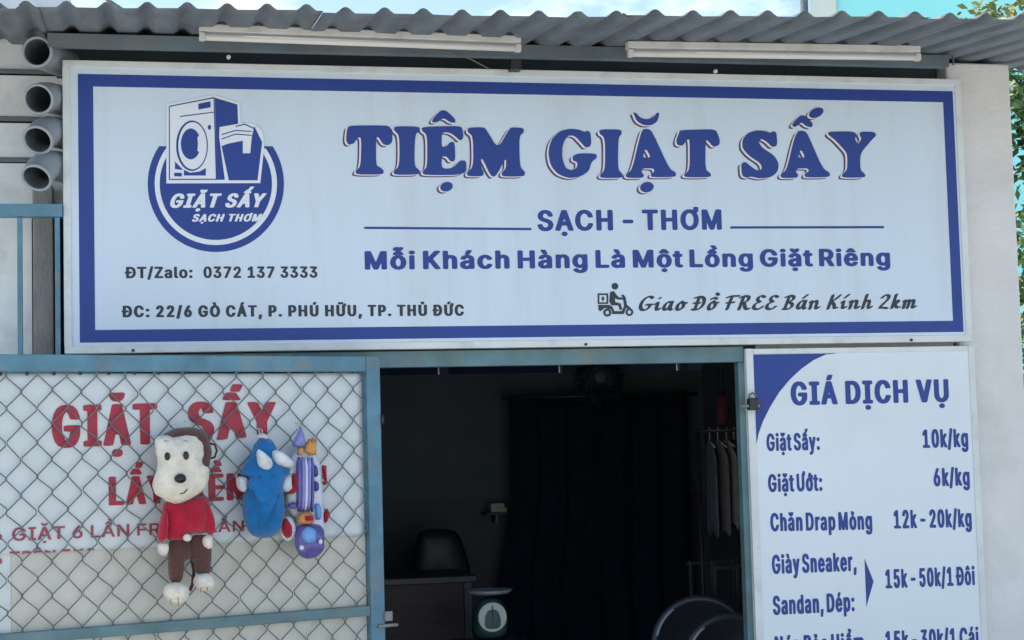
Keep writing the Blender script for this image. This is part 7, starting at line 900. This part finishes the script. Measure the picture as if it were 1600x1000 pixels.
# clothes rail and garments at the right
GYc = 1.9
zr_ = at(1120, 672, GYc).z
xr0, xr1 = at(1090, 672, GYc).x, RX1
rail = empty('clothes_rail', 'dark clothes rail inside the doorway at the right', 'rail')
obj('rod', tube(bmesh.new(), [(xr0, GYc, zr_), (xr1, GYc, zr_)], 0.011, 10), M_rack, rail, True)
obj('upright', tube(bmesh.new(), [(xr0, GYc, zr_), (xr0, GYc, 0.012)], 0.011, 10), M_rack, rail, True)
cols = [(0.16,0.16,0.20), (0.22,0.20,0.20), (0.30,0.27,0.27), (0.03,0.04,0.05), (0.04,0.20,0.12)]
labs = ['mauve grey garment hanging first from the left on the rail', 'warm grey garment hanging second from the left on the rail', 'pale pinkish garment hanging in the middle of the rail', 'near black garment hanging fourth on the rail', 'green garment hanging beside the right door jamb']
for k, (px, wpx) in enumerate(((1109, 10), (1122, 9), (1135, 9), (1147, 7), (1158, 11))):
    c = at(px, 690, GYc); e = empty('garment', labs[k], 'garment', (c.x, GYc, zr_), R(random.uniform(-12, 12)), 'garments hanging on the rail')
    hw = wpx/2/330
    verts = []; faces = []
    n1, n2 = 14, 26
    ln = 0.42+0.05*random.random()
    for j in range(n1+1):
        f_ = j/n1; half = 0.03 + 0.09*min(1, f_*5)
        for i in range(n2):
            a = 2*math.pi*i/n2
            verts.append((hw*(0.5+0.6*f_)*math.cos(a)*(1+0.35*math.sin(i*2.3+k)) , half*math.sin(a), -0.05 - ln*f_ + 0.02*math.sin(i*1.3)*f_))
    for j in range(n1):
        for i in range(n2):
            faces.append((j*n2+i, j*n2+(i+1)%n2, (j+1)*n2+(i+1)%n2, (j+1)*n2+i))
    obj('cloth', (verts, faces), mat('garment_%d' % k, cols[k], 0.9, 0.15, 12), e, True)
    obj('hanger', tube(bmesh.new(), [(0,0.0,-0.055),(0,0,-0.015),(0,0.012,0.0),(0,0.0,0.014),(0,-0.010,0.004)], 0.0025, 6), M_tube, e, True)
    obj('shoulder_bar', tube(bmesh.new(), [(0,-0.10,-0.085),(0,0,-0.05),(0,0.10,-0.085)], 0.004, 6), M_tube, e, True)
# second small bundle, dark red above the rail
c = at(1128, 640, GYc)
hb = empty('hanging_bag', 'narrow dark red bag hanging above the clothes near the door jamb', 'bag', (c.x, GYc, c.z))
obj('pouch', pillow(chaikin([(-0.03,0.09),(0.03,0.09),(0.035,-0.05),(0.02,-0.085),(-0.02,-0.085),(-0.035,-0.05)],2), 0.08, 0), mat('dark_red_cloth', (0.10,0.025,0.04), 0.8), hb, True)
obj('strap', tube(bmesh.new(), [(-0.02,0,0.085),(-0.01,0,0.2),(0.01,0,0.2),(0.02,0,0.085)], 0.004, 6), M_dark, hb, True)
obj('cord', tube(bmesh.new(), [(0,0,0.2),(0,0,1.05)], 0.003, 5), M_dark, hb)
# metal rack with two dark basins
RY = 0.95
xk0, xk1 = at(1118, 900, RY).x, at(1168, 900, RY).x+0.06
rk = empty('metal_rack', 'dark metal rack against the right side of the doorway', 'rack')
ztop_ = at(1140, 882, RY).z
for x in (xk0, (xk0+xk1)/2, xk1):
    for y in (RY, RY+0.34):
        obj('upright', box(x-0.008, x+0.008, y, y+0.016, 0.012, ztop_, 0.002), M_rack, rk)
for z in (0.30, 0.72, ztop_-0.02):
    for y in (RY-0.002, RY+0.342):
        obj('crossbar', box(xk0-0.02, xk1+0.02, y, y+0.02, z, z+0.014), M_rack, rk)
    if z < ztop_-0.1: obj('shelf', box(xk0-0.45, xk1+0.02, RY-0.24, RY+0.34, z-0.008, z-0.001), M_rack, rk)
M_basin = mat('charcoal_plastic', (0.03, 0.036, 0.045), 0.35, 0.1, 8)
for k, (px, py, rr, Y, lab) in enumerate(((1097, 1010, 0.215, 0.72, 'rear of two dark round basins propped in front of the rack'), (1147, 1040, 0.215, 0.50, 'front dark round basin, nearer the right door jamb'))):
    c = at(px, py, Y)
    e = empty('basin', lab, 'basin', c, 0, 'dark round basins')
    e.rotation_euler = (R(78), 0, R(-14 + 4*k))
    obj('bowl', lathe(bmesh.new(), [(0,-0.13),(rr*0.62,-0.13),(rr*0.9,-0.01),(rr*0.98,0.0),(rr,-0.004),(rr*1.0,0.006),(rr*0.9,0.008),(rr*0.86,0.0),(rr*0.60,-0.118),(0,-0.118)], 48), M_basin, e, True)
    obj('handle', tube(bmesh.new(), [(rr*0.9*math.cos(t_), rr*0.9*math.sin(t_), 0.012) for t_ in [2.2+0.1*i for i in range(8)]], 0.006, 6), M_pvc, e, True)

# ------------------------------------------------------------------ soft toys on the mesh
def soft(name, c, rough=0.95):
    mt = mat(name, c, rough, 0.14, 25, 0.6, 140, spec=0.2)
    b = mt.node_tree.nodes['Principled BSDF']; b.inputs['Sheen Weight'].default_value = 0.3
    return mt
def toy(name, label, cat, px, py):
    x, z = GP(px, py, -0.03)
    p = GP.o + GP.x*x - GP.y*0.03
    e = empty(name, label, cat, (p.x, p.y, z), GA)
    e['ox'] = x; e['oz'] = z
    return e
def tp(e, T, pts, y=0.0):
    return [(lambda q: (q[0]-e['ox'], q[1]-e['oz']))(GP(*T(p), -0.03+y)) for p in pts]
def toypart(e, name, T, pts, th, y, m, it=2, parent=None, bulge=1.0):
    bm = pillow(tp(e, T, chaikin(pts, it+(1 if th >= 0.05 else 0)), y), th, y, 10 if th >= 0.05 else 5, True, bulge)
    sd_ = random.uniform(0, 50); wr = min(0.007, th*0.09)
    for v in bm.verts:
        q = Vector((v.co.x*16+sd_, 0, v.co.z*16)); n1 = noise.noise(q); n2 = noise.noise(q*2.7)
        s_ = 1 if v.co.y > y else -1
        v.co.y += s_*(n1+0.6*n2)*wr; v.co.x += 0.0025*n2; v.co.z += 0.0025*noise.noise(q*2.1+Vector((7,3,1)))
    return obj(name, bm, m, parent or e, True)
T6 = lambda p: (230+p[0]/3.125, 640+p[1]/3.125)
mk = toy('plush_monkey', 'plush monkey with cream face and red top hanging on the gate mesh', 'soft toy', 284, 800)
cream, brown, redc, blk = soft('cream_plush', (0.74,0.68,0.57)), soft('brown_plush', (0.10,0.045,0.035)), soft('red_cloth', (0.42,0.01,0.035)), mat('black_button', (0.01,0.01,0.012), 0.3)
toypart(mk, 'head', T6, [(62,130),(125,96),(200,82),(275,95),(308,150),(312,230),(296,300),(180,340),(60,290),(45,190)], 0.13, -0.05, brown)
toypart(mk, 'face', T6, [(38,135),(80,120),(130,134),(200,116),(252,124),(274,152),(272,205),(262,248),(268,270),(302,284),(304,330),(282,388),(222,432),(150,464),(88,446),(34,412),(26,350),(50,292),(54,240),(38,190)], 0.11, -0.085, cream)
for c_ in ((98,228),(190,222)):
    toypart(mk, 'eye', T6, ell(c_[0], c_[1], 15, 22, 0, 10), 0.012, -0.139, blk)
toypart(mk, 'nose', T6, ell(162,337,31,25,-5,12), 0.035, -0.146, blk)
def stroke(e, name, T, pts, y, r_, m):
    q = tp(e, T, pts, y); return obj(name, tube(bmesh.new(), [(a_, y, b_) for a_, b_ in q], r_, 6), m, e, True)
stroke(mk, 'mouth', T6, [(160,412),(180,408),(192,396),(196,382)], -0.128, 0.0016, blk)
stroke(mk, 'brow', T6, [(80,158),(92,150),(105,158)], -0.128, 0.001, brown)
stroke(mk, 'brow', T6, [(175,156),(188,150),(200,158)], -0.132, 0.001, brown)
stroke(mk, 'ear', T6, [(306,165),(330,170),(340,200),(330,232),(312,238)], -0.045, 0.004, brown)
stroke(mk, 'tail', T6, [(215,720),(228,790),(222,850),(208,885)], -0.03, 0.006, brown)
toypart(mk, 'shirt', T6, [(85,445),(190,430),(292,415),(310,480),(322,560),(285,605),(215,604),(170,640),(105,645),(78,600),(70,540),(76,490)], 0.10, -0.05, redc)
toypart(mk, 'sleeve', T6, [(78,490),(100,500),(98,600),(80,648),(52,642),(58,570)], 0.05, -0.075, redc)
toypart(mk, 'sleeve', T6, [(285,450),(312,480),(328,560),(328,610),(296,612),(280,560)], 0.05, -0.075, redc)
toypart(mk, 'hand', T6, [(48,648),(102,650),(104,690),(84,722),(54,704)], 0.045, -0.07, cream)
toypart(mk, 'hand', T6, [(270,622),(300,608),(322,620),(322,664),(300,686),(272,666)], 0.05, -0.08, cream)
toypart(mk, 'leg', T6, [(104,630),(180,625),(220,640),(216,725),(172,745),(166,850),(110,852),(104,740)], 0.07, -0.045, brown)
toypart(mk, 'leg', T6, [(205,612),(310,612),(312,720),(308,802),(234,806),(232,745),(200,730)], 0.07, -0.05, brown)
toypart(mk, 'foot', T6, [(92,850),(150,838),(196,858),(206,915),(176,948),(140,955),(104,938),(78,905)], 0.09, -0.07, cream)
toypart(mk, 'foot', T6, [(236,800),(308,798),(332,845),(318,882),(262,892),(224,856)], 0.09, -0.07, cream)
toypart(mk, 'patch', T6, ell(195,625,22,20,0,10), 0.02, -0.102, cream)
for a_, b_ in (((112,925),(118,952)), ((150,915),(152,958)), ((262,870),(262,892)), ((292,866),(296,886))):
    stroke(mk, 'toe_seam', T6, [a_, b_], -0.113, 0.0012, brown)

T3 = lambda p: (350+p[0]/3.844, 620+p[1]/3.844)
bl = toy('blue_plush', 'bright blue plush toy with white paws hanging beside the monkey', 'soft toy', 412, 765)
bluec, whitec = soft('blue_plush_cloth', (0.008,0.15,0.40)), soft('white_plush', (0.66,0.70,0.72))
toypart(bl, 'body', T3, [(200,255),(245,238),(292,262),(312,330),(360,415),(402,432),(355,478),(345,560),(357,680),(342,800),(290,846),(210,850),(150,822),(120,742),(113,620),(140,540),(150,480),(100,468),(110,428),(160,348)], 0.13, -0.05, bluec)
toypart(bl, 'fold', T3, [(150,480),(330,470),(345,560),(300,640),(250,665),(200,640),(145,560)], 0.05, -0.10, bluec)
toypart(bl, 'cap', T3, [(188,250),(205,225),(235,218),(262,235),(262,262),(225,250)], 0.04, -0.05, whitec)
toypart(bl, 'paw', T3, [(198,310),(228,318),(290,388),(288,430),(242,442),(204,404)], 0.055, -0.115, whitec)
toypart(bl, 'paw', T3, [(288,322),(330,318),(392,365),(428,402),(402,426),(322,412),(290,372)], 0.055, -0.105, whitec)
toypart(bl, 'hand', T3, [(72,478),(142,478),(138,558),(112,578),(80,545)], 0.05, -0.05, whitec)
toypart(bl, 'hand', T3, [(345,478),(402,468),(408,548),(380,578),(328,552)], 0.05, -0.06, whitec)
for pts in ([(215,470),(228,560),(245,630)], [(290,470),(285,560),(255,640)], [(160,560),(195,660),(225,800)], [(330,580),(300,690),(262,810)]):
    stroke(bl, 'seam', T3, pts, -0.112, 0.003, soft('deep_blue_cloth', (0.008,0.10,0.30)))

ws = toy('white_plush', 'white plush with round red soles half hidden behind the purple toy', 'soft toy', 455, 780)
redp = soft('red_plush', (0.36,0.01,0.03))
toypart(ws, 'body', T3, [(380,400),(430,400),(470,450),(470,620),(450,720),(410,720),(370,650),(375,560)], 0.05, -0.02, whitec)
toypart(ws, 'sole', T3, [(410,455),(445,468),(465,510),(455,560),(415,585),(372,580),(385,560),(405,540),(412,500)], 0.03, -0.045, redp)
toypart(ws, 'foot', T3, [(340,735),(375,712),(410,725),(430,790),(418,850),(380,872),(350,850),(336,790)], 0.05, -0.03, whitec)
toypart(ws, 'sole', T3, ell(378,790,33,62,-8,14), 0.035, -0.045, redp)
toypart(ws, 'ear', T3, [(585,410),(605,412),(622,500),(615,525),(600,500)], 0.015, -0.01, redp)
toypart(ws, 'fin', T3, [(585,715),(622,660),(634,710),(612,770)], 0.02, -0.012, redp)

pr = toy('rocket_toy', 'lilac striped toy rocket with a round purple base near the gate post', 'toy', 482, 770)
lil = mat('lilac_foil', (0.24,0.24,0.56), 0.25, 0.15, 20); pur = mat('purple_foil', (0.12,0.10,0.34), 0.22, 0.2, 20)
wh = mat('white_foil', (0.62,0.64,0.76), 0.25, 0.08, 20); orr = mat('orange_foil', (0.60,0.27,0.07), 0.4, 0.15, 15); lb = mat('sky_blue_plastic', (0.16,0.34,0.66), 0.3, 0.1, 10)
toypart(pr, 'bag', T3, [(402,350),(460,290),(480,200),(500,300),(560,330),(588,480),(600,700),(604,860),(590,940),(440,940),(424,860),(436,760),(430,560),(410,440)], 0.05, -0.02, wh)
toypart(pr, 'nose_cone', T3, [(410,298),(425,262),(440,222),(452,195),(462,182),(470,205),(477,245),(480,300),(445,306)], 0.045, -0.045, lil, 0)
for pts, m_ in (([(482,330),(486,300),(500,268),(506,250),(514,285),(524,262),(532,240),(548,262),(558,255),(554,300),(556,350),(515,352)], orr), ([(440,350),(450,300),(470,300),(470,350)], orr)):
    toypart(pr, 'flame_trim', T3, pts, 0.03, -0.05, m_, 0)
for k, (xa, xb2, m_) in enumerate(((438,462,pur),(462,482,lil),(482,498,wh),(498,520,lil),(520,536,pur))):
    toypart(pr, 'stripe', T3, [(xa,380+8*k),(xa+4,362),(xb2-4,362),(xb2,380),(xb2-2,690),(xa+2,692)], 0.03, -0.052, m_, 0)
toypart(pr, 'side_window', T3, [(530,400),(560,420),(565,480),(535,482)], 0.03, -0.05, mat('navy_foil', (0.04,0.05,0.22), 0.3), 1)
toypart(pr, 'side_window', T3, [(535,500),(568,510),(568,565),(538,570)], 0.03, -0.05, mat('navy_foil', (0.04,0.05,0.22), 0.3), 1)
toypart(pr, 'side_panel', T3, [(545,640),(580,640),(585,735),(550,740)], 0.03, -0.05, lb, 1)
toypart(pr, 'side_fin', T3, [(372,650),(430,625),(440,670),(400,675)], 0.02, -0.05, pur, 1)
toypart(pr, 'collar', T3, [(448,695),(535,690),(545,765),(445,768)], 0.05, -0.06, orr, 1)
toypart(pr, 'badge', T3, [(485,715),(538,712),(540,745),(486,748)], 0.012, -0.088, redp, 1)
toypart(pr, 'base', T3, [(440,768),(520,758),(588,768),(602,830),(600,890),(580,950),(515,980),(455,958),(428,900),(428,830)], 0.08, -0.045, pur)
toypart(pr, 'dome', T3, [(468,810),(500,775),(545,790),(560,830),(540,880),(495,885),(468,850)], 0.05, -0.08, lb)
for c_ in ((468,905),(580,868)):
    toypart(pr, 'button', T3, ell(c_[0], c_[1], 15, 18, 0, 10), 0.016, -0.086, wh)
for e, T, p in ((mk, T6, (205, 92)), (bl, T3, (232, 232)), (pr, T3, (463, 200)), (ws, T3, (405, 405))):
    (x_, z_), = tp(e, T, [p], -0.03)
    obj('tie', tube(bmesh.new(), [(x_-0.004, -0.03, z_-0.01), (x_-0.006, -0.012, z_+0.018), (x_, 0.024, z_+0.028), (x_+0.006, -0.010, z_+0.02), (x_+0.004, -0.03, z_-0.01)], 0.0016, 6), M_tube, e, True)
for e in (mk, bl, ws, pr):
    del e['ox']; del e['oz']

# ------------------------------------------------------------------ neighbouring cyan building
BYd = 13.0
a = at(1308, 20, BYd)
nb = empty('cyan_building', 'bright cyan painted building beyond the roof at the right', 'building', (a.x, BYd, 0), R(-38))
obj('wall', box(0, 14, 0, 8, 0, 12), M_cyan, nb)
obj('corner_pilaster', box(-0.32, 0.0, -0.05, 0.5, 0, 12), M_cornice, nb)
obj('downpipe', tube(bmesh.new(), [(-0.40, -0.02, 0), (-0.40, -0.02, 12)], 0.05, 8), M_wire, nb, True)

# ------------------------------------------------------------------ trees at the right
def leaves(centres, n, size, seed):
    rnd = random.Random(seed); verts = []; faces = []
    for _ in range(n):
        c, r_ = rnd.choice(centres)
        p = Vector(c) + Vector((rnd.gauss(0,1), rnd.gauss(0,1), rnd.gauss(0,0.8)))*r_*0.5
        d = Vector((rnd.uniform(-1,1), rnd.uniform(-1,1), rnd.uniform(-0.9,0.4))).normalized()
        s = d.cross(Vector((rnd.uniform(-1,1), rnd.uniform(-1,1), rnd.uniform(-1,1)))).normalized()
        l = size*rnd.uniform(0.7, 1.3); b = len(verts)
        mid = p + d*l*0.5 + Vector((0,0,0.06*l))
        verts += [p, mid + s*l*0.24, p + d*l, mid - s*l*0.24]
        faces += [(b, b+1, b+2), (b, b+2, b+3)]
    return verts, faces
def tree(name, label, base, tips, r0, n, size, m, seed, crown_r):
    e = empty(name, label, 'tree', base)
    b = Vector(base); fork = Vector((0, 0, 1.6))
    obj('trunk', tube(bmesh.new(), [(0,0,-0.05), (0.03,0.02,0.8), fork], [r0, r0*0.85, r0*0.7], 10), M_bark, e, True)
    cs = []
    for t_ in tips:
        q = Vector(t_) - b
        midp = fork.lerp(q, 0.5) + Vector((0.1, 0.05, 0.12))
        obj('limb', tube(bmesh.new(), [fork, midp, q], [r0*0.5, r0*0.28, 0.006], 7), M_bark, e, True)
        cs.append((q, crown_r)); cs.append((q.lerp(midp, 0.4), crown_r*1.0))
    obj('crown', leaves(cs, n, size, seed), m, e)
    return e
TYd = 4.0
tips = [at(1592, 120, TYd), at(1600, 165, TYd), at(1625, 60, TYd+0.3), at(1640, 150, TYd), at(1660, 230, TYd), at(1700, 60, TYd+0.5), at(1720, 180, TYd-0.4)]
tree('leafy_tree', 'dark green leafy tree right of the pillar under the roof end', (at(1700, 300, TYd).x, TYd, 0), tips, 0.09, 3200, 0.075, M_leaf, 3, 0.26)
tips = [at(1530, 14, 5.5), at(1565, 20, 5.5), at(1600, 6, 5.5), at(1640, -20, 5.8), at(1590, 30, 5.2)]
tree('sparse_tree', 'sparse yellow green twigs showing over the roof at the right', (at(1760, 200, 5.5).x, 5.5, 0), tips, 0.07, 420, 0.08, M_leaf2, 5, 0.13)
TYd = 2.6
tips = [at(1600, 352, TYd), at(1602, 420, TYd), at(1610, 500, TYd), at(1616, 590, TYd), at(1640, 380, TYd), at(1650, 480, TYd), at(1640, 680, TYd)]
tree('garden_shrub', 'light green shrub beside the pillar below the cyan wall', (at(1660, 700, TYd).x, TYd, 0), tips, 0.05, 1900, 0.06, mat('light_leaf', (0.12,0.20,0.05), 0.55, 0.4, 3), 9, 0.17)
# bare curved twig over the roof
bm = tube(bmesh.new(), [at(1495, 34, 5.0), at(1507, 24, 5.0), at(1513, 12, 5.0), at(1516, 2, 5.0), at(1540, -30, 5.0)], 0.012, 6)
